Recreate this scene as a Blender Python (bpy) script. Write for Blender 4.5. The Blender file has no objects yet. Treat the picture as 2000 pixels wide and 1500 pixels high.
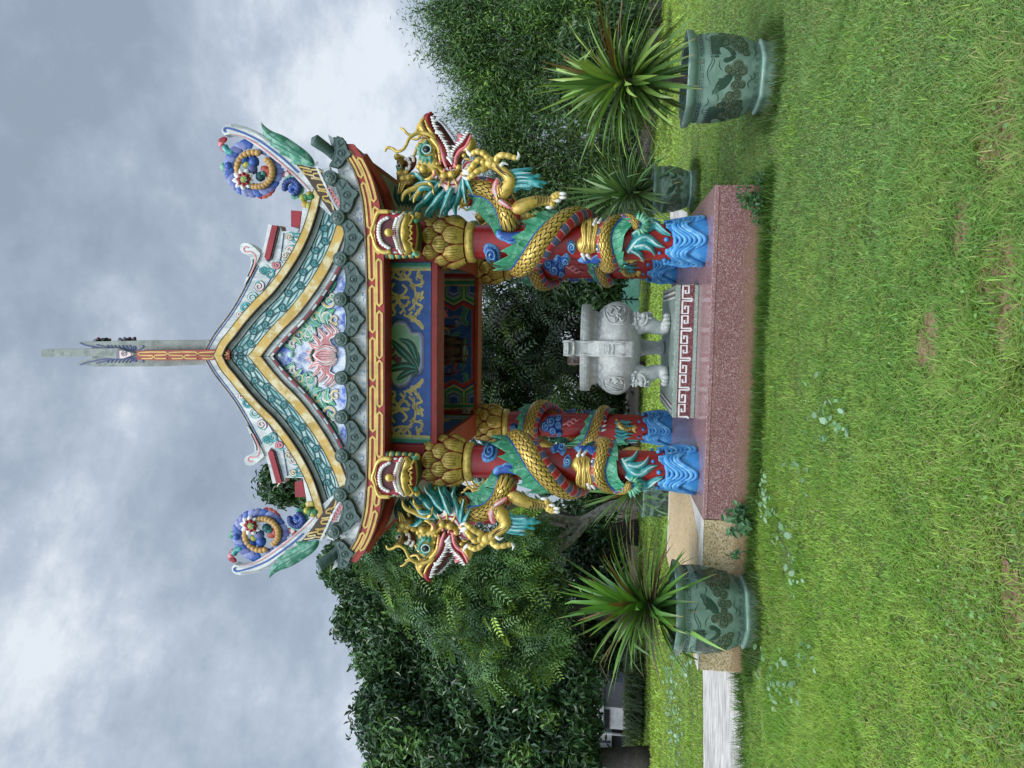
import bpy, bmesh, math, random
import numpy as np
from mathutils import Vector as V, Matrix
from mathutils.geometry import delaunay_2d_cdt
random.seed(7); RNG = np.random.default_rng(7)
SC = bpy.context.scene
COL = SC.collection
# ---------------------------------------------------------------- camera, sky, sun, exposure
F, TH, RO, PSI, CH = 1390.0, .1259, .0247, -.0909, 1.5   # focal length (photo px), pitch, roll, pavilion yaw, eye height
_r0, _u0 = V((1, 0, 0)), V((0, -math.sin(TH), math.cos(TH)))
FW = V((0, math.cos(TH), math.sin(TH)))
UP = _u0 * math.cos(RO) - _r0 * math.sin(RO)
RT = _r0 * math.cos(RO) + _u0 * math.sin(RO)
EYE = V((0, 0, CH))
cd = bpy.data.cameras.new('camera'); cam = bpy.data.objects.new('camera', cd); COL.objects.link(cam)
cd.sensor_width = 36; cd.lens = F / 2000 * 36; cd.clip_end = 3000; cd.clip_start = .05
m = Matrix.Identity(4)
for i in range(3):
    m[i][0], m[i][1], m[i][2], m[i][3] = -UP[i], RT[i], -FW[i], EYE[i]     # the photo lies on its side
cam.matrix_world = m; SC.camera = cam
SC.view_settings.view_transform = 'Standard'; SC.view_settings.look = 'None'
SC.view_settings.exposure = 0.38; SC.view_settings.gamma = 1
SUN_EL, SUN_AZ = math.radians(56), math.radians(200)       # azimuth clockwise from +Y: behind the camera, a little left
W = bpy.data.worlds.new('World'); SC.world = W; W.use_nodes = True
nt = W.node_tree; nt.nodes.clear()
def nd(t, ty, **k):
    n = t.nodes.new(ty)
    for a, b in k.items(): setattr(n, a, b)
    return n
out = nd(nt, 'ShaderNodeOutputWorld'); bg = nd(nt, 'ShaderNodeBackground'); bg.inputs[1].default_value = .1
sky = nd(nt, 'ShaderNodeTexSky', sky_type='NISHITA', sun_disc=False, sun_elevation=SUN_EL, sun_rotation=SUN_AZ)
tc = nd(nt, 'ShaderNodeTexCoord'); mp = nd(nt, 'ShaderNodeMapping'); mp.inputs['Scale'].default_value = (1.5, 1.5, 2.3)
mp.inputs['Location'].default_value = (.35, .2, .75)
n1 = nd(nt, 'ShaderNodeTexNoise'); n1.inputs['Scale'].default_value = 1.35; n1.inputs['Detail'].default_value = 7; n1.inputs['Roughness'].default_value = .52
n1.inputs['Distortion'].default_value = .35
cr = nd(nt, 'ShaderNodeValToRGB')
e = cr.color_ramp.elements
e[0].position = .32; e[0].color = (2.6, 3.1, 3.85, 1)
e[1].position = .74; e[1].color = (6.6, 7.1, 7.6, 1)
x = e.new(.46); x.color = (3.2, 3.8, 4.65, 1)
x = e.new(.58); x.color = (4.2, 4.8, 5.6, 1)
# cloud layer glows brighter around the hidden sun
dot = nd(nt, 'ShaderNodeVectorMath', operation='DOT_PRODUCT')
dot.inputs[1].default_value = (math.sin(SUN_AZ) * math.cos(SUN_EL), math.cos(SUN_AZ) * math.cos(SUN_EL), math.sin(SUN_EL))
mr = nd(nt, 'ShaderNodeMapRange'); mr.inputs[1].default_value = .35; mr.inputs[2].default_value = 1; mr.inputs[3].default_value = 1; mr.inputs[4].default_value = 4.2
mu = nd(nt, 'ShaderNodeVectorMath', operation='SCALE')
mx = nd(nt, 'ShaderNodeMixRGB'); mx.inputs[0].default_value = .88
L = nt.links.new
def _ray(px, py): return (FW + RT * ((750 - py) / F) + UP * ((1000 - px) / F)).normalized()
def lobe(px, py, w0, w1):            # a thinner or thicker place in the cloud cover, by its compass direction and height
    a = nd(nt, 'ShaderNodeVectorMath', operation='DOT_PRODUCT'); a.inputs[1].default_value = _ray(px, py); L(tc.outputs['Generated'], a.inputs[0])
    b_ = nd(nt, 'ShaderNodeMapRange', interpolation_type='SMOOTHSTEP'); b_.inputs[1].default_value = math.cos(math.radians(w0)); b_.inputs[2].default_value = math.cos(math.radians(w1)); L(a.outputs['Value'], b_.inputs[0]); return b_.outputs[0]
L(tc.outputs['Generated'], mp.inputs[0]); L(mp.outputs[0], n1.inputs['Vector']); 
n2 = nd(nt, 'ShaderNodeTexNoise'); n2.inputs['Scale'].default_value = 6.5; n2.inputs['Detail'].default_value = 8; n2.inputs['Roughness'].default_value = .66; L(mp.outputs[0], n2.inputs['Vector'])
q_ = nd(nt, 'ShaderNodeMath', operation='MULTIPLY_ADD'); q_.inputs[1].default_value = .52; L(n2.outputs[0], q_.inputs[0]); w_ = nd(nt, 'ShaderNodeMath', operation='SUBTRACT'); w_.inputs[1].default_value = .26; L(n1.outputs[0], w_.inputs[0]); L(w_.outputs[0], q_.inputs[2]); acc = q_.outputs[0]
for px_, py_, w0_, w1_, k_ in ((650, 130, 13, 2, .17), (760, 190, 9, 1, .12), (60, 1420, 17, 2, .03), (10, 760, 13, 2, .05), (260, 1230, 10, 2, .05), (120, 250, 20, 3, -.05), (330, 900, 14, 2, -.07), (560, 1180, 8, 1, -.06), (420, 480, 10, 2, -.05)):
    q_ = nd(nt, 'ShaderNodeMath', operation='MULTIPLY_ADD'); q_.inputs[1].default_value = k_; L(lobe(px_, py_, w0_, w1_), q_.inputs[0]); L(acc, q_.inputs[2]); acc = q_.outputs[0]
L(acc, cr.inputs[0])
L(tc.outputs['Generated'], dot.inputs[0]); L(dot.outputs['Value'], mr.inputs[0])
L(cr.outputs[0], mu.inputs[0]); L(mr.outputs[0], mu.inputs['Scale'])
L(sky.outputs[0], mx.inputs[1]); L(mu.outputs[0], mx.inputs[2]); L(mx.outputs[0], bg.inputs[0]); L(bg.outputs[0], out.inputs[0])
sd = bpy.data.lights.new('sun', 'SUN'); sd.energy = 1.5; sd.angle = math.radians(16); sd.color = (1, .96, .88)
so = bpy.data.objects.new('sun', sd); COL.objects.link(so)
sdir = V((math.sin(SUN_AZ) * math.cos(SUN_EL), math.cos(SUN_AZ) * math.cos(SUN_EL), math.sin(SUN_EL)))
so.rotation_euler = sdir.to_track_quat('Z', 'Y').to_euler(); so.location = (0, -5, 20)
SC.cycles.max_bounces = 6; SC.cycles.transparent_max_bounces = 4; SC.cycles.use_denoising = True
# ---------------------------------------------------------------- measuring helpers (photo px <-> world)
def ray(px, py): return FW + RT * ((750 - py) / F) + UP * ((1000 - px) / F)
def ground(px, py, z=0):
    d = ray(px, py); return EYE + d * ((z - CH) / d.z)
def at(px, py, Y):
    d = ray(px, py); return EYE + d * (Y / d.y)
PO = V((.309, 7.525, 0)); PU = V((math.cos(PSI), math.sin(PSI), 0)); PN = V((-math.sin(PSI), math.cos(PSI), 0))
S2, LD, PH = 1.165, 2.92, .5        # half column spacing, depth between column rows, platform height
def pv(px, py, v):                   # pavilion-frame point (u, v, z) seen at a photo pixel on the plane v
    d = ray(px, py); e_ = EYE - PO; t = (v - e_.dot(PN)) / d.dot(PN); q = e_ + d * t
    return V((q.dot(PU), v, q.z))
def pz(px, py, z):                   # the same on the horizontal plane z
    q = ground(px, py, z) - PO; return V((q.dot(PU), q.dot(PN), z))
def toW(q): return PO + PU * q[0] + PN * q[1] + V((0, 0, q[2]))
def zoom(x0, y0, s, pts): return [(x0 + a / s, y0 + b / s) for a, b in pts]
# ---------------------------------------------------------------- materials
MATS = {}
def principled(name, rough=.5, metal=0, spec=.5):
    mt = bpy.data.materials.new(name); mt.use_nodes = True; t = mt.node_tree
    b = t.nodes['Principled BSDF']; b.inputs['Roughness'].default_value = rough; b.inputs['Metallic'].default_value = metal
    b.inputs['Specular IOR Level'].default_value = spec
    MATS[name] = mt
    return mt, t, b
def mixcol(t, fac, a, b, mode='MIX'):
    n = nd(t, 'ShaderNodeMixRGB', blend_type=mode)
    for i, s in ((0, fac), (1, a), (2, b)):
        if hasattr(s, 'is_output'): t.links.new(s, n.inputs[i])
        elif i == 0: n.inputs[0].default_value = s
        else: n.inputs[i].default_value = (*s, 1)
    return n.outputs[0]
def noise(t, scale, detail=5, rough=.55, vec=None, dist=0):
    n = nd(t, 'ShaderNodeTexNoise'); n.inputs['Scale'].default_value = scale; n.inputs['Detail'].default_value = detail
    n.inputs['Roughness'].default_value = rough; n.inputs['Distortion'].default_value = dist
    if vec is None:
        c = nd(t, 'ShaderNodeTexCoord'); vec = c.outputs['Object']
    t.links.new(vec, n.inputs['Vector']); return n.outputs[0]
def ramp(t, s, stops):
    n = nd(t, 'ShaderNodeValToRGB'); el = n.color_ramp.elements
    for i, (p, c) in enumerate(stops):
        k = el[i] if i < 2 else el.new(p)
        k.position = p; k.color = (*c, 1) if len(c) == 3 else c
    t.links.new(s, n.inputs[0]); return n.outputs[0]
def bump(t, b, h, st=.2, dist=.01):
    n = nd(t, 'ShaderNodeBump'); n.inputs['Strength'].default_value = st; n.inputs['Distance'].default_value = dist
    t.links.new(h, n.inputs['Height']); t.links.new(n.outputs[0], b.inputs['Normal'])
def paint(name, c, rough=.45, wear=.25, wc=None, sc=9, metal=0, bp=.15, spec=.5, streak=False):
    """painted plaster: colour with uneven coats, and worn patches showing wc"""
    mt, t, b = principled(name, rough, metal, spec)
    lo = tuple(x * .72 for x in c); hi = tuple(min(1, x * 1.18 + .004) for x in c)
    n = noise(t, sc, 6, .6); base = ramp(t, n, [(.3, lo), (.72, hi)])
    if wc:
        if streak:
            tcn = nd(t, 'ShaderNodeTexCoord'); mpn = nd(t, 'ShaderNodeMapping'); mpn.inputs['Scale'].default_value = (1, 1, .18)
            t.links.new(tcn.outputs['Object'], mpn.inputs[0]); w = noise(t, sc * 2.2, 8, .68, mpn.outputs[0])
        else: w = noise(t, sc * 1.7, 8, .65)
        base = mixcol(t, ramp(t, w, [(.62 - wear * .5, (0, 0, 0)), (.68 - wear * .3, (1, 1, 1))]), base, wc)
    t.links.new(base, b.inputs['Base Color'])
    if bp: bump(t, b, noise(t, 60, 4), bp, .004)
    return mt
paint('red', (.36, .016, .014), .28, 0); paint('red_beam', (.33, .024, .018), .5, .06, (.2, .05, .03)); paint('crimson', (.30, .006, .014), .35, 0)
paint('maroon', (.085, .004, .008), .5, 0); paint('pink', (.72, .22, .24), .45, 0); paint('palepink', (.76, .55, .53), .45, .2, (.74, .68, .65))
paint('orange_red', (.42, .06, .03), .5, 0)
paint('blue', (.02, .085, .36), .4, 0); paint('lightblue', (.12, .32, .62), .4, .15, (.4, .6, .78)); paint('wave', (.035, .235, .56), .45, .2, (.10, .34, .62), 6)
paint('wave_light', (.10, .36, .66), .45, .15, (.3, .56, .76), 6)
paint('navy', (.010, .040, .15), .5, .1, (.02, .05, .16)); paint('navyline', (.012, .04, .2), .5, 0); paint('panel_blue_lit', (.018, .085, .34), .5, .1, (.03, .11, .36)); paint('panel_lilac_lit', (.30, .36, .66), .5, 0); paint('panel_green_lit', (.03, .26, .17), .5, 0); paint('panel_red_lit', (.55, .03, .03), .5, 0); paint('panel_gold_lit', (.62, .48, .15), .5, 0)  # panel paints are raised in tone to stand in for light under the roof
paint('teal', (.03, .29, .30), .4, .2, (.15, .45, .45)); paint('teal_dark', (.008, .09, .10), .5, 0); paint('teal_pale', (.14, .42, .42), .5, .45, (.46, .62, .6), 5)
paint('green', (.05, .32, .17), .4, .25, (.2, .48, .32)); paint('green_light', (.2, .46, .3), .45, 0); paint('leafgreen', (.03, .20, .07), .45, 0)
paint('darkgreen', (.006, .045, .022), .5, 0); paint('acanthus', (.03, .22, .13), .5, .3, (.2, .42, .32), 6)
paint('white', (.74, .74, .72), .4, 0); paint('tooth', (.78, .77, .74), .25, 0); paint('black', (.012, .012, .014), .3, 0)
paint('plaster', (.70, .72, .70), .6, .3, (.42, .46, .47), 5, bp=.3, streak=True); paint('plaster_grey', (.36, .39, .38), .7, .2, (.2, .23, .22), 4, bp=.3)
paint('soffit', (.30, .29, .26), .8, .2, (.2, .19, .17), 3)
paint('stone_grey', (.31, .34, .32), .75, .3, (.2, .23, .21), 4, bp=.3); paint('brown_edge', (.21, .17, .11), .7, .2, (.12, .1, .07))
paint('yellow', (.56, .36, .07), .5, .28, (.68, .6, .36), 4); paint('yellow_line', (.66, .47, .12), .45, .12, (.55, .35, .08))
paint('ochre_dim', (.46, .35, .10), .5, 0); paint('cream', (.62, .55, .40), .5, 0)
paint('tile', (.055, .105, .092), .45, .2, (.11, .16, .14), 10); paint('tile_dark', (.022, .045, .04), .55, 0)
paint('roofglaze', (.04, .08, .07), .5, .2, (.03, .04, .035), 3)
paint('tymp_blue', (.05, .12, .46), .55, .42, (.62, .68, .74), 3.2); paint('lilac', (.11, .13, .34), .45, 0); paint('lilac_light', (.2, .24, .5), .45, 0)
paint('bead', (.52, .30, .09), .45, 0); paint('yelgreen', (.42, .42, .05), .45, 0); paint('rust', (.42, .07, .03), .45, 0)
paint('purple_flower', (.12, .03, .05), .5, 0); paint('cart_green', (.20, .38, .24), .5, .2, (.34, .46, .34), 4)
paint('grey_lilac', (.17, .17, .24), .5, 0); paint('lantern', (.07, .012, .008), .4, 0); paint('plastic', (.42, .42, .40), .4, 0)
paint('carvedgreen', (.02, .14, .09), .5, 0)
paint('gold', (.70, .49, .11), .34, .16, (.42, .27, .06), 16, metal=.3, bp=.25); paint('gold_line', (.045, .022, .006), .5, 0)
paint('gold_bright', (.74, .53, .13), .3, .15, (.42, .27, .06), 18, metal=.3, bp=.3); paint('gold_dark', (.26, .16, .03), .4, .2, (.08, .045, .01), 9, metal=.4)
# fish scales on the bodies: uv.x round the body, uv.y along it (in scale widths)
def scale_mat():
    mt, t, b = principled('scales', .32, .35)
    uv = nd(t, 'ShaderNodeUVMap'); sp = nd(t, 'ShaderNodeSeparateXYZ'); t.links.new(uv.outputs[0], sp.inputs[0])
    def M(op, a, b_=None):
        n = nd(t, 'ShaderNodeMath', operation=op)
        for i, s in enumerate((a, b_)):
            if s is None: continue
            if hasattr(s, 'is_output'): t.links.new(s, n.inputs[i])
            else: n.inputs[i].default_value = s
        return n.outputs[0]
    def layer(ox, oy):
        fx = M('SUBTRACT', M('FRACT', M('ADD', sp.outputs[0], ox)), .5)
        fy = M('FRACT', M('ADD', sp.outputs[1], oy))
        return M('SQRT', M('ADD', M('MULTIPLY', fx, fx), M('MULTIPLY', M('MULTIPLY', fy, fy), .36))), fy
    d1, f1 = layer(0, 0); d2, f2 = layer(.5, .5)
    in1 = M('LESS_THAN', d1, .5)
    d = M('ADD', M('MULTIPLY', in1, d1), M('MULTIPLY', M('SUBTRACT', 1, in1), M('MINIMUM', d2, .6)))
    c = ramp(t, d, [(0, (.30, .18, .03)), (.26, (.52, .34, .06)), (.36, (.66, .47, .12)), (.44, (.50, .33, .06)), (.475, (.02, .012, .004))])
    el = nd(t, 'ShaderNodeMixRGB'); 
    t.links.new(c, b.inputs['Base Color'])
    h = ramp(t, d, [(0, (1, 1, 1)), (.40, (.75, .75, .75)), (.5, (0, 0, 0))]); bump(t, b, h, .9, .02)
scale_mat()
def belly_mat():
    mt, t, b = principled('belly', .4)
    uv = nd(t, 'ShaderNodeUVMap'); sp = nd(t, 'ShaderNodeSeparateXYZ'); t.links.new(uv.outputs[0], sp.inputs[0])
    fr = nd(t, 'ShaderNodeMath', operation='FRACT'); t.links.new(sp.outputs[1], fr.inputs[0])
    n = nd(t, 'ShaderNodeValToRGB'); n.color_ramp.interpolation = 'CONSTANT'; el = n.color_ramp.elements
    el[0].position = 0; el[0].color = (.36, .02, .025, 1); el[1].position = .45; el[1].color = (.62, .3, .3, 1)
    k = el.new(.5); k.color = (.07, .09, .16, 1); k = el.new(.95); k.color = (.62, .3, .3, 1)
    t.links.new(fr.outputs[0], n.inputs[0]); t.links.new(n.outputs[0], b.inputs['Base Color'])
belly_mat()
def terrazzo(name, base, chips, sc, rough, dirt=None, bp=0, dirtz=None):
    mt, t, b = principled(name, rough)
    c = nd(t, 'ShaderNodeTexCoord'); v = nd(t, 'ShaderNodeTexVoronoi'); v.inputs['Scale'].default_value = sc
    t.links.new(c.outputs['Object'], v.inputs['Vector'])
    s = nd(t, 'ShaderNodeSeparateColor'); t.links.new(v.outputs['Color'], s.inputs[0])
    col = ramp(t, s.outputs[0], chips)
    col = mixcol(t, ramp(t, noise(t, 2.3, 6, .6), [(.3, (0, 0, 0)), (.75, (.35, .35, .35))]), col, tuple(x * .6 for x in base))
    if dirtz:          # soil splashed on the lowest part of the face
        g = nd(t, 'ShaderNodeSeparateXYZ'); t.links.new(c.outputs['Object'], g.inputs[0])
        a = nd(t, 'ShaderNodeMath', operation='MULTIPLY_ADD'); t.links.new(noise(t, 11, 8, .7), a.inputs[0]); a.inputs[1].default_value = -.28
        t.links.new(g.outputs[2], a.inputs[2])
        col = mixcol(t, ramp(t, a.outputs[0], [(max(0, dirtz[0] - .2), (.75, .75, .75)), (dirtz[0] + .16, (0, 0, 0))]), col, dirtz[1])
    t.links.new(col, b.inputs['Base Color'])
    if bp: bump(t, b, s.outputs[0], bp, .004)
terrazzo('terrazzo_red', (.17, .045, .05), [(.0, (.13, .05, .047)), (.45, (.19, .08, .075)), (.62, (.27, .12, .115)), (.80, (.33, .18, .165)), (.93, (.5, .37, .34))], 165, .55, dirtz=(-.05, (.22, .12, .07)), bp=.2)
terrazzo('terrazzo_red_top', (.3, .14, .14), [(.0, (.24, .11, .115)), (.5, (.29, .15, .15)), (.8, (.36, .2, .195)), (.95, (.5, .38, .37))], 120, .2)
terrazzo('terrazzo_green', (.25, .33, .28), [(.0, (.2, .27, .23)), (.5, (.25, .33, .28)), (.85, (.33, .40, .35)), (.97, (.5, .54, .5))], 130, .28)
terrazzo('terrazzo_wine', (.12, .02, .025), [(.0, (.11, .015, .02)), (.6, (.14, .03, .035)), (.95, (.3, .16, .15))], 130, .3)
terrazzo('terrazzo_beige', (.46, .33, .17), [(.0, (.10, .075, .05)), (.14, (.24, .17, .10)), (.28, (.44, .33, .17)), (.7, (.54, .42, .23)), (.97, (.62, .54, .38))], 90, .7, dirtz=(-.09, (.26, .16, .08)), bp=.3)
terrazzo('terrazzo_beige_top', (.60, .46, .26), [(.0, (.2, .15, .09)), (.08, (.4, .29, .16)), (.22, (.58, .42, .22)), (.8, (.66, .5, .29)), (.97, (.7, .6, .42))], 62, .6)
terrazzo('whiteband', (.66, .62, .55), [(.0, (.58, .54, .48)), (.6, (.70, .66, .6)), (.95, (.76, .74, .7))], 80, .5)
paint('marble', (.52, .54, .52), .5, .3, (.40, .425, .41), 14, bp=.6); paint('marble_groove', (.27, .285, .28), .6, 0)
paint('glaze', (.20, .31, .25), .18, .25, (.15, .24, .19), 4, bp=0); paint('glaze_dark', (.035, .075, .052), .25, 0); paint('glaze_olive', (.115, .145, .09), .3, .2, (.07, .095, .06), 20)
paint('glaze_mid', (.10, .17, .13), .25, 0); paint('soil', (.055, .04, .028), .9, .3, (.1, .07, .05), 14, bp=.8)
paint('bark', (.10, .085, .066), .85, .3, (.19, .17, .14), 7, bp=.9); paint('bark_pale', (.24, .22, .19), .85, .4, (.11, .10, .08), 7, bp=.9)
paint('bark_dark', (.035, .03, .025), .9, .2, (.06, .05, .04), 6, bp=.8)
paint('wall_white_shaded', (.26, .27, .28), .7, .2, (.2, .21, .22), 1.5); paint('metal_sheet', (.10, .30, .22), .5, .2, (.16, .36, .28), 2)  # white wall darkened in its colour to stand in for shade
paint('shed_blue', (.016, .026, .05), .6, 0); paint('dark_void', (.012, .014, .016), .8, 0); paint('grey_metal', (.35, .36, .37), .5, 0)
paint('dry', (.24, .15, .08), .7, .2, (.14, .09, .05), 12)
def leafmat(name, tr=.25, rough=.45, spec=.4):
    mt, t, b = principled(name, rough, 0, spec)
    at_ = nd(t, 'ShaderNodeAttribute', attribute_name='Col'); t.links.new(at_.outputs['Color'], b.inputs['Base Color'])
    tl = nd(t, 'ShaderNodeBsdfTranslucent')
    t.links.new(mixcol(t, 1, at_.outputs['Color'], (1.5, 1.35, .6), 'MULTIPLY'), tl.inputs[0])
    ms = nd(t, 'ShaderNodeMixShader'); ms.inputs[0].default_value = tr
    o = t.nodes['Material Output']; t.links.new(b.outputs[0], ms.inputs[1]); t.links.new(tl.outputs[0], ms.inputs[2]); t.links.new(ms.outputs[0], o.inputs[0])
leafmat('leaf', .25, .42); leafmat('blade', .4, .5, .3); leafmat('sword', .15, .33, .5); leafmat('glossyleaf', .12, .3, .5)
# ---------------------------------------------------------------- mesh builder
class MB:
    def __init__(s): s.v = []; s.f = []; s.m = []; s.sm = []; s.uv = []; s.names = []
    def add(s, vs, fs, mat, smooth=False, uv=None):
        o = len(s.v); s.v += [tuple(p) for p in vs]; s.uv += (list(uv) if uv else [(0, 0)] * len(vs))
        if mat not in s.names: s.names.append(mat)
        k = s.names.index(mat)
        for f in fs: s.f.append(tuple(i + o for i in f)); s.m.append(k); s.sm.append(smooth)
        return s
    def join(s, b, fn=None, flip=False):
        o = len(s.v); s.v += [tuple(fn(V(p))) if fn else p for p in b.v]; s.uv += b.uv
        for f, k, q in zip(b.f, b.m, b.sm):
            n = b.names[k]
            if n not in s.names: s.names.append(n)
            f = tuple(i + o for i in f); s.f.append(f[::-1] if flip else f); s.m.append(s.names.index(n)); s.sm.append(q)
        return s
    def mirrored(s, uc=0.0, both=False):
        r = MB()
        if both: r.join(s)
        return r.join(s, lambda p: (2 * uc - p[0], p[1], p[2]), True)
    def shifted(s, d):
        d = V(d); return MB().join(s, lambda p: p - d)
    def obj(s, name, parent=None, label=None, bevel=0):
        if not s.v: return None
        me = bpy.data.meshes.new(name); me.from_pydata(s.v, [], s.f)
        for n in s.names: me.materials.append(MATS[n])
        me.polygons.foreach_set('material_index', s.m); me.polygons.foreach_set('use_smooth', s.sm)
        ul = me.uv_layers.new(name='UVMap'); li = np.empty(len(me.loops), dtype=np.int32); me.loops.foreach_get('vertex_index', li)
        ul.data.foreach_set('uv', np.array(s.uv, dtype=np.float32)[li].ravel()); me.update()
        o = bpy.data.objects.new(name, me); COL.objects.link(o)
        if parent: o.parent = parent
        if label: o['label'] = label
        if bevel:
            b = o.modifiers.new('Bevel', 'BEVEL'); b.width = bevel; b.segments = 2; b.limit_method = 'ANGLE'; b.harden_normals = False
        return o
def tag(o, label, cat=None, group=None, kind=None):
    if label: o['label'] = label
    if cat: o['category'] = cat
    if group: o['group'] = group
    if kind: o['kind'] = kind
    return o
def thing(name, label, cat, loc=(0, 0, 0), rz=0, group=None):
    o = bpy.data.objects.new(name, None); COL.objects.link(o); o.location = loc; o.rotation_euler = (0, 0, rz); o.empty_display_size = .2
    return tag(o, label, cat, group)
def box(mb, a, b, mat):
    (x0, y0, z0), (x1, y1, z1) = a, b
    vs = [(x, y, z) for x in (x0, x1) for y in (y0, y1) for z in (z0, z1)]
    return mb.add(vs, [(0, 1, 3, 2), (4, 6, 7, 5), (0, 4, 5, 1), (2, 3, 7, 6), (0, 2, 6, 4), (1, 5, 7, 3)], mat)
def obox(mb, c, ex, ey, ez, mat):       # oriented box from centre and half-axis vectors
    vs = [V(c) + V(ex) * i + V(ey) * j + V(ez) * k for i in (-1, 1) for j in (-1, 1) for k in (-1, 1)]
    return mb.add(vs, [(0, 1, 3, 2), (4, 6, 7, 5), (0, 4, 5, 1), (2, 3, 7, 6), (0, 2, 6, 4), (1, 5, 7, 3)], mat)
def lathe(mb, prof, mat, c=(0, 0, 0), n=32, rf=None, cap=False, uvs=(1, 1)):
    vs = []; uv = []
    for j, (r, z) in enumerate(prof):
        for i in range(n + 1):
            a = 2 * math.pi * i / n; k = r * (rf(a) if rf else 1)
            vs.append((c[0] + k * math.cos(a), c[1] + k * math.sin(a), c[2] + z)); uv.append((i / n * uvs[0], j * uvs[1]))
    fs = [(j * (n + 1) + i, j * (n + 1) + i + 1, (j + 1) * (n + 1) + i + 1, (j + 1) * (n + 1) + i) for j in range(len(prof) - 1) for i in range(n)]
    if cap: fs += [tuple(range(n - 1, -1, -1)), tuple(range((len(prof) - 1) * (n + 1), (len(prof) - 1) * (n + 1) + n))]
    return mb.add(vs, fs, mat, True, uv)
def ball(mb, c, r, mat, n=12, ax=None):
    """ellipsoid; r scalar or (rx, ry, rz); ax optional 3 axis vectors"""
    if not isinstance(r, (tuple, list)): r = (r, r, r)
    ax = ax or (V((1, 0, 0)), V((0, 1, 0)), V((0, 0, 1))); vs = []; h = n // 2
    for j in range(h + 1):
        t = math.pi * j / h
        for i in range(n):
            a = 2 * math.pi * i / n
            vs.append(V(c) + ax[0] * r[0] * math.sin(t) * math.cos(a) + ax[1] * r[1] * math.sin(t) * math.sin(a) + ax[2] * r[2] * math.cos(t))
    fs = [(j * n + i, (j + 1) * n + i, (j + 1) * n + (i + 1) % n, j * n + (i + 1) % n) for j in range(h) for i in range(n)]
    return mb.add(vs, fs, mat, True)
def spline(pts, k=6):
    """Catmull-Rom through points of any dimension"""
    P = [np.array(p, float) for p in pts]
    if len(P) < 3: return [P[0] + (P[-1] - P[0]) * i / k for i in range(k + 1)]
    P = [2 * P[0] - P[1]] + P + [2 * P[-1] - P[-2]]; o = []
    for i in range(1, len(P) - 2):
        for j in range(k):
            t = j / k; a, b, c, d = P[i - 1:i + 3]
            o.append(.5 * (2 * b + (c - a) * t + (2 * a - 5 * b + 4 * c - d) * t * t + (3 * b - a - 3 * c + d) * t ** 3))
    return o + [P[-2]]
def frames(path, up=None):
    """tangent, normal, binormal along a path; with up given, the normal keeps close to it"""
    P = [V(p) for p in path]; T = []
    for i in range(len(P)):
        d = P[min(i + 1, len(P) - 1)] - P[max(i - 1, 0)]; T.append(d.normalized() if d.length > 1e-9 else V((0, 0, 1)))
    n = None; R = []
    for i, t in enumerate(T):
        if up is not None: n0 = V(up(P[i]) if callable(up) else up)
        else: n0 = n if n is not None else (V((0, 0, 1)) if abs(t.z) < .9 else V((1, 0, 0)))
        n = n0 - t * n0.dot(t)
        n = n.normalized() if n.length > 1e-6 else t.orthogonal().normalized()
        R.append((P[i], t, n, t.cross(n)))
    return R
def tube(mb, path, rad, mat, n=8, k=5, up=None, flat=1.0, uvs=None, vl=None, smooth_path=True, knob=0):
    """tapered tube; rad scalar or per control point; flat squashes along the normal; uvs=(round, per metre)"""
    m_ = len(path); rad = [rad] * m_ if not isinstance(rad, (list, tuple)) else list(rad)
    Q = [(*p, r) for p, r in zip(path, rad)]
    Q = spline(Q, k) if smooth_path else [np.array(q) for q in Q]
    R = frames([q[:3] for q in Q], up); vs = []; uv = []; s = 0
    for i, (p, t, nn, bb) in enumerate(R):
        r = max(Q[i][3], .0005)
        if knob: r *= 1 + .22 * abs(math.sin(math.pi * i / (len(R) - 1) * knob)) - .1
        if i: s += (p - R[i - 1][0]).length
        for j in range(n + 1):
            a = 2 * math.pi * j / n; vs.append(p + nn * (math.cos(a) * r * flat) + bb * (math.sin(a) * r))
            uv.append((j / n * uvs[0], s * uvs[1]) if uvs else (0, 0))
    fs = [(i * (n + 1) + j, i * (n + 1) + j + 1, (i + 1) * (n + 1) + j + 1, (i + 1) * (n + 1) + j) for i in range(len(R) - 1) for j in range(n)]
    o = len(vs); vs += [R[0][0] - R[0][1] * Q[0][3] * .5, R[-1][0] + R[-1][1] * Q[-1][3] * .7]; uv += [(0, 0), (0, s * (uvs[1] if uvs else 0))]
    e = (len(R) - 1) * (n + 1)
    fs += [(o, j + 1, j) for j in range(n)] + [(o + 1, e + j, e + j + 1) for j in range(n)]
    return mb.add(vs, fs, mat, True, uv)
def inside(p, poly):
    c = False; j = len(poly) - 1; x, y = p
    for i in range(len(poly)):
        if (poly[i][1] > y) != (poly[j][1] > y) and x < (poly[j][0] - poly[i][0]) * (y - poly[i][1]) / (poly[j][1] - poly[i][1]) + poly[i][0]: c = not c
        j = i
    return c
def polyarea(q): return sum(q[i - 1][0] * q[i][1] - q[i][0] * q[i - 1][1] for i in range(len(q))) / 2
def dense(poly, st, closed=True):
    o = []; n = len(poly)
    for i in range(n if closed else n - 1):
        a, b = np.array(poly[i], float), np.array(poly[(i + 1) % n], float); k = max(1, int(np.linalg.norm(b - a) / st))
        o += [tuple(a + (b - a) * j / k) for j in range(k)]
    return o if closed else o + [tuple(poly[-1])]
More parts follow.
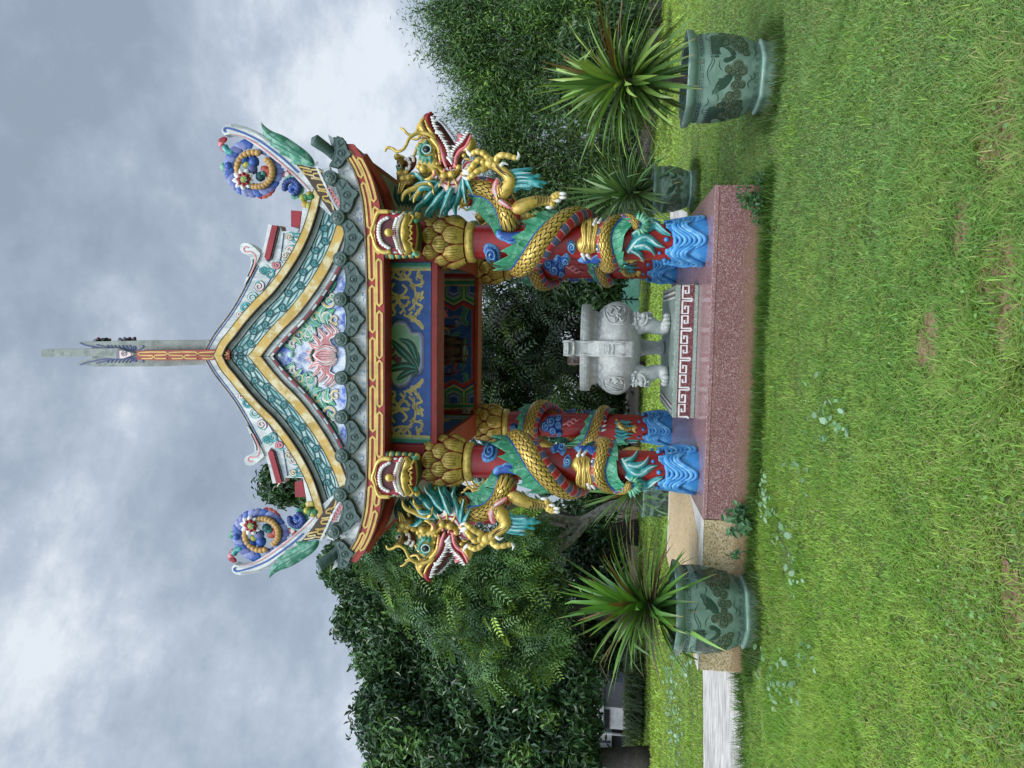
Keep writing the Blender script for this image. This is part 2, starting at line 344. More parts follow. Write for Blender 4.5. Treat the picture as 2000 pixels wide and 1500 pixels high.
def puff(mb, poly, fn, thick, mat, st=4, round_=True, back=True, smooth=True, rim=None):
    """solid pillow over an outline (photo px); fn(px, py, off) -> point, off>0 towards the viewer; rim = full-thickness ramp width in px"""
    if round_:
        poly = [tuple(p) for p in spline(list(poly) + [poly[0]], 3)][:-1]
    if polyarea(poly) < 0: poly = poly[::-1]
    B = dense(poly, st); n = len(B)
    xs = [p[0] for p in B]; ys = [p[1] for p in B]; pts = []
    a = np.array(B); b = np.roll(a, -1, 0); ab = b - a; l2 = (ab ** 2).sum(1) + 1e-9
    def dist(p):
        t = np.clip(((p - a) * ab).sum(1) / l2, 0, 1); return np.sqrt(((a + ab * t[:, None] - p) ** 2).sum(1).min())
    y = min(ys) + st * .5; row = 0
    while y < max(ys):
        x = min(xs) + (st * .5 if row % 2 else 0)
        while x < max(xs):
            if inside((x, y), B) and dist(np.array((x, y))) > st * .45: pts.append((x, y))
            x += st
        y += st * .87; row += 1
    vo, _, fo, *_r = delaunay_2d_cdt([V(p) for p in B + pts], [], [list(range(n))], 1, 1e-5)
    D = [dist(np.array(p)) for p in vo]; mxd = rim or (max(D) + 1e-6)
    H = [thick * math.sqrt(max(0, 1 - (1 - min(1, d / mxd)) ** 2)) if d > st * .2 else 0 for d in D]
    fr = [fn(p[0], p[1], h) for p, h in zip(vo, H)]
    mb.add(fr, [tuple(f) for f in fo], mat, smooth)
    if back: mb.add([fn(p[0], p[1], -h) for p, h in zip(vo, H)], [tuple(f)[::-1] for f in fo], mat, smooth)
    return mb
def prism(mb, poly, fn, o0, o1, mat, smat=None):
    """flat-faced solid over an outline, between offsets o0 (back) and o1 (front)"""
    if polyarea(poly) < 0: poly = poly[::-1]
    n = len(poly)
    vo, _, fo, *_r = delaunay_2d_cdt([V(p) for p in poly], [], [list(range(n))], 1, 1e-6)
    mb.add([fn(p[0], p[1], o1) for p in vo], [tuple(f) for f in fo], mat)
    mb.add([fn(p[0], p[1], o0) for p in vo], [tuple(f)[::-1] for f in fo], mat)
    vs = [fn(p[0], p[1], o0) for p in poly] + [fn(p[0], p[1], o1) for p in poly]
    return mb.add(vs, [(i, (i + 1) % n, n + (i + 1) % n, n + i) for i in range(n)], smat or mat)
def stroke(mb, path, w, fn, off, mat, k=5, taper=0, sm=True, h=.004):
    """painted or carved line: a thin raised strip along a 2-D path; taper 1 = both ends, 2 = far end only"""
    P = [np.array(p) for p in (spline(path, k) if sm else path)]; n = len(P); vs = []
    for i in range(n):
        d = P[min(i + 1, n - 1)] - P[max(i - 1, 0)]; d = d / (np.linalg.norm(d) + 1e-9); q = np.array((-d[1], d[0])); t = i / (n - 1)
        ww = w * ((math.sin(math.pi * min(max(t, .02), .98)) ** .6) if taper == 1 else (1 - t) ** .7 + .04 if taper == 2 else 1) / 2
        for s_, o_ in ((-1, off - h), (-1, off), (1, off), (1, off - h)): vs.append(fn(*(P[i] + q * ww * s_), o_))
    fs = []
    for i in range(n - 1): fs += [(i * 4 + j, i * 4 + j + 1, i * 4 + j + 5, i * 4 + j + 4) for j in range(3)]
    fs += [(0, 1, 2, 3), (n * 4 - 1, n * 4 - 2, n * 4 - 3, n * 4 - 4)]
    return mb.add(vs, fs, mat)
def spiral(cx, cy, r, turns, a0=0, k=9, shrink=.12, flip=1):
    n = int(k * turns); return [(cx + r * (1 - (1 - shrink) * i / n) * math.cos(a0 + flip * 2 * math.pi * turns * i / n), cy + r * (1 - (1 - shrink) * i / n) * math.sin(a0 + flip * 2 * math.pi * turns * i / n)) for i in range(n + 1)]
def offset(curve, d):
    P = [np.array(p, float) for p in curve]; n = len(P); o = []
    for i in range(n):
        t = P[min(i + 1, n - 1)] - P[max(i - 1, 0)]; t /= np.linalg.norm(t); o.append(tuple(P[i] + np.array((-t[1], t[0])) * d))
    return o
def bulk(name, vs, fs, cols, mat, parent=None, smooth=False):
    """big mesh from numpy arrays: vs (N,3), fs (M,k), cols (N,3)"""
    me = bpy.data.meshes.new(name); k = fs.shape[1]
    me.vertices.add(len(vs)); me.vertices.foreach_set('co', np.asarray(vs, np.float32).ravel())
    me.loops.add(fs.size); me.loops.foreach_set('vertex_index', fs.astype(np.int32).ravel())
    me.polygons.add(len(fs)); me.polygons.foreach_set('loop_start', np.arange(0, fs.size, k, dtype=np.int32))
    me.polygons.foreach_set('use_smooth', np.full(len(fs), smooth)); me.update(calc_edges=True)
    ca = me.color_attributes.new('Col', 'FLOAT_COLOR', 'POINT')
    ca.data.foreach_set('color', np.concatenate([cols, np.ones((len(cols), 1))], 1).astype(np.float32).ravel())
    me.materials.append(MATS[mat]); o = bpy.data.objects.new(name, me); COL.objects.link(o)
    if parent: o.parent = parent
    return o
# ================================================================= SETTING (ground, platform, ramp, path)
gm, t, b = principled('lawn_soil', .95)
n = noise(t, 1.1, 6, .6); base = ramp(t, n, [(.35, (.055, .10, .018)), (.55, (.075, .13, .022)), (.75, (.10, .12, .03))])
t.links.new(mixcol(t, ramp(t, noise(t, 9, 5), [(.4, (0, 0, 0)), (.7, (.6, .6, .6))]), base, (.10, .075, .04)), b.inputs['Base Color']); bump(t, b, noise(t, 30, 5), .6, .03)
gm, t, b = principled('bare_soil', .95)
t.links.new(ramp(t, noise(t, 12, 7, .65), [(.3, (.13, .075, .045)), (.55, (.24, .145, .085)), (.75, (.32, .22, .14))]), b.inputs['Base Color']); bump(t, b, noise(t, 40, 6), .8, .02)
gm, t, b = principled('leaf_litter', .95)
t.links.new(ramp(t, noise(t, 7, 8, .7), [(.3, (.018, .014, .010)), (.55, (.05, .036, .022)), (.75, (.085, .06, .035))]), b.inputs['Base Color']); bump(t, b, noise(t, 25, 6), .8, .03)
gm, t, b = principled('concrete', .8)
c = nd(t, 'ShaderNodeTexCoord'); mp_ = nd(t, 'ShaderNodeMapping'); mp_.inputs['Scale'].default_value = (1.1, 7, 1); mp_.inputs['Rotation'].default_value = (0, 0, -.95); t.links.new(c.outputs['Object'], mp_.inputs[0])
k = ramp(t, noise(t, 2.6, 9, .62, mp_.outputs[0]), [(.32, (.20, .18, .165)), (.44, (.42, .39, .36)), (.60, (.64, .61, .57))])
k = mixcol(t, ramp(t, noise(t, .55, 6, .6), [(.48, (0, 0, 0)), (.66, (.75, .75, .75))]), k, (.17, .15, .13)); t.links.new(k, b.inputs['Base Color']); bump(t, b, noise(t, 50, 4), .3, .01)
def sheet(name, poly, z, mat, kind='structure'):
    me = bpy.data.meshes.new(name); me.from_pydata([(x, y, z) for x, y in poly], [], [tuple(range(len(poly)))]); me.materials.append(MATS[mat])
    o = bpy.data.objects.new(name, me); COL.objects.link(o); o['kind'] = kind; return o
sheet('ground', [(-400, -60), (400, -60), (400, 700), (-400, 700)], 0, 'lawn_soil')
PATH = [(-9.2, 5.3), (-3.9, 7.15), (-2.95, 7.62), (-1.6, 8.6), (3.25, 13.45), (4.3, 17.0), (3.9, 17.1), (2.0, 15.0), (-4.0, 10.15), (-5.2, 9.9), (-10.5, 8.6)]
sheet('path', PATH, .012, 'concrete')
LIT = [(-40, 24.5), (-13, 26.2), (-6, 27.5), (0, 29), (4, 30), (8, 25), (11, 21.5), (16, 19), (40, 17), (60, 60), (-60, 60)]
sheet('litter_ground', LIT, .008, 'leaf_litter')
SOIL = [(.44, 2.92, .25, .15), (1.02, 2.95, .21, .16), (-.75, 2.78, .14, .09), (.25, 3.5, .17, .12), (.72, 3.22, .13, .10)]
for x_, y_, a_, b_ in SOIL:
    rj = random.Random(int(x_ * 100)); P = []
    for q in np.linspace(0, 2 * math.pi, 73)[:-1]: k = 1 + .22 * math.sin(3 * q + x_ * 9) + .14 * math.sin(7 * q + y_) + rj.uniform(-.16, .12); P.append((x_ + a_ * k * math.cos(q), y_ + b_ * k * math.sin(q)))
    sheet('bare_soil', P, .006, 'bare_soil')
# terrazzo platform
PL = thing('platform', 'red speckled terrazzo platform with polished top under the pavilion', 'platform', PO, PSI)
px0, px1, py0, py1 = .06 - 1.587, .06 + 1.587, -.568, 3.5
mb = MB(); box(mb, (px0, py0, -.1), (px1, py1, PH - .045), 'terrazzo_red'); mb.obj('side_wall', PL)
mb = MB(); box(mb, (px0 - .004, py0 - .004, PH - .044), (px1 + .004, py1 + .004, PH), 'terrazzo_red_top'); mb.obj('top_slab', PL, bevel=.006)
# cream terrazzo wing to the left
RP_ = thing('cream_terrace', 'low cream pebbled terrace with white edging joined to the red platform', 'terrace', PO, PSI)
lx = -3.05; by = 2.9
mb = MB(); box(mb, (lx, -.575, -.1), (px0 - .008, by, PH - .016), 'terrazzo_beige'); mb.obj('side_wall', RP_)
mb = MB(); box(mb, (lx - .004, -.58, PH - .015), (px0 - .006, by + .004, PH - .004), 'whiteband'); mb.obj('edging', RP_, bevel=.003)
a_ = pz(1352, 1023, PH); b_ = pz(1331, 971, PH)
mb = MB(); P = [(lx + .0, -.575 + .20), (a_.x, -.575 + .20), (px0 - .012, .55), (px0 - .012, by - .18), (lx + .0, by - .18)]
prism(mb, P, lambda x, y, o=0: V((x, y, o)), PH - .01, PH, 'terrazzo_beige_top'); mb.obj('top_slab', RP_)
# altar table slab with meander
AT = thing('altar_slab', 'low green terrazzo slab with white and wine red meander band under the stone censer', 'altar slab', PO, PSI)
ax0, ax1, ay0 = pz(1351.5, 812, PH).x, pz(1363.6, 557, PH).x, .32; ay1 = ay0 + 1.75; ah = .235
mb = MB(); box(mb, (ax0, ay0, PH + .002), (ax1, ay1, PH + ah), 'terrazzo_green'); SL = mb.obj('slab', AT, bevel=.004)
mb = MB(); nK = 9; w = (ax1 - ax0) / nK; z0_, z1_ = PH + .055, PH + ah - .055; hh = z1_ - z0_
def band(q, fn, L_, n_):
    cw = L_ / n_; lw = hh * .165
    prism(q, [(0, z0_ - .012), (L_, z0_ - .012), (L_, z1_ + .012), (0, z1_ + .012)], fn, -.001, .002, 'terrazzo_wine')
    for i in range(n_):
        x = i * cw + cw * .08; W_ = cw * .84; a, b = z0_ + lw * .6, z1_ - lw * .6; f = i % 2
        P = [(x, a), (x, b), (x + W_, b), (x + W_, a + .3 * hh), (x + W_ * .42, a + .3 * hh), (x + W_ * .42, a + .58 * hh), (x + W_ * .66, a + .58 * hh)]
        if f: P = [(2 * x + W_ - p, r) for p, r in P]
        stroke(q, P, lw, fn, .005, 'white', sm=False, h=.003)
        stroke(q, [(x - cw * .12, a), (x + W_ * .0, a)] if not f else [(x + W_, a), (x + W_ + cw * .12, a)], lw, fn, .0052, 'white', sm=False, h=.003)
band(mb, lambda x, z, o=0: V((ax0 + x, ay0 - o, z)), ax1 - ax0, 9); mb.obj('meander_front', SL)
mb = MB(); band(mb, lambda x, z, o=0: V((ax1 + o, ay0 + x, z)), ay1 - ay0, 9); band(mb, lambda x, z, o=0: V((ax0 - o, ay1 - x, z)), ay1 - ay0, 9); mb.obj('meander_side', SL)
mb = MB()
for s, xe in ((1, ax1 - .09), (-1, ax0 + .09)):
    for k in range(4): box(mb, (xe - .05 + k * .028, ay0 + .12, PH + ah + .001), (xe - .036 + k * .028, ay1 - .12, PH + ah + .003 + .0004 * k), 'terrazzo_wine' if k % 2 else 'white')
for k in range(24):
    x = ax0 + .2 + (ax1 - ax0 - .4) * k / 23
    if k % 2: box(mb, (x - .012, ay0 + .05, PH + ah + .001), (x + .012, ay0 + .07, PH + ah + .003), 'white')
mb.obj('top_inlay', SL)
# ================================================================= PAVILION
UC = -.045
def FN(v, clamp=False):
    if clamp: return lambda px, py, off=0: (lambda q: V((max(q.x, UC), v - off, q.z)))(pv(px, py, v))
    return lambda px, py, off=0: pv(px, py, v) + V((0, -off, 0))
ZA = lambda pts: zoom(400, 220, 3.125, pts)
ZG = lambda pts: zoom(700, 480, 3.409, pts)
ZF = lambda pts: zoom(0, 550, 2.778, pts)
PAV = thing('pavilion', 'ornate open pavilion with painted gable roof and red pillars on the terrazzo platform', 'pavilion', PO, PSI)
def both(mb, uc=UC): return mb.mirrored(uc, True)
def sides(mb, name, parent, label=None, bevel=0):           # the traced right-hand piece and its twin on the left, as two objects
    a = mb.obj(name, parent, label, bevel); mb.mirrored(UC).obj(name, parent, label, bevel); return a
# ---- gable: stacked raking bands
E0 = ZA([(60, 1475), (95, 1400), (150, 1330), (220, 1240), (300, 1150), (380, 1070), (450, 980), (510, 890), (560, 800), (600, 710), (630, 620), (652, 540), (665, 470)])
E0 = [tuple(p) for p in spline(E0, 6)]
E0 = [(E0[0][0] + (E0[0][0] - E0[1][0]) * t, E0[0][1] + (E0[0][1] - E0[1][1]) * t) for t in (26, 20, 15, 11, 8, 5, 3, 1.5)] + E0
def OFF(d): return offset(E0, d / 3.125)
def raking(mb, d0, d1, v, th, mat):
    return prism(mb, dense(OFF(d0), 5, False) + dense(OFF(d1), 5, False)[::-1], FN(v, True), -.10, th, mat)
fg = FN(-.36)
mb = MB()
tym = dense(OFF(300), 5, False); tym = [p for p in tym if p[0] < 676] + [(676, 470), (676, 740)]
mb2 = MB(); prism(mb2, tym + [(tym[0][0], 740)], FN(-.36, True), -.12, 0, 'tymp_blue')
GAB = both(mb2).obj('gable', PAV)
for nm, d0, d1, v, th, mat in (('outer_moulding', 0, 50, -.42, .02, 'yellow'), ('grey_moulding', 52, 86, -.40, .0, 'stone_grey'), ('scroll_frieze', 84, 188, -.38, 0, 'teal_pale'),
                               ('inner_moulding', 188, 252, -.40, .02, 'yellow'), ('plaster_moulding', 254, 310, -.39, .0, 'plaster')):
    mb = MB(); raking(mb, d0, d1, v, th, mat)
    if nm == 'plaster_moulding':
        raking(mb, 282, 288, -.395, .004, 'plaster_grey'); raking(mb, 305, 312, -.395, .006, 'black')
        c = OFF(297)
        for i in range(8, len(c) - 4, 5):
            stroke(mb, c[i:i + 4], 3.2, FN(-.396, True), 0, 'crimson', sm=False)
    if nm in ('outer_moulding', 'inner_moulding'):
        raking(mb, d1 - 3, d1 + 3, v, .024, 'gold_line'); raking(mb, d0, d0 + 3, v, .024, 'gold_line')
    if nm == 'scroll_frieze':
        c = OFF(136); fz = FN(-.384, True); a = np.array(c)
        for i in range(9, len(a) - 3, 4):
            t = a[min(i + 2, len(a) - 1)] - a[i - 2]; ang = math.atan2(t[1], t[0]); fl = 1 if (i // 4) % 2 else -1; n_ = np.array((-t[1], t[0])) / np.linalg.norm(t)
            p = a[i] + n_ * fl * 4.5
            stroke(mb, spiral(p[0], p[1], 9.2, 1.7, ang + (1.2 if fl > 0 else -1.2), 10, .15, fl), 3.0, fz, .000, 'teal_dark')
            stroke(mb, spiral(p[0], p[1], 5.2, 1.2, ang + (1.6 if fl > 0 else -1.6), 9, .2, fl), 1.6, fz, .002, 'teal')
            q = a[i] - n_ * fl * 6
            stroke(mb, [q - t * .8, q + n_ * fl * 3, q + t * .9 - n_ * fl * 2], 3.6, fz, .000, 'teal_dark', taper=1)
            stroke(mb, [a[i] - t * 1.2 - n_ * fl * 8, a[i] - t * .2 - n_ * fl * 11, a[i] + t * .8 - n_ * fl * 7], 2.5, fz, .000, 'teal_dark', taper=2)
        raking(mb, 84, 92, -.385, .004, 'black')
    sides(mb, nm, GAB)
# ---- painted tympanum
def leafy(mb, path, w, fn, off, mat, hi=None, dark='darkgreen'):
    stroke(mb, path, w * 1.25 + 1.6, fn, off, dark, taper=1); stroke(mb, path, w, fn, off + .003, mat, taper=1)
    if hi: stroke(mb, [(p[0] - w * .16, p[1] + w * .1) for p in path], w * .3, fn, off + .006, hi, taper=1)
ft = FN(-.365); mb = MB()
for pth, w in (([(590, 622), (598, 628), (606, 640), (610, 656), (604, 668)], 13), ([(574, 640), (588, 640), (602, 648), (612, 660)], 13), ([(618, 592), (606, 602), (602, 616), (612, 630), (626, 636)], 14), ([(642, 572), (626, 580), (614, 592), (606, 606)], 13), ([(657, 548), (648, 558), (636, 572), (622, 584)], 10), ([(640, 596), (628, 604), (622, 616), (628, 630)], 11), ([(654, 604), (642, 612), (636, 624), (640, 638)], 10), ([(556, 664), (568, 658), (580, 664), (588, 674)], 7), ([(543, 676), (554, 672), (566, 678), (574, 686)], 5), ([(604, 640), (596, 646), (592, 656), (598, 666)], 9), ([(655, 576), (646, 582), (640, 592)], 8)):
    leafy(mb, pth, w * 1.35, ft, .000, 'green', 'green_light')
    stroke(mb, [(a + 2.5, b - 1.5) for a, b in pth[1:]], w * .28, ft, .008, 'teal_pale', taper=1)
for cx, cy, r, a0, f, mat in ((622, 584, 11, 1.5, 1, 'palepink'), (643, 588, 11, 3, -1, 'yellow_line'), (604, 652, 10, .5, -1, 'palepink'), (584, 656, 10, 2, 1, 'yellow_line'), (640, 620, 10, 2.2, 1, 'cream'), (616, 618, 8, 0, -1, 'yellow_line'), (654, 624, 8, 1, 1, 'yellow_line'), (650, 578, 6, 0, 1, 'palepink'), (572, 670, 6, 1, 1, 'cream'), (596, 636, 7, 0, 1, 'cream')):
    r *= 1.2; stroke(mb, spiral(cx, cy, r + .4, 1.1, a0, 10, .35, f), 7.5, ft, .001, 'navy', taper=2); stroke(mb, spiral(cx, cy, r, 1.1, a0, 10, .35, f), 5.8, ft, .004, 'white', taper=2); stroke(mb, spiral(cx + .6, cy, r - .5, 1.0, a0, 10, .4, f), 2.8, ft, .007, mat, taper=2)
for p in ([(598, 612), (590, 616), (588, 626), (596, 630), (604, 624), (604, 616)], [(640, 562), (634, 566), (634, 574), (642, 574), (646, 568)]):
    puff(mb, p, ft, .010, 'pink', 3)
for p in ([(575, 640), (566, 646), (562, 656), (570, 655)], [(628, 648), (634, 640), (640, 646), (636, 652)], [(604, 634), (612, 630), (616, 636), (608, 640)]): puff(mb, p, ft, .008, 'tymp_blue', 3)
sides(mb, 'scroll_painting', GAB)
mb = MB(); fl = FN(-.375)
cy0 = 694
for k in range(-10, 11):
    a = k / 10 * 1.42; e_ = (650 - 52 * math.cos(a) * (1 if k % 2 else .86), cy0 + 64 * math.sin(a)); q = (648 - 22 * math.cos(a), cy0 + 22 * math.sin(a) * 1.3); n_ = 3 * (1 if k > 0 else -1)
    pth = [(656, cy0 + 4 * math.sin(a)), (q[0] - 4, q[1] + n_), (e_[0] + 12 * abs(math.sin(a)) + 3, e_[1] * .72 + cy0 * .28), e_]
    stroke(mb, pth, 8.8, fl, .0004 * (10 - abs(k)), 'pink', taper=1); stroke(mb, pth, 7.8, fl, .003 + .0004 * (10 - abs(k)), 'palepink' if k % 2 else 'white', taper=1); stroke(mb, pth, 1.7, fl, .009 + .0004 * (10 - abs(k)), 'pink', taper=1)
for sg in (-1, 1):
    puff(mb, [(612, cy0 + sg * 2), (622, cy0 + sg * 14), (638, cy0 + sg * 22), (654, cy0 + sg * 18), (658, cy0 + sg * 4), (645, cy0 + sg * 12), (630, cy0 + sg * 8)], fl, .016, 'palepink', 3)
    for k in range(4): stroke(mb, [(620 + k, cy0 + sg * (8 + k * 2)), (636, cy0 + sg * (15 + k * 2)), (654, cy0 + sg * (10 + k * 2))], 1.2, fl, .018, 'crimson' if k % 2 else 'white', taper=1)
puff(mb, [(610, cy0), (618, cy0 - 8), (632, cy0 - 14), (648, cy0 - 12), (657, cy0), (648, cy0 + 12), (632, cy0 + 14), (618, cy0 + 8)], lambda a, b, o=0: fl(a, b, o + .012), .02, 'palepink', 3)
for k in range(-4, 5): stroke(mb, [(616 + abs(k), cy0 + k * 1.0), (632, cy0 + k * 2.6), (652 - abs(k), cy0 + k * 1.8)], 1.3, fl, .037 - .002 * abs(k), 'crimson' if k % 2 else 'pink', taper=1)
puff(mb, [(604, cy0), (609, cy0 - 12), (616, cy0 - 12), (614, cy0), (616, cy0 + 12), (609, cy0 + 12)], fl, .02, 'darkgreen', 3)
for px_, r in ((568, 6), (547, 3.5)):
    puff(mb, [(px_ + r * math.cos(t), cy0 - 1 + r * math.sin(t)) for t in np.linspace(0, 6.28, 9)[:-1]], fl, .012, 'teal_pale', 2.5)
mb.obj('lotus', GAB)
# ---- verge above the gable: white painted panel, stepped end, curl
VE = ZA([(0, 1440), (40, 1375), (90, 1300), (150, 1220), (205, 1130), (250, 1045), (285, 975), (312, 925), (345, 862), (366, 790), (386, 683), (462, 690), (470, 724), (578, 726), (600, 560), (648, 552)])
e0 = [p for p in E0 if p[1] < 688 and p[0] > 436 and p[0] < 607]
mb = MB(); prism(mb, [(400, 693)] + VE + e0[::-1] + [(430, 693)], FN(-.34, True), -.12, 0, 'plaster')
VER = sides(mb, 'verge_panel', PAV)
mb = MB(); fv = FN(-.345)
for P in ([(0, 1440), (60, 1340), (150, 1218), (205, 1128), (250, 1043), (285, 973), (312, 923)],): stroke(mb, [(a + 5, b + 4) for a, b in ZA(P)], 1.6, fv, .0, 'blue'); stroke(mb, [(a + 1.5, b + 1.5) for a, b in ZA(P)], 2.4, fv, .0, 'gold_line')
prism(mb, ZA([(418, 690), (452, 692), (405, 890), (385, 905), (372, 878)]), fv, 0, .03, 'crimson')
stroke(mb, ZA([(412, 686), (366, 880), (384, 912), (412, 892), (460, 694)]), 1.2, fv, .004, 'navyline', sm=False)
stroke(mb, ZA([(482, 735), (460, 900), (440, 940), (350, 1100), (230, 1240)]), 1.4, fv, .002, 'navyline')
for i, (a, b, r) in enumerate(((560, 770, 34), (525, 840, 32), (490, 870, 26), (395, 985, 34), (440, 930, 24), (330, 1060, 30), (290, 1130, 30), (245, 1190, 26), (210, 1235, 20), (520, 760, 24), (360, 960, 22))):
    m_ = ('teal', 'palepink', 'cream', 'teal', 'pink', 'palepink', 'teal_pale')[i % 7]
    q = zoom(400, 220, 3.125, [(a, b)])[0]
    stroke(mb, spiral(q[0], q[1], r / 3.125 + .8, 1.4, i, 10, .2, 1 if i % 2 else -1), 4.2, fv, .000, 'teal_dark'); stroke(mb, spiral(q[0], q[1], r / 3.125, 1.4, i, 10, .2, 1 if i % 2 else -1), 3, fv, .003, m_)
    stroke(mb, [(q[0] - 8, q[1] - 4), (q[0] + 2, q[1] - 9), (q[0] + 11, q[1] - 4)], 4, fv, .002, 'teal' if i % 2 else 'teal_pale', taper=1)
sides(mb, 'verge_painting', VER)
mb = MB(); prism(mb, ZA([(526, 596), (590, 601), (576, 702), (526, 696)]), FN(-.3), -.25, 0, 'crimson'); sides(mb, 'ridge_block', PAV, bevel=.008)
mb = MB(); cu = ZA([(245, 1050), (262, 1005), (283, 955), (290, 915), (284, 885), (262, 868), (236, 855), (222, 830), (232, 803), (262, 797), (300, 815), (335, 848), (346, 866), (330, 905), (318, 930), (292, 980), (255, 1046)])
prism(mb, [tuple(p) for p in spline(cu, 3)], FN(-.33), -.10, .03, 'plaster')
stroke(mb, ZA([(275, 1000), (305, 930), (312, 890), (300, 860), (270, 848), (248, 850), (238, 832), (250, 818), (268, 826)]), 2, FN(-.36), .004, 'pink'); stroke(mb, ZA([(262, 1000), (292, 930), (296, 895)]), 2, FN(-.36), .004, 'black')
sides(mb, 'verge_scroll', PAV)
# ---- roof slopes running back, with rows of glazed tiles
mb = MB(); top = [pv(a, b, -.34) for a, b in ZA([(0, 1440), (40, 1375), (90, 1300), (150, 1220), (205, 1130), (285, 985), (420, 880), (520, 760), (600, 640), (655, 540)])]
top = [V(p) for p in spline(top, 4)]; nv = 26
for i in range(len(top) - 1):
    a, b = top[i], top[i + 1]
    for s in ((a, b, 0),):
        vs = [V((a.x, -.24, a.z - .03)), V((b.x, -.24, b.z - .03)), V((b.x, LD + .24, b.z - .03)), V((a.x, LD + .24, a.z - .03))]
        mb.add(vs, [(0, 1, 2, 3)], 'roofglaze'); mb.add([q - V((0, 0, .12)) for q in vs], [(3, 2, 1, 0)], 'soffit')
for j in range(nv):
    y = -.18 + (LD + .36) * j / (nv - 1); tube(mb, [(p.x, y, p.z - .01) for p in top[::3]], .045, 'roofglaze', 6, 2)
both(mb).obj('roof_slope', PAV)
# back gable wall closes the roof behind
mb = MB(); prism(mb, [(405, 692)] + ZA([(60, 1350), (205, 1135), (420, 890), (600, 640), (665, 520)]) + [(665, 692)], lambda a, b, o: (lambda q: V((max(q.x, UC), LD + .26 - o, q.z)))(pv(a, b, -.36)), -.05, .05, 'plaster'); both(mb).obj('back_gable', PAV)
# ---- ridge with split swallow tail, its red and gold front and the eye panel
fr = FN(-.30); mb = MB(); ZR = lambda p: zoom(60, 620, 5, p)
wing = ZR([(450, 238), (1100, 226), (1740, 222), (1740, 330), (1040, 345), (835, 345), (640, 302), (560, 285), (520, 270)])
wing2 = ZR([(440, 460), (470, 440), (520, 412), (640, 394), (835, 345), (1040, 345), (1740, 330), (1740, 458), (1300, 478), (600, 480), (600, 470)])
prism(mb, wing, fr, -.16, 0, 'stone_grey'); prism(mb, wing2, fr, -.16, 0, 'stone_grey')
# long ridge sagging towards the back and rising again, as a solid slab
prof = []
z0, z1 = pv(405, 690, -.3).z, pv(150, 690, -.3).z
for k in range(25):
    t = k / 24; prof.append((-.15 + (LD + .3) * t, z0 + .28 + (z1 - z0 - .35) * abs(2 * t - 1) ** 4))
hw = .115; vs = []
for y, z in prof: vs += [(UC - hw, y, z), (UC + hw, y, z), (UC + hw, y, z0 - .5), (UC - hw, y, z0 - .5)]
mb.add(vs, [(i * 4 + j, i * 4 + (j + 1) % 4, i * 4 + 4 + (j + 1) % 4, i * 4 + 4 + j) for i in range(24) for j in range(4)] + [(3, 2, 1, 0), (96, 97, 98, 99)], 'stone_grey')
RIDGE = mb.obj('ridge', PAV)
mb = MB(); prism(mb, ZR([(105, 318), (112, 312), (840, 300), (1035, 352), (1035, 362), (840, 404), (640, 380), (112, 384), (104, 376)]), FN(-.34), -.1, .0, 'stone_grey'); mb.obj('ridge_prong', RIDGE, bevel=.006)
mb = MB(); f3 = FN(-.346)
prism(mb, ZR([(835, 326), (905, 326), (1030, 357), (905, 400), (835, 400)]), f3, 0, .004, 'palepink'); prism(mb, ZR([(835, 326), (865, 326), (865, 400), (835, 400)]), f3, .0, .007, 'grey_lilac')
q = ZR([(915, 352)])[0]; stroke(mb, spiral(q[0], q[1], 5, 1, 0, 14, 1), 1, f3, .009, 'grey_lilac'); stroke(mb, spiral(q[0], q[1], 2.2, 1, 0, 10, 1), 1, f3, .009, 'grey_lilac')
for a in (985, 1000, 1012): stroke(mb, ZR([(a, 345), (a, 372)]), .9, f3, .008, 'grey_lilac')
mb.obj('painted_eye', RIDGE)
mb = MB(); f4 = FN(-.305)
for s, c in ((1, 0), (-1, 0)):
    Y = lambda b: 348 + (348 - b) if s < 0 else b
    D = lambda P: ZR([(a, 357 + (b - 352) * s) for a, b in P])
    stroke(mb, D([(480, 245), (540, 268), (600, 280), (700, 300), (830, 306), (940, 318), (1010, 312)]), 2.4, f4, .003, 'navyline')
    stroke(mb, D([(640, 262), (740, 285), (860, 300), (980, 304)]), 2.2, f4, .003, 'navyline')
    for k in range(7): stroke(mb, D([(745 + k * 36, 268), (762 + k * 36, 288), (790 + k * 34, 302)]), 2.4, f4, .003, 'navyline', taper=2)
    q = D([(1010, 292)])[0]; stroke(mb, spiral(q[0], q[1], 4.4, 1.3, 1, 9, .25, s), 2, f4, .003, 'navyline'); stroke(mb, D([(1010, 316), (1050, 312), (1080, 300), (1100, 282), (1090, 270)]), 2, f4, .003, 'navyline')
mb.obj('feather_painting', RIDGE)
mb = MB(); prism(mb, ZR([(1045, 324), (1950, 312), (1950, 412), (1700, 416), (1300, 418), (1045, 412)]), FN(-.40), -.12, .02, 'red_beam')
f5 = FN(-.42)
for k in range(3):
    a = 1060 + 295 * k
    stroke(mb, ZR([(a + 20, 400), (a + 125, 400), (a + 128, 372), (a + 8, 370), (a + 5, 342), (a + 255, 338), (a + 258, 366), (a + 160, 370), (a + 158, 400), (a + 270, 400)]), 2.7, f5, .004, 'yellow_line', k=2)
mb.obj('ridge_front', RIDGE, bevel=.006)
mb = MB()
for px_, k in ((192, 14), (205, 10), (250, 22), (243, 8)):
    q = pv(px_, 666, -.22); mb = MB()
    for i in range(k): ball(mb, (q.x + abs(RNG.normal(0, .014)), -.22 + RNG.normal(0, .035), q.z + RNG.normal(0, .02 if k < 20 else .035)), .02, ('purple_flower', 'tile_dark', 'grey_lilac')[i % 3], 6)
    mb.obj('ridge_flower', RIDGE)
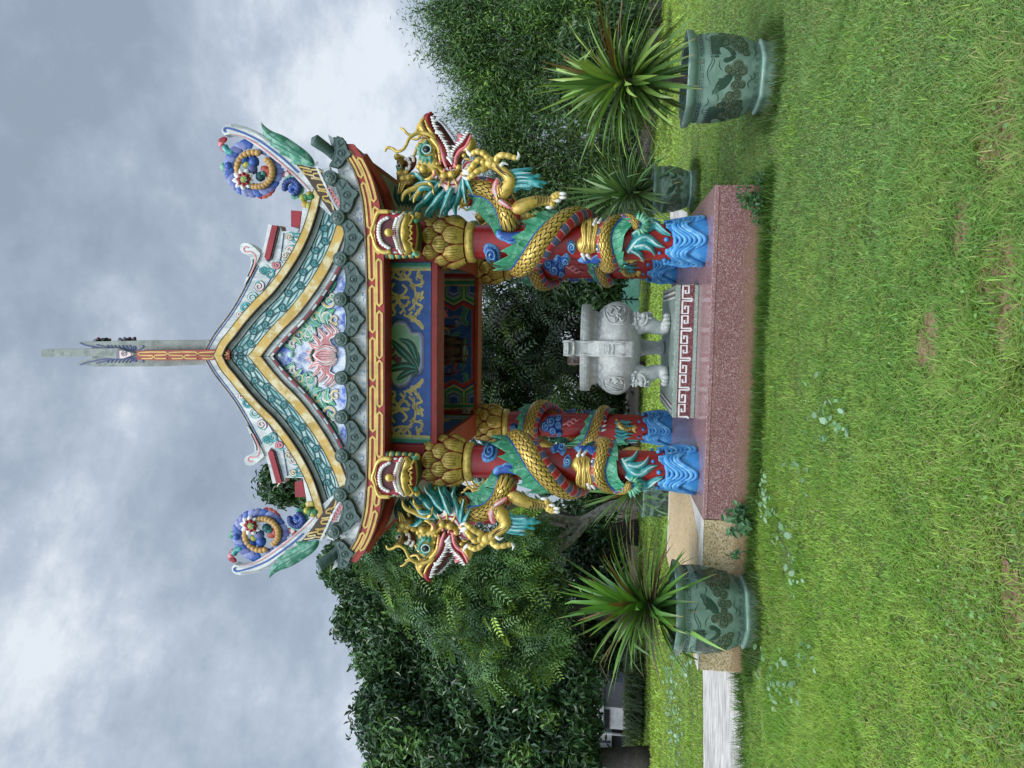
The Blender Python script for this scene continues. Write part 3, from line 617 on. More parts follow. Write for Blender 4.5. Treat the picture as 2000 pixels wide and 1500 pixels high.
# ---- tile ends along the front eave
DISC = [(666, 663), (665, 585), (664, 506), (660, 425), (645, 347)]
vd = -.55
def disc(p):
    c = pv(*p, vd); q = MB()
    prof = [(.001, -.02), (.05, -.02), (.055, -.012), (.062, -.02), (.072, -.016), (.074, 0), (.074, .18)]
    n = 20; vs = []; 
    for r, y in prof:
        for i in range(n): a = 2 * math.pi * i / n; vs.append(c + V((r * math.cos(a), y, r * math.sin(a))))
    q.add(vs, [(j * n + i, j * n + (i + 1) % n, (j + 1) * n + (i + 1) % n, (j + 1) * n + i) for j in range(len(prof) - 1) for i in range(n)], 'tile', True)
    for i in range(5):
        a = 2 * math.pi * i / 5; ball(q, c + V((.03 * math.cos(a), -.018, .03 * math.sin(a))), (.012, .008, .012), 'tile', 6)
    ball(q, c + V((0, -.02, 0)), (.014, .01, .014), 'tile', 6)
    return q
def pend(a, b):
    """fan-shaped drip tile between two discs: local frame s along, d down"""
    A, B = V((*a, 0)), V((*b, 0)); sv = (B - A); M_ = (A + B) / 2; dn = V((abs(sv.y), -sv.x * (1 if sv.y > 0 else -1), 0)).normalized(); w = sv.length
    T = lambda s, d: (M_ + sv * s + dn * d * w)[:2]
    q = MB(); fn = FN(vd + .02)
    ol = [T(-.42, .02), T(-.25, .10), (T(0, .13)), T(.25, .10), T(.42, .02), T(.45, .28), T(.3, .42), T(.14, .50), T(0, .64), T(-.14, .50), T(-.3, .42), T(-.45, .28)]
    prism(q, ol, fn, -.03, .0, 'tile_dark'); il = [(M_.x + dn.x * w * .3 + (x_ - M_.x - dn.x * w * .3) * .88, M_.y + dn.y * w * .3 + (y_ - M_.y - dn.y * w * .3) * .9) for x_, y_ in ol]
    prism(q, il, fn, 0, .012, 'tile')
    stroke(q, il + [il[0]], 1.5, fn, .016, 'tile', k=2)
    o = T(0, .33); stroke(q, spiral(o[0], o[1], 6.5, 1, 0, 12, 1), 1.5, fn, .020, 'tile_dark'); puff(q, [(o[0] + 4.5 * math.cos(t), o[1] + 4.5 * math.sin(t)) for t in np.linspace(0, 6.28, 7)[:-1]], lambda a_, b_, o_=0: fn(a_, b_, o_ + .01), .018, 'tile', 3)
    for s in (-1, 1):
        stroke(q, [T(s * .36, .24), T(s * .28, .20), T(s * .2, .26), T(s * .25, .34)], 1.7, fn, .018, 'tile_dark', taper=1); stroke(q, [T(s * .3, .36), T(s * .22, .3), T(s * .14, .22)], 1.7, fn, .018, 'tile_dark', taper=1)
    return q
for p in DISC: sides(disc(p), 'tile_end', PAV)
allp = [(666.5, 738)] + DISC
for i in range(5):
    q = pend(allp[i], allp[i + 1])
    if i == 0: q.obj('drip_tile', PAV)
    else: sides(q, 'drip_tile', PAV)
sides(pend((640, 330), (650, 262)), 'drip_tile', PAV); 
# corner roll tiles
mb = MB(); c1 = pv(615, 274, -.58)
c3 = pv(640, 292, -.50); c4 = pv(668, 318, -.36); tube(mb, [c1, c1 * .6 + c3 * .4, c3, c4], [.062, .06, .055, .05], 'tile', 14, 3)
tube(mb, [c1 + (c1 - c3) * .10, c1 + (c1 - c3) * .02], [.05, .064], 'tile', 14, 1, smooth_path=False)
c2 = pv(655, 272, -.5); obox(mb, c2 + V((-.02, .10, .0)), (.05, 0, -.03), (0, .10, 0), (.004, 0, .012), 'tile')
sides(mb, 'corner_tile', PAV)
# ---- white eave board and red fret fascia
UE = [(664, 287), (680, 312), (693, 336), (703, 368), (709.5, 400), (713.5, 452), (716, 508), (717.5, 580), (718, 640), (718.5, 705)]
LE = [(690, 281), (709, 308), (724, 338), (734, 368), (741, 400), (747.5, 452), (749.5, 508), (750.5, 580), (751, 640), (751, 705)]
def arc(P, n):
    P = [np.array(p) for p in spline(P, 6)]; s = [0]
    for i in range(1, len(P)): s.append(s[-1] + np.linalg.norm(P[i] - P[i - 1]))
    return [tuple(np.array([np.interp(s[-1] * k / (n - 1), s, [p[j] for p in P]) for j in (0, 1)])) for k in range(n)]
ue, le = arc(UE, 60), arc(LE, 60)
mb = MB(); prism(mb, [(640, 262), (652, 300), (662, 345), (672, 425), (674, 505), (674, 705)] + ue[::-1] + [(664, 280)], FN(-.48, True), -.10, 0, 'plaster')
EAVE = both(mb).obj('eave_board', PAV)
mb = MB(); fe = FN(-.482)
for k in range(9):
    a, b = ue[4 + k * 6]; a -= 18 + RNG.uniform(-4, 4)
    for j in range(5): stroke(mb, spiral(a + RNG.uniform(-12, 14), b + RNG.uniform(-26, 26), RNG.uniform(3, 6), .8, RNG.uniform(0, 6), 9, .4), .9, fe, .003, 'lightblue' if k > 3 else 'lilac_light')
for p in ([(650, 300), (655, 320), (650, 334), (640, 338)],): pass
sides(mb, 'cloud_painting', EAVE)
mb = MB(); prism(mb, [(a - 3.2, b) for a, b in ue] + ue[::-1], FN(-.535, True), -.03, 0, 'brown_edge')
prism(mb, ue + le[::-1], FN(-.52, True), -.05, 0, 'red_beam')
FASC = both(mb).obj('fascia', PAV, bevel=0)
def fa(s, t):
    s = min(max(s, 0), 1) * 59; i = min(int(s), 58); k = s - i
    P = lambda C: np.array(C[i]) * (1 - k) + np.array(C[i + 1]) * k
    return tuple(P(ue) * (1 - t) + P(le) * t)
mb = MB(); ff = FN(-.522, True); CLN = 1 / 4.25
for t0, t1, ph in ((.15, .44, .5), (.56, .85, 0)):          # two interlocking rows of long rounded loops
    for k in range(6):
        e_ = 1 - (k - ph) * CLN - .012; b_ = e_ - CLN + .024
        if b_ < .005: b_ = max(b_, .02)
        if e_ < .12: continue
        P = [(x_, t0) for x_ in np.linspace(b_ + .012, e_ - .012, 14)] + [(e_, (t0 + t1) / 2)] + [(x_, t1) for x_ in np.linspace(e_ - .012, b_ + .012, 14)] + [(b_, (t0 + t1) / 2), (b_ + .012, t0)]
        if e_ > 1: P = [(x_, t0) for x_ in np.linspace(1, b_ + .012, 10)] + [(b_, (t0 + t1) / 2)] + [(x_, t1) for x_ in np.linspace(b_ + .012, 1, 10)]
        stroke(mb, [fa(*p) for p in P], 4.4, ff, .005, 'yellow_line', k=1, sm=False, h=.008)
sides(mb, 'gold_fret', FASC)
# ---- soffit, side eaves, hip rafters
mb = MB()
for i in range(59):
    a, b = pv(*le[i], -.5), pv(*le[i + 1], -.5); a.x = max(a.x, UC); b.x = max(b.x, UC)
    mb.add([a + V((0, .0, .004)), b + V((0, 0, .004)), b + V((0, .62, .05)), a + V((0, .62, .05))], [(0, 3, 2, 1)], 'soffit' if i < 24 else 'red_beam')
pl = [pv(*p, -.5) for p in le]
cor = pv(*le[0], -.5); zc, zm = cor.z, pl[22].z
for j in range(20):       # eave along the flank, dipping between its two corners
    f = lambda t: V((cor.x - .16 * math.sin(math.pi * t) ** .5, -.5 + (LD + 1.0) * t, zm + .16 + (zc - zm - .16) * abs(2 * t - 1) ** 3))
    a, b = f(j / 20), f((j + 1) / 20); h = V((0, 0, .16)); i_ = V((-.05, 0, 0))
    mb.add([a, b, b + h, a + h, a + i_, b + i_, b + h + i_, a + h + i_], [(0, 1, 2, 3), (7, 6, 5, 4), (1, 0, 4, 5)], 'red_beam')
    mb.add([a + i_, b + i_, V((S2 + .1, b.y, zm + .06)), V((S2 + .1, a.y, zm + .06))], [(0, 1, 2, 3)], 'soffit')
    c, d = a + h + V((.06, 0, 0)), b + h + V((.06, 0, 0)); 
    if j < 2 or j > 17: continue
    mb.add([c, d, d + V((-.62, 0, .34)), c + V((-.62, 0, .34))], [(0, 1, 2, 3)], 'roofglaze')
    if j % 2: tube(mb, [c + V((0, .03, .03)), c + V((-.62, .03, .37))], .05, 'roofglaze', 7, 1, smooth_path=False)
both(mb).obj('side_eave', PAV)
mb = MB()
r0 = V((S2 + .02, -.02, 3.72)); r1 = pv(700, 296, -.46) + V((-.04, 0, -.07)); d = (r1 - r0)
pts = [r0 + d * t + V((0, 0, -.10 * math.sin(math.pi * t))) for t in (0, .2, .4, .6, .8, 1)]
sd_ = V((d.y, -d.x, 0)).normalized() * .07
for i in range(5):
    a, b = pts[i], pts[i + 1]; u_ = V((0, 0, .10 - .01 * i)); 
    mb.add([a - sd_, a + sd_, b + sd_, b - sd_, a - sd_ + u_ * 2, a + sd_ + u_ * 2, b + sd_ + u_ * 2, b - sd_ + u_ * 2], [(0, 1, 2, 3), (0, 3, 7, 4), (1, 5, 6, 2), (3, 2, 6, 7), (7, 6, 5, 4)], 'red_beam')
sides(mb, 'hip_rafter', PAV)
# ---- upturned corner horns with leaf and fret
mb = MB()
horn = ZA([(690, 560), (640, 495), (560, 405), (500, 345), (430, 292), (330, 214), (240, 156), (185, 136), (150, 132), (120, 138), (103, 118), (104, 92), (125, 72), (165, 67), (250, 84), (330, 120), (400, 172), (470, 235), (560, 300), (650, 345), (790, 600), (780, 640)])
prism(mb, horn, FN(-.43), -.10, 0, 'plaster'); fh = FN(-.435)
stroke(mb, ZA([(128, 118), (118, 110), (122, 96), (145, 95), (190, 108), (250, 130), (330, 170), (420, 235), (500, 300), (570, 365)]), 3.4, fh, .003, 'blue')
stroke(mb, ZA([(150, 130), (240, 150), (330, 200), (430, 278), (520, 355), (600, 430), (680, 520)]), 2, fh, .003, 'pink', taper=1)
stroke(mb, ZA([(160, 75), (250, 95), (330, 132), (400, 186), (470, 246)]), 4, fh, .002, 'plaster_grey')
HORN = sides(mb, 'corner_horn', PAV); HL = [o for o in PAV.children if o.name.startswith('corner_horn')]
def sub(mb, name):
    mb.obj(name, HL[0]); mb.mirrored(UC).obj(name, HL[1])
mb = MB(); lf = ZA([(345, 55), (365, 80), (410, 112), (480, 140), (560, 190), (625, 240), (664, 288), (668, 330), (610, 322), (560, 318), (522, 312), (530, 290), (500, 268), (452, 252), (458, 228), (400, 200), (408, 172), (372, 152), (350, 112)])
puff(mb, lf, FN(-.47), .05, 'acanthus', 4)
for P in ([(350, 75), (400, 140), (480, 190), (580, 250), (660, 310)], [(470, 160), (530, 215), (640, 300)], [(420, 190), (480, 220), (600, 290)]): stroke(mb, ZA(P), 1.3, FN(-.47), .052, 'carvedgreen', taper=1)
sub(mb, 'leaf_ornament')
mb = MB(); prism(mb, ZA([(560, 318), (700, 340), (716, 380), (800, 610), (770, 612), (690, 500), (600, 368)]), FN(-.45), -.05, .0, 'gold_line')
for P in ([(575, 330), (640, 345), (650, 362), (600, 352), (610, 372), (660, 385)], [(640, 350), (700, 350), (705, 372), (665, 372), (670, 396), (715, 405)], [(650, 400), (720, 412), (726, 440), (690, 440), (695, 462), (738, 470)], [(690, 475), (745, 485), (750, 510), (722, 512), (728, 532), (760, 540)], [(735, 540), (772, 552), (786, 596)]):
    stroke(mb, ZA(P), 3.2, FN(-.455), .004, 'yellow', k=2)
stroke(mb, ZA([(690, 300), (684, 330), (720, 410), (775, 530), (815, 600)]), 4, FN(-.455), .008, 'plaster', k=4)
for k in range(6):
    q = ZA([(752 + k * 12, 470 + k * 20)])[0]; stroke(mb, spiral(q[0] + 4, q[1], 4.5, .9, 2 + k * .2, 9, .3), 2.2, FN(-.455), .006, 'pink')
prism(mb, ZA([(700, 350), (760, 330), (830, 560), (815, 610), (760, 500)]), FN(-.44), -.05, .0, 'plaster')
sub(mb, 'fret_panel')
# flower and comma scrolls standing on the horn
def petal(mb, c, ang, ln, wd, v, mat, lift=.03, tilt=.0):
    t = np.array((math.cos(ang), math.sin(ang))); n_ = np.array((-t[1], t[0])); c = np.array(c)
    P = [c - n_ * wd * .25, c + t * ln * .45 - n_ * wd * .5, c + t * ln * .8 - n_ * wd * .35, c + t * ln, c + t * ln * .8 + n_ * wd * .35, c + t * ln * .45 + n_ * wd * .5, c + n_ * wd * .25]
    puff(mb, [tuple(p) for p in P], lambda a, b, o=0: FN(v)(a, b, o + tilt * np.linalg.norm(np.array((a, b)) - c)), lift, mat, 2.6, round_=False)
def fronds(mb, pth, n, ln, wd, v, mats, lift=.025, side=1, a_off=.9):
    P = arc(pth, n + 2)
    for i in range(1, n + 1):
        t = np.array(P[i + 1]) - np.array(P[i - 1]); petal(mb, P[i], math.atan2(t[1], t[0]) + side * a_off, ln, wd * 1.45, v, mats[i % len(mats)], lift * .5)
def beads(mb, pth, n, r, v, mat):
    for i, p in enumerate(arc(pth, n)): c = pv(*p, v); ball(mb, c, (r, r * .8, r), mat, 8)
mb = MB(); A1 = lambda a, b, r, s, e_, n=9: ZA([(a + r * math.cos(t), b + r * math.sin(t)) for t in np.linspace(s, e_, n)])
fronds(mb, A1(300, 335, 128, 4.9, 0.2, 12), 18, 27, 13, -.38, ('lilac', 'blue', 'lilac_light'), .03, 1, .5)
fronds(mb, A1(300, 335, 112, 4.9, 7.0, 12), 13, 26, 13, -.37, ('lilac', 'lilac_light', 'blue'), .03, -1, .5)
fronds(mb, A1(345, 290, 62, 2.7, 5.6, 10), 9, 18, 9, -.38, ('lilac', 'lilac_light'), .03, 1, .5)
beads(mb, A1(295, 340, 98, 2.9, 5.0), 9, .036, -.42, 'bead'); beads(mb, A1(320, 360, 92, 5.4, 8.1), 13, .036, -.42, 'bead')
for c, mt, r in (((255, 318), 'yelgreen', .045), ((275, 322), 'leafgreen', .04), ((340, 390), 'teal_dark', .055), ((352, 380), 'teal', .04), ((300, 300), 'blue', .06), ((240, 285), 'blue', .06), ((290, 345), 'lilac', .06)): ball(mb, pv(*ZA([c])[0], -.39), (r, r * .8, r), mt, 8)
fronds(mb, A1(365, 370, 40, 3.6, 6.6, 7), 5, 14, 10, -.38, ('crimson', 'rust'), .02)
fronds(mb, ZA([(320, 470), (345, 480), (375, 470), (395, 440)]), 5, 17, 12, -.37, ('rust', 'crimson', 'rust'), .025, 1, 1.0)
fronds(mb, ZA([(120, 300), (140, 330), (165, 330)]), 4, 14, 10, -.37, ('green', 'acanthus'), .025, 1, 1.2); ball(mb, pv(*ZA([(150, 325)])[0], -.37), .05, 'blue', 8)
fronds(mb, ZA([(165, 250), (120, 235), (90, 190), (110, 160)]), 6, 15, 9, -.37, ('crimson', 'pink', 'crimson'), .025, 1, .6)
tube(mb, [pv(*p, -.37) for p in ZA([(120, 205), (140, 235), (175, 250)])], .035, 'teal', 8, 4)
a_ = MB(); sub(mb, 'scroll_ornament')
mb = MB(); q0 = ZA([(240, 408)])[0]
for k in range(9): petal(mb, q0, k * .7 + .2, 22, 13, -.42, 'white', .02, .001)
for k in range(8): petal(mb, q0, k * .785, 15, 10, -.45, 'crimson', .02, .001)
for k in range(7): petal(mb, q0, k * .9 + .3, 8, 5, -.48, 'yelgreen' if k % 2 else 'green_light', .02, .002)
ball(mb, pv(*q0, -.48), .03, 'yelgreen', 8); sub(mb, 'flower_ornament')
mb = MB()
fronds(mb, A1(535, 455, 62, 3.4, 7.6, 12), 12, 15, 10, -.37, ('acanthus', 'green_light', 'acanthus'), .025, 1, .5)
beads(mb, A1(530, 455, 42, 3.0, 7.4), 12, .036, -.41, 'navyline'); beads(mb, A1(545, 470, 20, 3.0, 6.4), 6, .032, -.41, 'blue')
fronds(mb, ZA([(590, 530), (620, 545), (660, 545), (690, 515), (680, 485)]), 7, 14, 10, -.40, ('yelgreen', 'yellow', 'yelgreen'), .025, 1, .9)
for c in ((600, 520), (622, 515), (642, 512), (640, 500), (655, 515)): ball(mb, pv(*ZA([c])[0], -.42), .04, 'leafgreen' if c[0] % 4 else 'yelgreen', 8)
fronds(mb, ZA([(470, 350), (490, 365), (510, 350), (515, 330)]), 5, 13, 10, -.36, ('crimson', 'pink', 'white', 'crimson'), .025, 1, .6)
sub(mb, 'leaf_scroll')
# ---- beams with painted panels
zb, zt = 3.235, 4.15; BH = .13
mb = MB(); box(mb, (-S2 - .1, -BH, zb + .07), (S2 + .1, BH, zt), 'red_beam'); FB = mb.obj('front_beam', PAV)
mb = MB(); box(mb, (-S2, -BH - .03, zb), (S2, BH + .03, zb + .0675), 'red_beam'); mb.obj('beam_rail', FB, bevel=.008)
fb = FN(-BH - .004); mb = MB()
q0, q1 = pv(752, 540, -BH).z, pv(832, 540, -BH).z
box(mb, (-.965, -BH - .012, zb + .075), (.965, -BH - .002, zt - .2), 'panel_blue_lit')
for s in (-1, 1):
    for a, b, m_ in ((.875, .90, 'panel_gold_lit'), (.90, .92, 'cart_green'), (.92, .955, 'panel_green_lit')):
        x0, x1 = sorted((s * a, s * b)); box(mb, (x0, -BH - .018, zb + .078), (x1, -BH - .0125, zt - .21), m_)
PANEL = mb.obj('painted_panel', FB)
fp = FN(-BH - .013); mb = MB()
SCR = ([(170, 275), (215, 225), (235, 180), (225, 150), (192, 140)], [(240, 128), (250, 165), (275, 195), (310, 165), (325, 128)], [(205, 150), (212, 190), (265, 222), (310, 222), (345, 180), (340, 148), (315, 145), (300, 175), (330, 220), (365, 260), (380, 310), (380, 360), (368, 400), (335, 432)],
       [(420, 140), (400, 170), (395, 200), (418, 215), (425, 192)], [(350, 262), (400, 262), (432, 245), (420, 222)], [(430, 300), (415, 340), (382, 350), (395, 390), (425, 402), (400, 432), (375, 470), (390, 500), (434, 545)],
       [(240, 250), (215, 290), (235, 322), (265, 335), (240, 346), (200, 338)], [(292, 258), (322, 290), (295, 325), (265, 337), (300, 350), (332, 342)], [(198, 338), (190, 380), (215, 402), (250, 382), (265, 350), (280, 382), (315, 402), (337, 368)], [(250, 382), (232, 420), (247, 450)], [(290, 388), (300, 425), (277, 452)],
       [(172, 505), (200, 470), (245, 458)], [(302, 460), (350, 482), (400, 522), (432, 556)], [(172, 420), (185, 440), (178, 470)], [(410, 310), (400, 330), (420, 350), (436, 340)], [(360, 440), (345, 455), (360, 475), (380, 465)])
for P in SCR: stroke(mb, ZG(P), 4.2, fp, .003, 'panel_gold_lit', taper=0)
for a, b in ((225, 152), (340, 150), (418, 200), (425, 235), (240, 346), (330, 344), (336, 372), (192, 342), (400, 430), (352, 262)): c = ZG([(a, b)])[0]; stroke(mb, spiral(c[0], c[1], 3.2, 1, 0, 8, .4), 2, fp, .003, 'panel_gold_lit')

for P in SCR:                                   # little flame curls budding from every stem
    for k in range(1, len(P) - 1):
        (x0, y0), (x1, y1), (x2, y2) = P[k - 1:k + 2]; dx, dy = x2 - x0, y2 - y0; l_ = math.hypot(dx, dy) + 1e-6; dx /= l_; dy /= l_; sg = 1 if (k + len(P)) % 2 else -1
        Q = [(x1, y1), (x1 + 9 * dx - 13 * sg * dy, y1 + 9 * dy + 13 * sg * dx), (x1 + 24 * dx - 15 * sg * dy, y1 + 24 * dy + 15 * sg * dx), (x1 + 27 * dx - 4 * sg * dy, y1 + 27 * dy + 4 * sg * dx)]
        if all(165 < q[0] < 437 and 128 < q[1] < 560 for q in Q): stroke(mb, ZG(Q), 3.0, fp, .0026, 'panel_gold_lit', taper=2)
mb.obj('gold_scrolls', PANEL); mb.mirrored(-.002).obj('gold_scrolls', PANEL)
mb = MB(); CT = [(150, 590), (175, 588), (190, 560), (225, 560), (245, 530), (275, 520), (310, 530), (332, 562), (345, 588), (390, 590), (408, 615), (410, 720), (408, 805), (390, 838), (345, 850), (332, 885), (305, 915), (270, 922), (240, 905), (225, 870), (190, 858), (175, 842), (150, 840)]
def grow(P, f, c=(270, 718)): return [(c[0] + (a - c[0]) * (f[0]), c[1] + (b - c[1]) * (f[1])) for a, b in P]
for k, (f, m_) in enumerate((((1.28, 1.20), 'navyline'), ((1.20, 1.12), 'grey_lilac'), ((1.1, 1.05), 'panel_lilac_lit'), ((1.03, 1.015), 'cream'), ((1, 1), 'cart_green'))):
    P = [(max(160, a), b) for a, b in grow(CT, f)]; P = [(min(a, 437), b) for a, b in P]
    prism(mb, ZG(P), fp, 0, .002 + .002 * k, m_)
for P, w in (([(395, 820), (330, 740), (270, 680), (210, 620)], 14), ([(400, 790), (370, 700), (340, 650), (275, 620)], 14), ([(400, 820), (330, 800), (250, 810), (180, 840)], 15), ([(400, 830), (350, 835), (300, 860), (260, 895)], 12), ([(405, 800), (400, 740), (385, 690)], 5), ([(405, 810), (390, 760), (360, 730)], 4), ([(405, 835), (380, 850), (360, 880)], 5)):
    stroke(mb, ZG(P), w + 1.5, fp, .013, 'black', taper=1); stroke(mb, ZG(P), w, fp, .016, 'darkgreen', taper=1); stroke(mb, ZG(P), w * .25, fp, .019, 'panel_green_lit', taper=1)
for i in range(15):
    t = i / 14; c = ZG([(180 + 95 * t + RNG.uniform(-9, 9), 650 + 120 * t ** 1.1 + RNG.uniform(-16, 16))])[0]
    puff(mb, [(c[0] + 5 * math.cos(a) * (1.2 if j % 2 else .8), c[1] + 5 * math.sin(a)) for j, a in enumerate(np.linspace(0, 6.28, 7)[:-1])], lambda a, b, o=0: fp(a, b, o + .014), .012, 'purple_flower', 3)
mb.obj('plant_painting', PANEL)
# rear beam
mb = MB(); yb = LD; z2 = 3.315
box(mb, (-S2 - .1, yb - BH, z2 + .06), (S2 + .1, yb + BH, zt), 'red_beam'); RB = mb.obj('rear_beam', PAV)
mb = MB(); box(mb, (-S2, yb - BH - .03, z2), (S2, yb + BH + .03, z2 + .0575), 'orange_red'); mb.obj('beam_rail', RB, bevel=.008)
fr_ = FN(LD - BH - .013); mb = MB(); box(mb, (-1.06, yb - BH - .011, z2 + .065), (1.06, yb - BH - .001, zt - .05), 'panel_blue_lit')
RP = None
def hexes(y0, y1, tip):
    """nested hexagon half-cells between a band end and the zigzag"""
    for cx in (495, 635, 770):
        for k, (g_, m_) in enumerate(((1, 'panel_gold_lit'), (.9, 'panel_green_lit'), (.72, 'cart_green'), (.6, 'lilac'), (.48, 'panel_lilac_lit'), (.38, 'panel_blue_lit'))):
            w = 68 * g_; d = (y1 - y0); P = [(cx - w, y0), (cx - w, y0 + d * (.62 * g_ + .05)), (cx, y0 + d * (.95 * g_)), (cx + w, y0 + d * (.62 * g_ + .05)), (cx + w, y0)]
            P = [(min(max(a, 490), 774), b) for a, b in P]
            prism(mb, ZG(P), fr_, 0, .001 + .0022 * k, m_)
hexes(268, 405, 1); hexes(1050, 915, -1)
for a, b, m_ in ((190, 203, 'maroon'), (203, 222, 'grey_lilac'), (222, 232, 'panel_gold_lit'), (232, 255, 'panel_green_lit'), (255, 262, 'cart_green'), (262, 268, 'panel_gold_lit'), (1050, 1056, 'panel_gold_lit'), (1056, 1078, 'panel_green_lit'), (1078, 1088, 'panel_gold_lit'), (1088, 1108, 'grey_lilac'), (1108, 1122, 'maroon')):
    prism(mb, ZG([(490, a), (774, a), (774, b), (490, b)]), fr_, 0, .004, m_)
for k, (g_, m_) in enumerate(((1.0, 'panel_red_lit'), (.93, 'grey_lilac'), (.885, 'panel_blue_lit'))):
    P = [(490, 405), (555, 368), (635, 412), (700, 372), (768, 405), (768, 905), (700, 945), (635, 912), (560, 950), (490, 912)]
    P = [(635 + (a - 635) * (g_ if a > 635 else 1 - (1 - g_) * .5), 658 + (b - 658) * g_) for a, b in P]; prism(mb, ZG(P), fr_, 0, .015 + .003 * k, m_)
for P, w, m_ in (([(560, 420), (600, 480), (660, 470), (690, 500), (640, 540), (600, 560), (600, 640), (660, 700), (700, 760), (700, 820), (660, 830)], 7, 'grey_lilac'), ([(690, 420), (720, 430), (700, 470), (715, 520), (735, 500)], 8, 'panel_green_lit'), ([(720, 620), (700, 660), (715, 720), (690, 790), (725, 800)], 8, 'panel_green_lit'), ([(530, 520), (560, 540), (600, 560), (610, 590)], 4, 'yellow_line'), ([(600, 690), (640, 650), (670, 670)], 4, 'yellow_line'), ([(640, 740), (660, 770), (640, 820), (665, 850)], 5, 'rust'), ([(690, 850), (720, 860), (710, 890), (735, 900)], 6, 'panel_green_lit'), ([(620, 600), (650, 590), (680, 580)], 6, 'panel_green_lit'), ([(530, 860), (550, 850), (560, 880), (540, 890)], 4, 'panel_lilac_lit'), ([(590, 830), (610, 820), (600, 850), (585, 860)], 4, 'grey_lilac'), ([(640, 510), (660, 500), (655, 525)], 4, 'panel_lilac_lit')):
    stroke(mb, ZG(P), w + 1.6, fr_, .022, 'cream', taper=1) if m_ == 'panel_green_lit' else None
    stroke(mb, ZG(P), w, fr_, .025, m_, taper=1)
for P in ([(525, 440), (545, 420), (560, 400), (575, 425), (600, 425), (590, 450), (600, 470), (560, 490), (535, 480)],): puff(mb, ZG(P), lambda a, b, o=0: fr_(a, b, o + .022), .008, 'pink', 4)
mb.obj('painted_panel', RB)
# side beams and their inner paintings, ceiling
for s in (-1, 1):
    mb = MB(); x = s * S2; box(mb, (x - BH, BH + .04, z2 + .06), (x + BH, LD - BH - .04, zt), 'red_beam'); SB = mb.obj('side_beam', PAV)
    mb = MB(); box(mb, (x - BH - .03, BH + .04, z2), (x + BH + .03, LD - BH - .04, z2 + .0575), 'orange_red'); mb.obj('beam_rail', SB, bevel=.008)
    mb = MB(); xi = x - s * (BH + .003); fs_ = lambda a, b, o=0: V((xi - s * o, a, b))
    ym = LD / 2; P = lambda a, b, c, d, o, m_: prism(mb, [(a, c), (b, c), (b, d), (a, d)], fs_, 0, o, m_)
    P(.3, LD - .3, z2 + .08, zt - .05, .004, 'panel_blue_lit')
    for k, (d_, m_) in enumerate(((.30, 'panel_green_lit'), (.38, 'cart_green'), (.44, 'panel_lilac_lit'), (.62, 'panel_gold_lit'), (.7, 'panel_green_lit'))):
        for a, b in ((d_, d_ + .06), (LD - d_ - .06, LD - d_)): P(a, b, z2 + .085, zt - .06, .008, m_)
    for k in range(6): stroke(mb, spiral(.9 + k * .22, z2 + .35, .1, 1.3, k, 9, .3, 1 if k % 2 else -1), .035, fs_, .010, 'panel_gold_lit')
    mb.obj('painted_panel', SB)
mb = MB(); box(mb, (-S2 - .3, -.3, zt + .003), (S2 + .3, LD + .3, zt + .05), 'red_beam'); mb.obj('ceiling', PAV)
mb = MB(); q = pv(912, 802, LD - .2); 
box(mb, (q.x - .045, q.y - .02, q.z - .05), (q.x + .045, q.y + .045, q.z + .07), 'plastic'); ball(mb, (q.x, q.y - .02, q.z), .015, 'black', 6); box(mb, (q.x - .04, q.y - .03, q.z + .02), (q.x + .04, q.y - .02, q.z + .055), 'grey_metal'); mb.obj('switch_box', PAV)
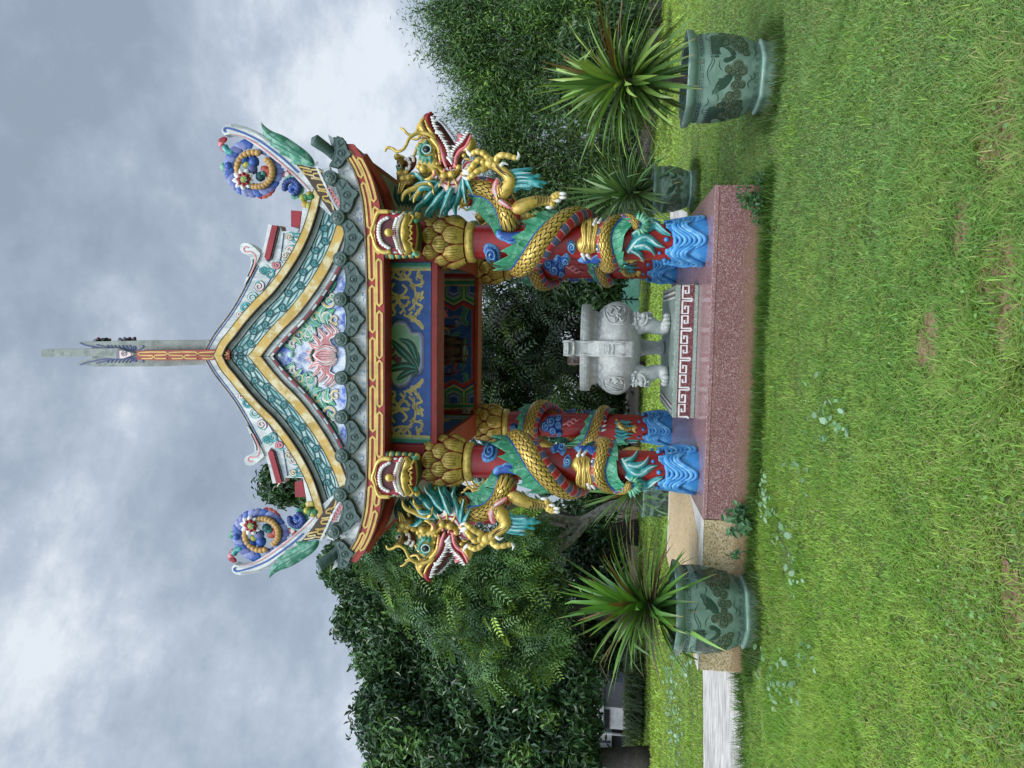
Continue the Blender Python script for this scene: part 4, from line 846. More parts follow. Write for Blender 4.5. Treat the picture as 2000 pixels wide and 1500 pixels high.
# ---- pillars: shaft with lotus capital, ring and wave base
def pillar(u, v, rot):
    mb = MB(); lathe(mb, [(.178, .0), (.183, .3), (.181, 1.2), (.178, 2.42)], 'red', n=28)
    o = mb.obj('pillar', PAV); o.location = (u, v, PH); o.rotation_euler = (0, 0, rot)
    mb = MB(); lathe(mb, [(.178, 2.36), (.212, 2.37), (.216, 2.40), (.212, 2.44), (.18, 2.455)], 'gold', n=28); mb.obj('ring', o)
    mb = MB()
    lathe(mb, [(.17, 2.45), (.20, 2.5), (.215, 2.65), (.21, 2.85), (.20, 2.9)], 'crimson', n=24)
    for tier, (zb_, n_, r0_, r1_, h_, w_, ph) in enumerate(((2.46, 8, .205, .275, .21, .098, .2), (2.59, 8, .215, .275, .19, .094, .2 + math.pi / 8), (2.72, 8, .205, .25, .17, .10, .2))):
        for k in range(n_):
            a = 2 * math.pi * k / n_ + ph; N_ = 7; M_ = 6; vs = []; uv = []
            for i in range(M_ + 1):
                t = i / M_; wd = w_ * (max(0, 1 - abs((t - .42) / .585) ** 2.6) ** .5 if t < 1 else .05)
                rr = r0_ + (r1_ - r0_) * math.sin(t * math.pi * .62) + (.012 if t > .9 else 0)
                for j in range(N_):
                    s = (j / (N_ - 1) - .5) * 2; da = s * wd / rr
                    bul = .03 * (1 - s * s) * math.sin(math.pi * min(1, t + .15)) ** .6 + .004 * math.cos(s * 14)
                    vs.append(((rr + bul - .004) * math.cos(a + da), (rr + bul - .004) * math.sin(a + da), zb_ + h_ * t))
            mb.add(vs, [(i * N_ + j, i * N_ + j + 1, (i + 1) * N_ + j + 1, (i + 1) * N_ + j) for i in range(M_) for j in range(N_ - 1)], 'gold' if tier != 1 else 'gold_bright', True)
            rim_ = [vs[i * N_] for i in range(M_ + 1)] + [vs[i * N_ + N_ - 1] for i in range(M_, -1, -1)]
            tube(mb, [(x_ * 1.012, y_ * 1.012, z_) for x_, y_, z_ in rim_], .0042, 'crimson', 5, 1, smooth_path=False)
            for s in (-.55, -.28, 0, .28, .55):      # carved veins
                pth = [((r0_ + (r1_ - r0_) * math.sin(t * math.pi * .62) + .031 * (1 - s * s) * math.sin(math.pi * min(1, t + .15)) ** .6 - .001) , a + s * w_ * .95 / .25 * (.6 + .4 * math.sin(math.pi * t)), zb_ + h_ * t) for t in (.22, .45, .68, .84)]
                tube(mb, [(r * math.cos(b), r * math.sin(b), z) for r, b, z in pth], [.002, .0026, .0022, .001], 'gold_dark', 4, 2)
    mb.obj('lotus_capital', o)
    mb = MB(); lathe(mb, [(.235, .0), (.24, .05), (.225, .2), (.19, .27)], 'wave', n=28)
    for k in range(5):
        a0 = 2 * math.pi * k / 5
        for j in range(7):        # swooping ridges rising to curled crests
            w = j * .055; r = .232 - .006 * j
            pth = []
            for i in range(7):
                t = i / 6; a = a0 + (t - .5) * 1.35; z = .025 + w * .85 + .19 * (1 - math.cos((t - .25) * 2 * math.pi)) * .5 * (1 - j * .06)
                pth.append(((r + .012) * math.cos(a), (r + .012) * math.sin(a), min(z, .33)))
            tube(mb, pth, [.008, .02, .022, .02, .022, .02, .008], ('wave', 'wave_light', 'wave')[j % 3], 7, 3)
        for j in range(5):        # foam curls
            a = a0 + .35 + (j - 2) * .13; z = .29 + .045 * (2 - abs(j - 2)) + .01 * (j % 2)
            c = V((.205 * math.cos(a), .205 * math.sin(a), z)); e1 = V((-math.sin(a), math.cos(a), 0)); e2 = V((0, 0, 1)); ou = V((math.cos(a), math.sin(a), 0))
            tube(mb, [c + e1 * x_ + e2 * y_ + ou * .012 for x_, y_ in spiral(0, 0, .032, 1.5, -1.2 + j, 9, .15, 1 if j % 2 else -1)], [.012] * 14 if False else .012, ('wave_light', 'wave')[j % 2], 6, 2); ball(mb, c, (.03, .03, .03), 'wave', 7)
        a = a0 + .95; ball(mb, (.2 * math.cos(a), .2 * math.sin(a), .40), .026, 'wave', 8); a = a0 + .25; ball(mb, (.195 * math.cos(a), .195 * math.sin(a), .46), .02, 'wave', 8)
    mb.obj('wave_base', o)
    mb = MB(); box(mb, (-.19, -.19, 2.86), (.19, .19, zt - PH - .01), 'red_beam'); q = mb.obj('pillar_block', o, bevel=.01); q.rotation_euler = (0, 0, -rot)
    return o
for u, v, r in ((S2 + .022, 0, .3), (-S2 + .0, 0, .1), (S2, LD, 1.0), (-S2, LD, 2.2)): pillar(u, v, r)
# ================================================================= DRAGONS, LION HEADS, RAFTER HEADS
ZB = lambda pts: zoom(740, 220, 5.263, pts)
ZC = lambda pts: zoom(880, 360, 3.226, pts)
ZD = lambda pts: zoom(680, 380, 7.143, pts)
CB = V((S2 + .022, 0, PH))                                # base of the traced pillar
def cyl(px, py, off=0, r=.184):                           # point on the pillar's surface seen at a photo px
    q = pv(px, py, -.16); u = min(max(q.x - CB.x, -r * .985), r * .985); k = (r + off) / r
    return V((CB.x + u * k, -math.sqrt(r * r - u * u) * k, q.z))
def cylt(mb, pts, rad, mat, off=.01, n=7, k=4): return tube(mb, [cyl(a, b, off) for a, b in pts], rad, mat, n, k)
def zrow(px): return pv(px, 472, -.2).z
HV = -.20                                                 # plane of the dragon's profile
def H(px, py, off=0): return pv(px, py, HV) + V((0, -off, 0))
def Hs(o): return lambda a, b, f=0: H(a, b, f + o)
def twin(fn_):                                            # build a feature on the near and on the far cheek
    a = MB(); fn_(a, 1); return a.join((lambda m_: MB().join(m_, lambda p: (p[0], 2 * HV - p[1], p[2]), True))(a))
def ht(mb, pts, rad, mat, off=0, n=8, k=5, s=5.263 * 197, **kw):
    offs = off if isinstance(off, (list, tuple)) else [off] * len(pts)
    return tube(mb, [H(a, b, o) for (a, b), o in zip(ZB(pts), offs)], [r / s for r in rad] if isinstance(rad, (list, tuple)) else rad / s, mat, n, k, **kw)
def finstrip(mb, P, dirs, r0, hgt, hook, mat, lean=.5, every=.16):
    """flame-edged fin along a body path"""
    n = len(P); s = 0; B = []; O_ = []
    for i in range(n):
        if i: s += (P[i] - P[i - 1]).length
        t = (P[min(i + 1, n - 1)] - P[max(i - 1, 0)]).normalized(); d = (dirs[i] - t * dirs[i].dot(t)).normalized()
        f = (s / every) % 1.0; h = hgt[i] * (.52 + .48 * f ** 1.6)
        B.append((P[i] + d * r0[i] * .8, d, t)); O_.append(P[i] + d * (r0[i] + h) + t * (hook * f ** 2 * every * 1.9))
    vs = []
    for (b, d, t), o in zip(B, O_):
        w = d.cross(t) * .014; vs += [b + w, o + w * .35, o - w * .35, b - w]
    fs = []
    for i in range(n - 1): fs += [(i * 4 + j, i * 4 + j + 1, i * 4 + j + 5, i * 4 + j + 4) for j in range(3)]
    mb.add(vs, fs, mat, False)
    for i in range(3, n - 1, 3):          # engraved rays
        b, d, t = B[i]; w = d.cross(t)
        for sg in (1, -1): mb.add([b + w * sg * .0155, O_[i] * .8 + b * .2 + w * sg * .0085, O_[i] * .8 + b * .2 + w * sg * .0085 + t * .004, b + w * sg * .0155 + t * .006], [(0, 1, 2, 3), (3, 2, 1, 0)], 'carvedgreen')
    return mb
# ---- the body: neck S-curve, one loop and a half round the pillar, tail
neck = [(905, 396, -.16), (915, 372, -.19), (937, 366, -.22), (958, 372, -.22), (976, 388, -.20), (988, 410, -.17), (996, 436, -.14)]
bod = [(pv(a, b, v), r) for (a, b, v), r in zip(neck, (.070, .082, .09, .095, .098, .10, .105))]
def hel(phi, row, r): 
    a = math.radians(phi); R = .183 + r * .72; return (V((CB.x + R * math.cos(a), R * math.sin(a), zrow(row))), r)
bod += [hel(*k) for k in ((25, 990, .10), (90, 985, .10), (150, 1000, .105), (195, 1018, .11), (235, 1042, .112), (270, 1065, .112), (305, 1093, .112), (340, 1118, .108), (375, 1140, .10), (420, 1158, .09), (480, 1174, .085), (520, 1186, .08), (555, 1192, .076), (590, 1186, .074), (625, 1180, .072), (655, 1184, .068), (685, 1198, .062), (702, 1214, .056))]
tail = [(1226, 427, -.10), (1240, 434, -.19), (1243, 444, -.235)]
bod += [(pv(a, b, v), r) for (a, b, v), r in zip(tail, (.052, .048, .036))]
NB = len(bod); 
bs = spline([(*p, r) for p, r in bod], 8); BP = [V(q[:3]) for q in bs]; BR = [q[3] for q in bs]
axis = lambda p: V((CB.x, 0, p.z))
def seg(i0, i1): return slice(i0 * 8, min(i1 * 8 + 1, len(BP)))
def dragon_body():
    mb = MB(); tube(mb, [p for p, r in bod], [r for p, r in bod], 'scales', 18, 8, uvs=(11, 15)); return mb
def along(i0, i1, dfn, rad_k):
    out_ = []
    s = seg(i0, i1)
    for i in range(s.start, s.stop):
        t = (BP[min(i + 1, len(BP) - 1)] - BP[max(i - 1, 0)]).normalized(); d = dfn(BP[i], t, i); d = (d - t * d.dot(t)).normalized()
        out_.append((BP[i], d, BR[i]))
    return out_
Z1 = V((0, 0, 1))
outw = lambda p: (p - axis(p)).normalized()
dn_up = lambda p, t, i: Z1 + outw(p) * .12
dn_dn = lambda p, t, i: -Z1 + outw(p) * .15
dn_in = lambda p, t, i: V((-.8, .1, .75)) if True else 0
def dragon_fins():
    mb = MB(); bl = MB()
    for i0, i1, fn_, hh, ev in ((7, 18, dn_up, .20, .145), (18, 28, dn_dn, .17, .125)):
        A = along(i0, i1, fn_, 1); P = [a[0] for a in A]; D = [a[1] for a in A]; R = [a[2] for a in A]; n = len(A)
        hg = [hh * min(1, .3 + 2.2 * min(i, n - 1 - i) / n) for i in range(n)]
        finstrip(mb, P, D, R, hg, -.55 if fn_ is dn_up else .5, 'green', every=ev)
        tube(bl, [p + d * r * .93 for p, d, r in A[::3]], .022, 'navyline' if False else 'blue', 6, 2)
    # fin in the crook of the neck
    A = along(1, 7, dn_in, 1); n = len(A); finstrip(mb, [a[0] for a in A], [a[1] for a in A], [a[2] for a in A], [.17 * (.4 + math.sin(math.pi * i / (n - 1))) for i in range(n)], -.5, 'green', every=.15)
    tube(bl, [p + d * r * .93 for p, d, r in A[::3]], .022, 'blue', 6, 2)
    # fan at the tail curl
    c = pv(1243, 440, -.2)
    for k in range(9):
        a = -1.2 + k * .32; d = V((math.sin(a) * .9, -.1, -math.cos(a))); tube(mb, [c + d * .03, c + d * .09 + V((0, -.02, 0)), c + d * .15 + V((.012 * (k % 2), 0, .01))], [.012, .026, .004], ('green', 'green_light')[k % 2], 6, 3, flat=.5, up=(0, -1, 0))
    return mb, bl
def dragon_belly():
    mb = MB()
    for i0, i1, fn_ in ((0, 7, lambda p, t, i: V((.75, -.12, -.7))), (7, 20, lambda p, t, i: -Z1 + outw(p) * .12), (20, 26, lambda p, t, i: Z1 + outw(p) * .1)):
        A = along(i0, i1, fn_, 1); tube(mb, [p + d * r * .62 for p, d, r in A[::4]], [r * .62 for p, d, r in A[::4]], 'belly', 12, 4, uvs=(1, 7))
    return mb
def dragon_parts(root, shift, mir):
    T = lambda mb: (lambda m_: m_.mirrored(0) if mir else m_)(mb.shifted(shift))
    made = {}
    def P(mb, name, parent=root): o = T(mb).obj(name, parent); made[name] = o; return o
    body = P(dragon_body(), 'body'); P(dragon_belly(), 'belly', body); fi, bl = dragon_fins(); f_ = P(fi, 'fin', body); P(bl, 'fin_edge', body)
    # ---------- head
    sk = ZB([(455, 100), (415, 130), (412, 195), (440, 240), (470, 275), (425, 320), (408, 400), (418, 480), (400, 560), (420, 630), (480, 690), (560, 650), (620, 640), (660, 690), (740, 715), (800, 690), (845, 640), (860, 600), (840, 560), (800, 570), (760, 600), (700, 590), (660, 540), (645, 480), (640, 400), (620, 335), (590, 275), (545, 215), (505, 150), (480, 110)])
    mb = MB(); puff(mb, sk, Hs(0), .115, 'gold', 3.5, rim=14)
    ch = ZB([(965, 240), (992, 285), (1000, 360), (985, 420), (945, 452), (910, 440), (880, 445), (832, 465), (815, 520), (800, 570), (780, 580), (795, 480), (830, 410), (900, 350), (945, 280)])
    puff(mb, ch, Hs(0), .12, 'gold', 3.5, rim=12)
    for c, r in (((485, 600), 52), ((440, 575), 36), ((690, 672), 44), ((770, 655), 46), ((840, 585), 34), ((895, 462), 26), ((600, 390), 24), ((615, 470), 24), ((630, 545), 26)):
        q = ZB([c])[0]
        for o in (.098, -.098): ball(mb, H(*q, o), r / 1037, 'gold', 10)
    mb.join(twin(lambda m_, s: (ht(m_, [(560, 290), (600, 330), (640, 400), (650, 480), (655, 550)], [22, 28, 26, 22, 14], 'gold', .10), ht(m_, [(480, 60), (450, 110), (425, 160), (430, 200), (455, 215), (470, 190), (455, 165)], [18, 26, 30, 30, 24, 18, 10], 'gold', .05), ht(m_, [(500, 105), (530, 180), (570, 240), (600, 285)], [10, 16, 16, 10], 'gold', .10))))
    mb.join(twin(lambda m_, s: [ht(m_, q, [2, 6, 6, 2][:len(q)] if len(q) < 5 else 5, 'gold_line', .118, n=5, k=4) for q in ([(598, 380), (618, 450), (630, 520), (622, 580)], [(425, 560), (470, 640), (520, 655), (600, 640)], [(650, 700), (710, 700), (770, 690), (820, 650)], [(462, 240), (500, 262), (545, 292)], [(905, 432), (870, 452), (842, 500)], [(470, 130), (500, 190), (540, 240)], [(440, 300), (480, 290), (520, 296)])]))
    head = P(mb, 'head')
    mb = MB(); cav = ZB([(530, 60), (575, 75), (640, 115), (700, 195), (755, 275), (800, 335), (850, 300), (900, 245), (935, 235), (930, 265), (885, 330), (830, 370), (795, 420), (778, 480), (775, 540), (750, 570), (718, 550), (705, 480), (690, 420), (650, 345), (590, 260), (552, 175), (525, 100)])
    puff(mb, cav, Hs(0), .055, 'maroon', 4, rim=6)
    ht(mb, [(770, 500), (780, 440), (800, 370), (830, 320), (850, 270), (830, 240), (810, 215)], [14, 24, 28, 30, 26, 18, 6], 'pink', 0, flat=1.6)
    P(mb, 'mouth', head)
    mb = twin(lambda m_, s: (ht(m_, [(560, 20), (525, 60), (520, 110), (548, 185), (600, 270), (655, 345), (697, 425), (715, 500), (735, 555)], [16, 28, 30, 26, 24, 26, 26, 22, 18], 'crimson', .075), ht(m_, [(735, 555), (765, 540), (780, 480), (795, 425), (840, 375), (895, 325), (930, 270), (945, 235)], [16, 18, 24, 28, 28, 26, 22, 14], 'crimson', .07),
                             ht(m_, [(570, 280), (630, 350), (670, 430), (690, 510), (715, 580)], [10, 20, 22, 20, 14], 'pink', .10), ht(m_, [(770, 595), (805, 560), (812, 490), (850, 420), (910, 375), (948, 305), (962, 250)], [12, 22, 22, 22, 20, 18, 8], 'pink', .09)))
    ht(mb, [(475, 95), (490, 45), (530, 25), (562, 12)], [26, 34, 26, 8], 'maroon', 0); 
    mb.join(twin(lambda m_, s: [ht(m_, [(640 + dx, 545 + dy), (a, b)], [16, 3], 'pink', .11, k=4) for dx, dy, a, b in ((10, -90, 625, 410), (20, -10, 640, 510), (60, 60, 690, 650), (120, 40, 765, 650), (160, 0, 830, 610))]))
    P(mb, 'lips', head)
    # teeth
    mb = MB()
    def row(base, n, dirv, ln, o, mat='tooth', fat=9):
        for i, p in enumerate(arc(base, n)):
            l_ = ln * (.8 + .4 * (i % 2)); a = ZB([p])[0]; b = ZB([(p[0] + dirv[0] * l_, p[1] + dirv[1] * l_)])[0]; c = ZB([(p[0] + dirv[0] * l_ * .5 + 3, p[1] + dirv[1] * l_ * .5 + 4)])[0]
            tube(mb, [H(*a, o), H(*c, o), H(*b, o * .9)], [fat / 1037, fat * .8 / 1037, .0008], mat, 6, 3)
    up_ = [(560, 75), (578, 150), (615, 225), (665, 298), (705, 370), (728, 440), (745, 500)]; lo_ = [(775, 500), (790, 430), (830, 372), (880, 325), (915, 275), (938, 235)]
    row(up_, 17, (1, .12), 54, .10, fat=13); row([(600, 50), (650, 100), (700, 160), (750, 230), (785, 290)], 13, (.75, -.1), 50, -.07, fat=11)
    row(lo_, 13, (-1, -.35), 50, .10, fat=13); row(lo_, 12, (-1, -.35), 46, -.08, fat=11)
    for o in (.105, -.105):
        tube(mb, [H(*q, o) for q in ZB([(722, 480), (748, 500), (768, 535), (775, 560)])], [.014, .018, .014, .002], 'tooth', 7, 3); tube(mb, [H(*q, o) for q in ZB([(605, 235), (650, 235), (690, 250)])], [.012, .015, .001], 'tooth', 7, 3)
    P(mb, 'teeth', head)
    # eyes and brows
    mb = twin(lambda m_, s: (ball(m_, H(*ZB([(527, 412)])[0], .125), (.046, .035, .046), 'tooth', 14), ball(m_, H(*ZB([(528, 412)])[0], .140), (.036, .03, .036), 'black', 14),
                             tube(m_, [H(a, b, .15) for a, b in spiral(*ZB([(527, 412)])[0], 8.6, 1, 0, 16, 1)], .008, 'teal_pale', 6, 1)))
    P(mb, 'eye', head)
    br = ZB([(520, 303), (548, 335), (540, 372), (495, 385), (478, 425), (495, 462), (530, 478), (572, 462), (585, 500), (566, 558), (542, 520), (520, 560), (500, 525), (468, 552), (465, 500), (428, 522), (445, 470), (408, 460), (438, 425), (408, 392), (448, 372), (438, 340), (488, 345)])
    mb = twin(lambda m_, s: puff(m_, br, Hs(.118), .03, 'teal' if False else 'acanthus', 3, round_=False, rim=4)); P(mb, 'brow', head)
    mb = twin(lambda m_, s: ht(m_, [(600, 292), (540, 252), (460, 240), (400, 262), (352, 312), (330, 370), (300, 420), (240, 442), (190, 412), (140, 403), (118, 440)], [22, 24, 22, 20, 18, 17, 17, 17, 16, 15, 10], 'gold_bright', [.09, .11, .12, .14, .16, .17, .18, .18, .18, .18, .18]))
    o1 = P(mb, 'whisker', head)
    mb = twin(lambda m_, s: ht(m_, [(450, 120), (430, 150), (412, 205), (375, 252), (320, 242), (280, 200), (243, 184)], [18, 20, 18, 15, 14, 13, 8], 'gold_bright', [.03, .05, .07, .08, .09, .1, .1])); P(mb, 'whisker', head)
    mb = twin(lambda m_, s: (ht(m_, [(545, 735), (470, 765), (400, 800), (325, 838), (292, 880), (280, 935)], [34, 32, 29, 26, 20, 8], 'gold_bright', [.06, .09, .12, .14, .15, .15]), ht(m_, [(470, 765), (435, 845), (402, 900), (393, 950)], [28, 26, 20, 6], 'gold_bright', [.09, .11, .13, .14])))
    P(mb, 'horn', head)
    mb = twin(lambda m_, s: ht(m_, [(530, 730), (572, 785), (588, 862)], [22, 17, 4], 'gold_bright', [.08, .1, .1])); P(mb, 'horn', head)
    er = ZB([(480, 702), (540, 722), (585, 700), (625, 655), (625, 610), (600, 588), (560, 598), (572, 650), (525, 690)]); ei = ZB([(545, 706), (590, 690), (620, 645), (605, 605), (590, 625), (585, 665)])
    mb = twin(lambda m_, s: (puff(m_, er, Hs(.11), .025, 'gold', 3), puff(m_, ei, Hs(.125), .016, 'pink', 3))); P(mb, 'ear', head)
    fr_ = ZB([(600, 655), (640, 690), (655, 720), (590, 790), (660, 768), (692, 795), (690, 862), (755, 812), (790, 830), (828, 856), (855, 770), (885, 695), (925, 690), (905, 645), (935, 600), (965, 560), (1022, 508), (950, 500), (905, 520), (885, 560), (860, 640), (800, 700), (730, 725), (665, 695), (620, 645)])
    mb = twin(lambda m_, s: (puff(m_, fr_, Hs(.075), .022, 'palepink', 3, round_=False), [stroke(m_, ZB(q), 4, Hs(.075), .024, 'crimson', taper=1) for q in ([(640, 700), (700, 745), (760, 760), (830, 740), (880, 650)], [(880, 600), (910, 545), (970, 520)])],
                             [ht(m_, q, [12, 10, 2], 'gold_bright', [.09, .11, .11]) for q in ([(740, 722), (738, 780), (733, 838)], [(790, 702), (815, 745), (835, 795)], [(672, 718), (655, 755), (640, 795)], [(862, 640), (890, 655), (915, 682)], [(905, 500), (935, 500), (968, 508)])])); P(mb, 'frill', head)
    mn = (([(640, 730), (520, 880), (450, 930), (408, 980), (378, 1042)], [34, 36, 30, 22, 6]), ([(690, 830), (620, 915), (560, 970), (520, 1030), (498, 1088)], [34, 34, 28, 22, 6]), ([(770, 800), (735, 900), (690, 975), (670, 1040), (655, 1100)], [34, 34, 28, 20, 5]), ([(850, 740), (835, 850), (800, 930), (785, 990), (798, 1052)], [32, 32, 26, 20, 5]), ([(880, 700), (892, 800), (890, 870), (912, 955)], [30, 30, 22, 5]), ([(920, 690), (950, 770), (988, 870)], [30, 24, 4]),
          ([(600, 720), (500, 735), (400, 745), (348, 800)], [30, 30, 24, 5]), ([(470, 700), (420, 660), (380, 635), (342, 648)], [26, 26, 20, 6]), ([(560, 800), (480, 800), (400, 850), (352, 925)], [28, 28, 22, 5]), ([(900, 580), (950, 590), (1000, 560), (1060, 500)], [24, 30, 24, 6]))
    for i, (p, r) in enumerate(mn):
        mb = MB(); o = .05 + .03 * (i % 3); n_ = len(p); w = [o + .03 * math.sin(2.2 * j) for j in range(n_)]; ht(mb, p, r, ('teal', 'teal', 'teal')[i % 3], w, flat=.75, up=(0, -1, 0)); ht(mb, [(a + 3, b - 4) for a, b in p], [x_ * .35 for x_ in r], 'teal_pale', [x_ + .022 for x_ in w])
        m2 = MB(); ht(m2, [(a - 12, b + 16) for a, b in p], r, 'teal', [-x_ for x_ in w], flat=.75, up=(0, -1, 0)); mb.join(m2); P(mb, 'mane_lock', head)
    # ---------- raised foreleg
    mb = MB(); ht(mb, [(1230, 900), (1300, 830), (1365, 750), (1345, 680), (1280, 620), (1190, 555)], [62, 78, 72, 56, 48, 54], 'gold', [.10, .12, .14, .15, .15, .15], n=12)
    for k in range(13):
        t = k / 12; q = ZB([(1225 + 130 * t + RNG.uniform(-25, 25), 900 - 150 * t + RNG.uniform(-40, 40))])[0]; c = H(*q, .17 + .02 * math.sin(3 * t)); tube(mb, [c + V((a * .03, .0, .012 * math.cos(a * 1.5) + .01)) for a in (-1, -.5, 0, .5, 1)], .007, 'gold_line' if k % 3 == 0 else 'gold_bright', 5, 2)
    for off in (-12, 8): ht(mb, [(1230, 590 + off), (1290, 650 + off), (1370, 700 + off), (1385, 750 + off)], [5, 6, 6, 4], 'gold_line', .197)
    leg = P(mb, 'foreleg')
    mb = MB(); ball(mb, H(*ZB([(1170, 550)])[0], .15), (.066, .06, .066), 'gold_bright', 14)
    FG = (([(1160, 520), (1110, 465), (1045, 445), (985, 470)], [34, 32, 30, 26]), ([(1120, 560), (1060, 530), (1000, 590), (955, 640)], [36, 34, 32, 26]), ([(1130, 600), (1050, 640), (990, 690), (950, 715)], [36, 34, 30, 24]), ([(1220, 545), (1260, 490), (1330, 485), (1395, 500), (1440, 510)], [32, 32, 30, 27, 24]))
    for p, r in FG: ht(mb, p, r, 'gold_bright', [.16, .18, .19, .18, .18][:len(p)], n=9, k=8, knob=4)
    P(mb, 'paw', leg)
    mb = MB()
    for p in ([(985, 478), (950, 450), (930, 395)], [(962, 640), (925, 640), (888, 618)], [(965, 665), (925, 660), (885, 655)], [(955, 715), (925, 712), (885, 690)], [(1435, 515), (1462, 490), (1448, 440)], [(1275, 590), (1310, 560), (1358, 578)]): ht(mb, p, [22, 18, 2], 'tooth', .18, k=4)
    P(mb, 'claw', leg)
    for o_, m_ in ((0, 'teal'),):
        mb = MB(); hr = ZB([(1320, 622), (1420, 602), (1530, 592), (1588, 592), (1580, 620), (1530, 640), (1605, 668), (1675, 655), (1672, 690), (1615, 708), (1735, 735), (1742, 758), (1680, 766), (1692, 800), (1600, 790), (1560, 822), (1480, 808), (1400, 842), (1395, 780), (1420, 720), (1385, 660)])
        puff(mb, hr, Hs(.13), .035, 'teal', 3.5, round_=False, rim=7)
        for k in range(9): q0 = (1390 + 5 * (k % 3), 640 + k * 22); stroke(mb, ZB([q0, (1480, q0[1] - 12 + 6 * math.sin(k)), (1560 + (k % 3) * 25, q0[1] - 14 + 5 * (k % 4))]), 2.0, Hs(.13), .036, 'teal_pale' if k % 2 else 'teal_dark', taper=1)
        P(mb, 'leg_hair', leg)
    mb = MB(); fl_ = ZB([(1232, 700), (1195, 760), (1178, 830), (1205, 900), (1260, 960), (1330, 1000), (1415, 1032), (1340, 950), (1275, 900), (1290, 850), (1262, 830), (1285, 780), (1255, 790), (1262, 730)]); puff(mb, fl_, Hs(.155), .02, 'pink', 3.5, round_=False); stroke(mb, ZB([(1225, 740), (1210, 830), (1250, 920), (1350, 990)]), 5, Hs(.155), .022, 'palepink', taper=1); P(mb, 'shoulder_flame', leg)
    # ---------- hanging second leg
    mb = MB(); ht(mb, [(1370, 1010), (1470, 965), (1570, 925), (1660, 905), (1740, 905), (1800, 890)], [66, 78, 66, 56, 46, 44], 'gold', [-.02, .0, .0, -.02, -.02, 0], n=12)
    for k in range(6): ht(mb, [(1600 + k * 30, 840 + k * 5), (1612 + k * 30, 905), (1600 + k * 30, 965 - k * 8)], [4, 6, 4], 'gold_line', .045, k=3)
    for p in ([(1780, 870), (1830, 840), (1870, 838)], [(1790, 885), (1840, 862), (1870, 868)], [(1790, 905), (1820, 905), (1850, 905)], [(1770, 930), (1790, 950), (1770, 972)]): ht(mb, p, [26, 26, 22], 'gold_bright', .02, k=5, knob=3)
    hl = P(mb, 'hind_leg'); mb = MB()
    for a, b in ((1890, 838), (1892, 878), (1838, 910), (1755, 978)):
        q = H(*ZB([(a, b)])[0], .03); ball(mb, q, (.02, .02, .04), 'tooth', 8)
    P(mb, 'claw', hl)
    # ---------- claw foot gripping the pillar, tail flames
    mb = MB(); ft_ = ZC([(820, 250), (850, 222), (890, 225), (925, 250), (945, 300), (940, 350), (935, 400), (900, 430), (850, 440), (815, 425), (790, 385), (805, 350), (830, 320), (825, 280)])
    puff(mb, ft_, cyl, .07, 'gold', 3)
    for k in range(9): cylt(mb, ZC([(845 + k * 9, 232 + 3 * k), (830 + k * 13, 300), (850 + k * 9 - 10, 360 + 4 * (k % 3)), (815 + k * 13, 405 + 5 * (k % 2))]), [.004, .011, .012, .003], ('gold_bright', 'gold', 'gold_dark')[k % 3], .074)
    fo = P(mb, 'gripping_foot'); mb = MB()
    for p in ([(900, 290), (915, 260), (925, 240)], [(930, 280), (945, 260), (950, 240)], [(925, 400), (945, 370), (950, 335)], [(830, 415), (840, 430), (850, 450)], [(860, 420), (880, 435), (895, 440)]): cylt(mb, ZC(p), [.02, .016, .002], 'tooth', .07)
    P(mb, 'claw', fo)
    for p, r in (([(1120, 420), (1180, 360), (1240, 345), (1300, 380), (1350, 395)], [.038, .058, .045, .03, .003]), ([(1150, 330), (1220, 290), (1290, 268), (1340, 305), (1388, 332)], [.038, .056, .042, .03, .003]), ([(1140, 410), (1190, 430), (1225, 465)], [.03, .03, .003]), ([(1160, 390), (1220, 385), (1265, 405), (1292, 438)], [.04, .046, .03, .003]), ([(1160, 250), (1240, 240), (1300, 238), (1335, 232)], [.03, .034, .022, .004])):
        mb = MB(); cylt(mb, ZC(p), r, 'teal', .015, 8); cylt(mb, ZC([(a - 4, b - 3) for a, b in p]), [x_ * .35 for x_ in r], 'teal_pale', .05); P(mb, 'tail_flame')
def cloud(mb, pol, sw=()):
    puff(mb, pol, cyl, .035, 'lightblue', 3); c = np.mean(np.array(pol), 0); inn = [tuple(c + (np.array(p) - c) * .82) for p in pol]; puff(mb, inn, lambda a, b, o=0: cyl(a, b, o + .014), .03, 'blue', 3)
    for (a, b), r, s in sw: tube(mb, [cyl(x_, y_, .05) for x_, y_ in spiral(a, b, r, 1.5, s, 9, .15)], .009, 'lightblue', 6, 2)
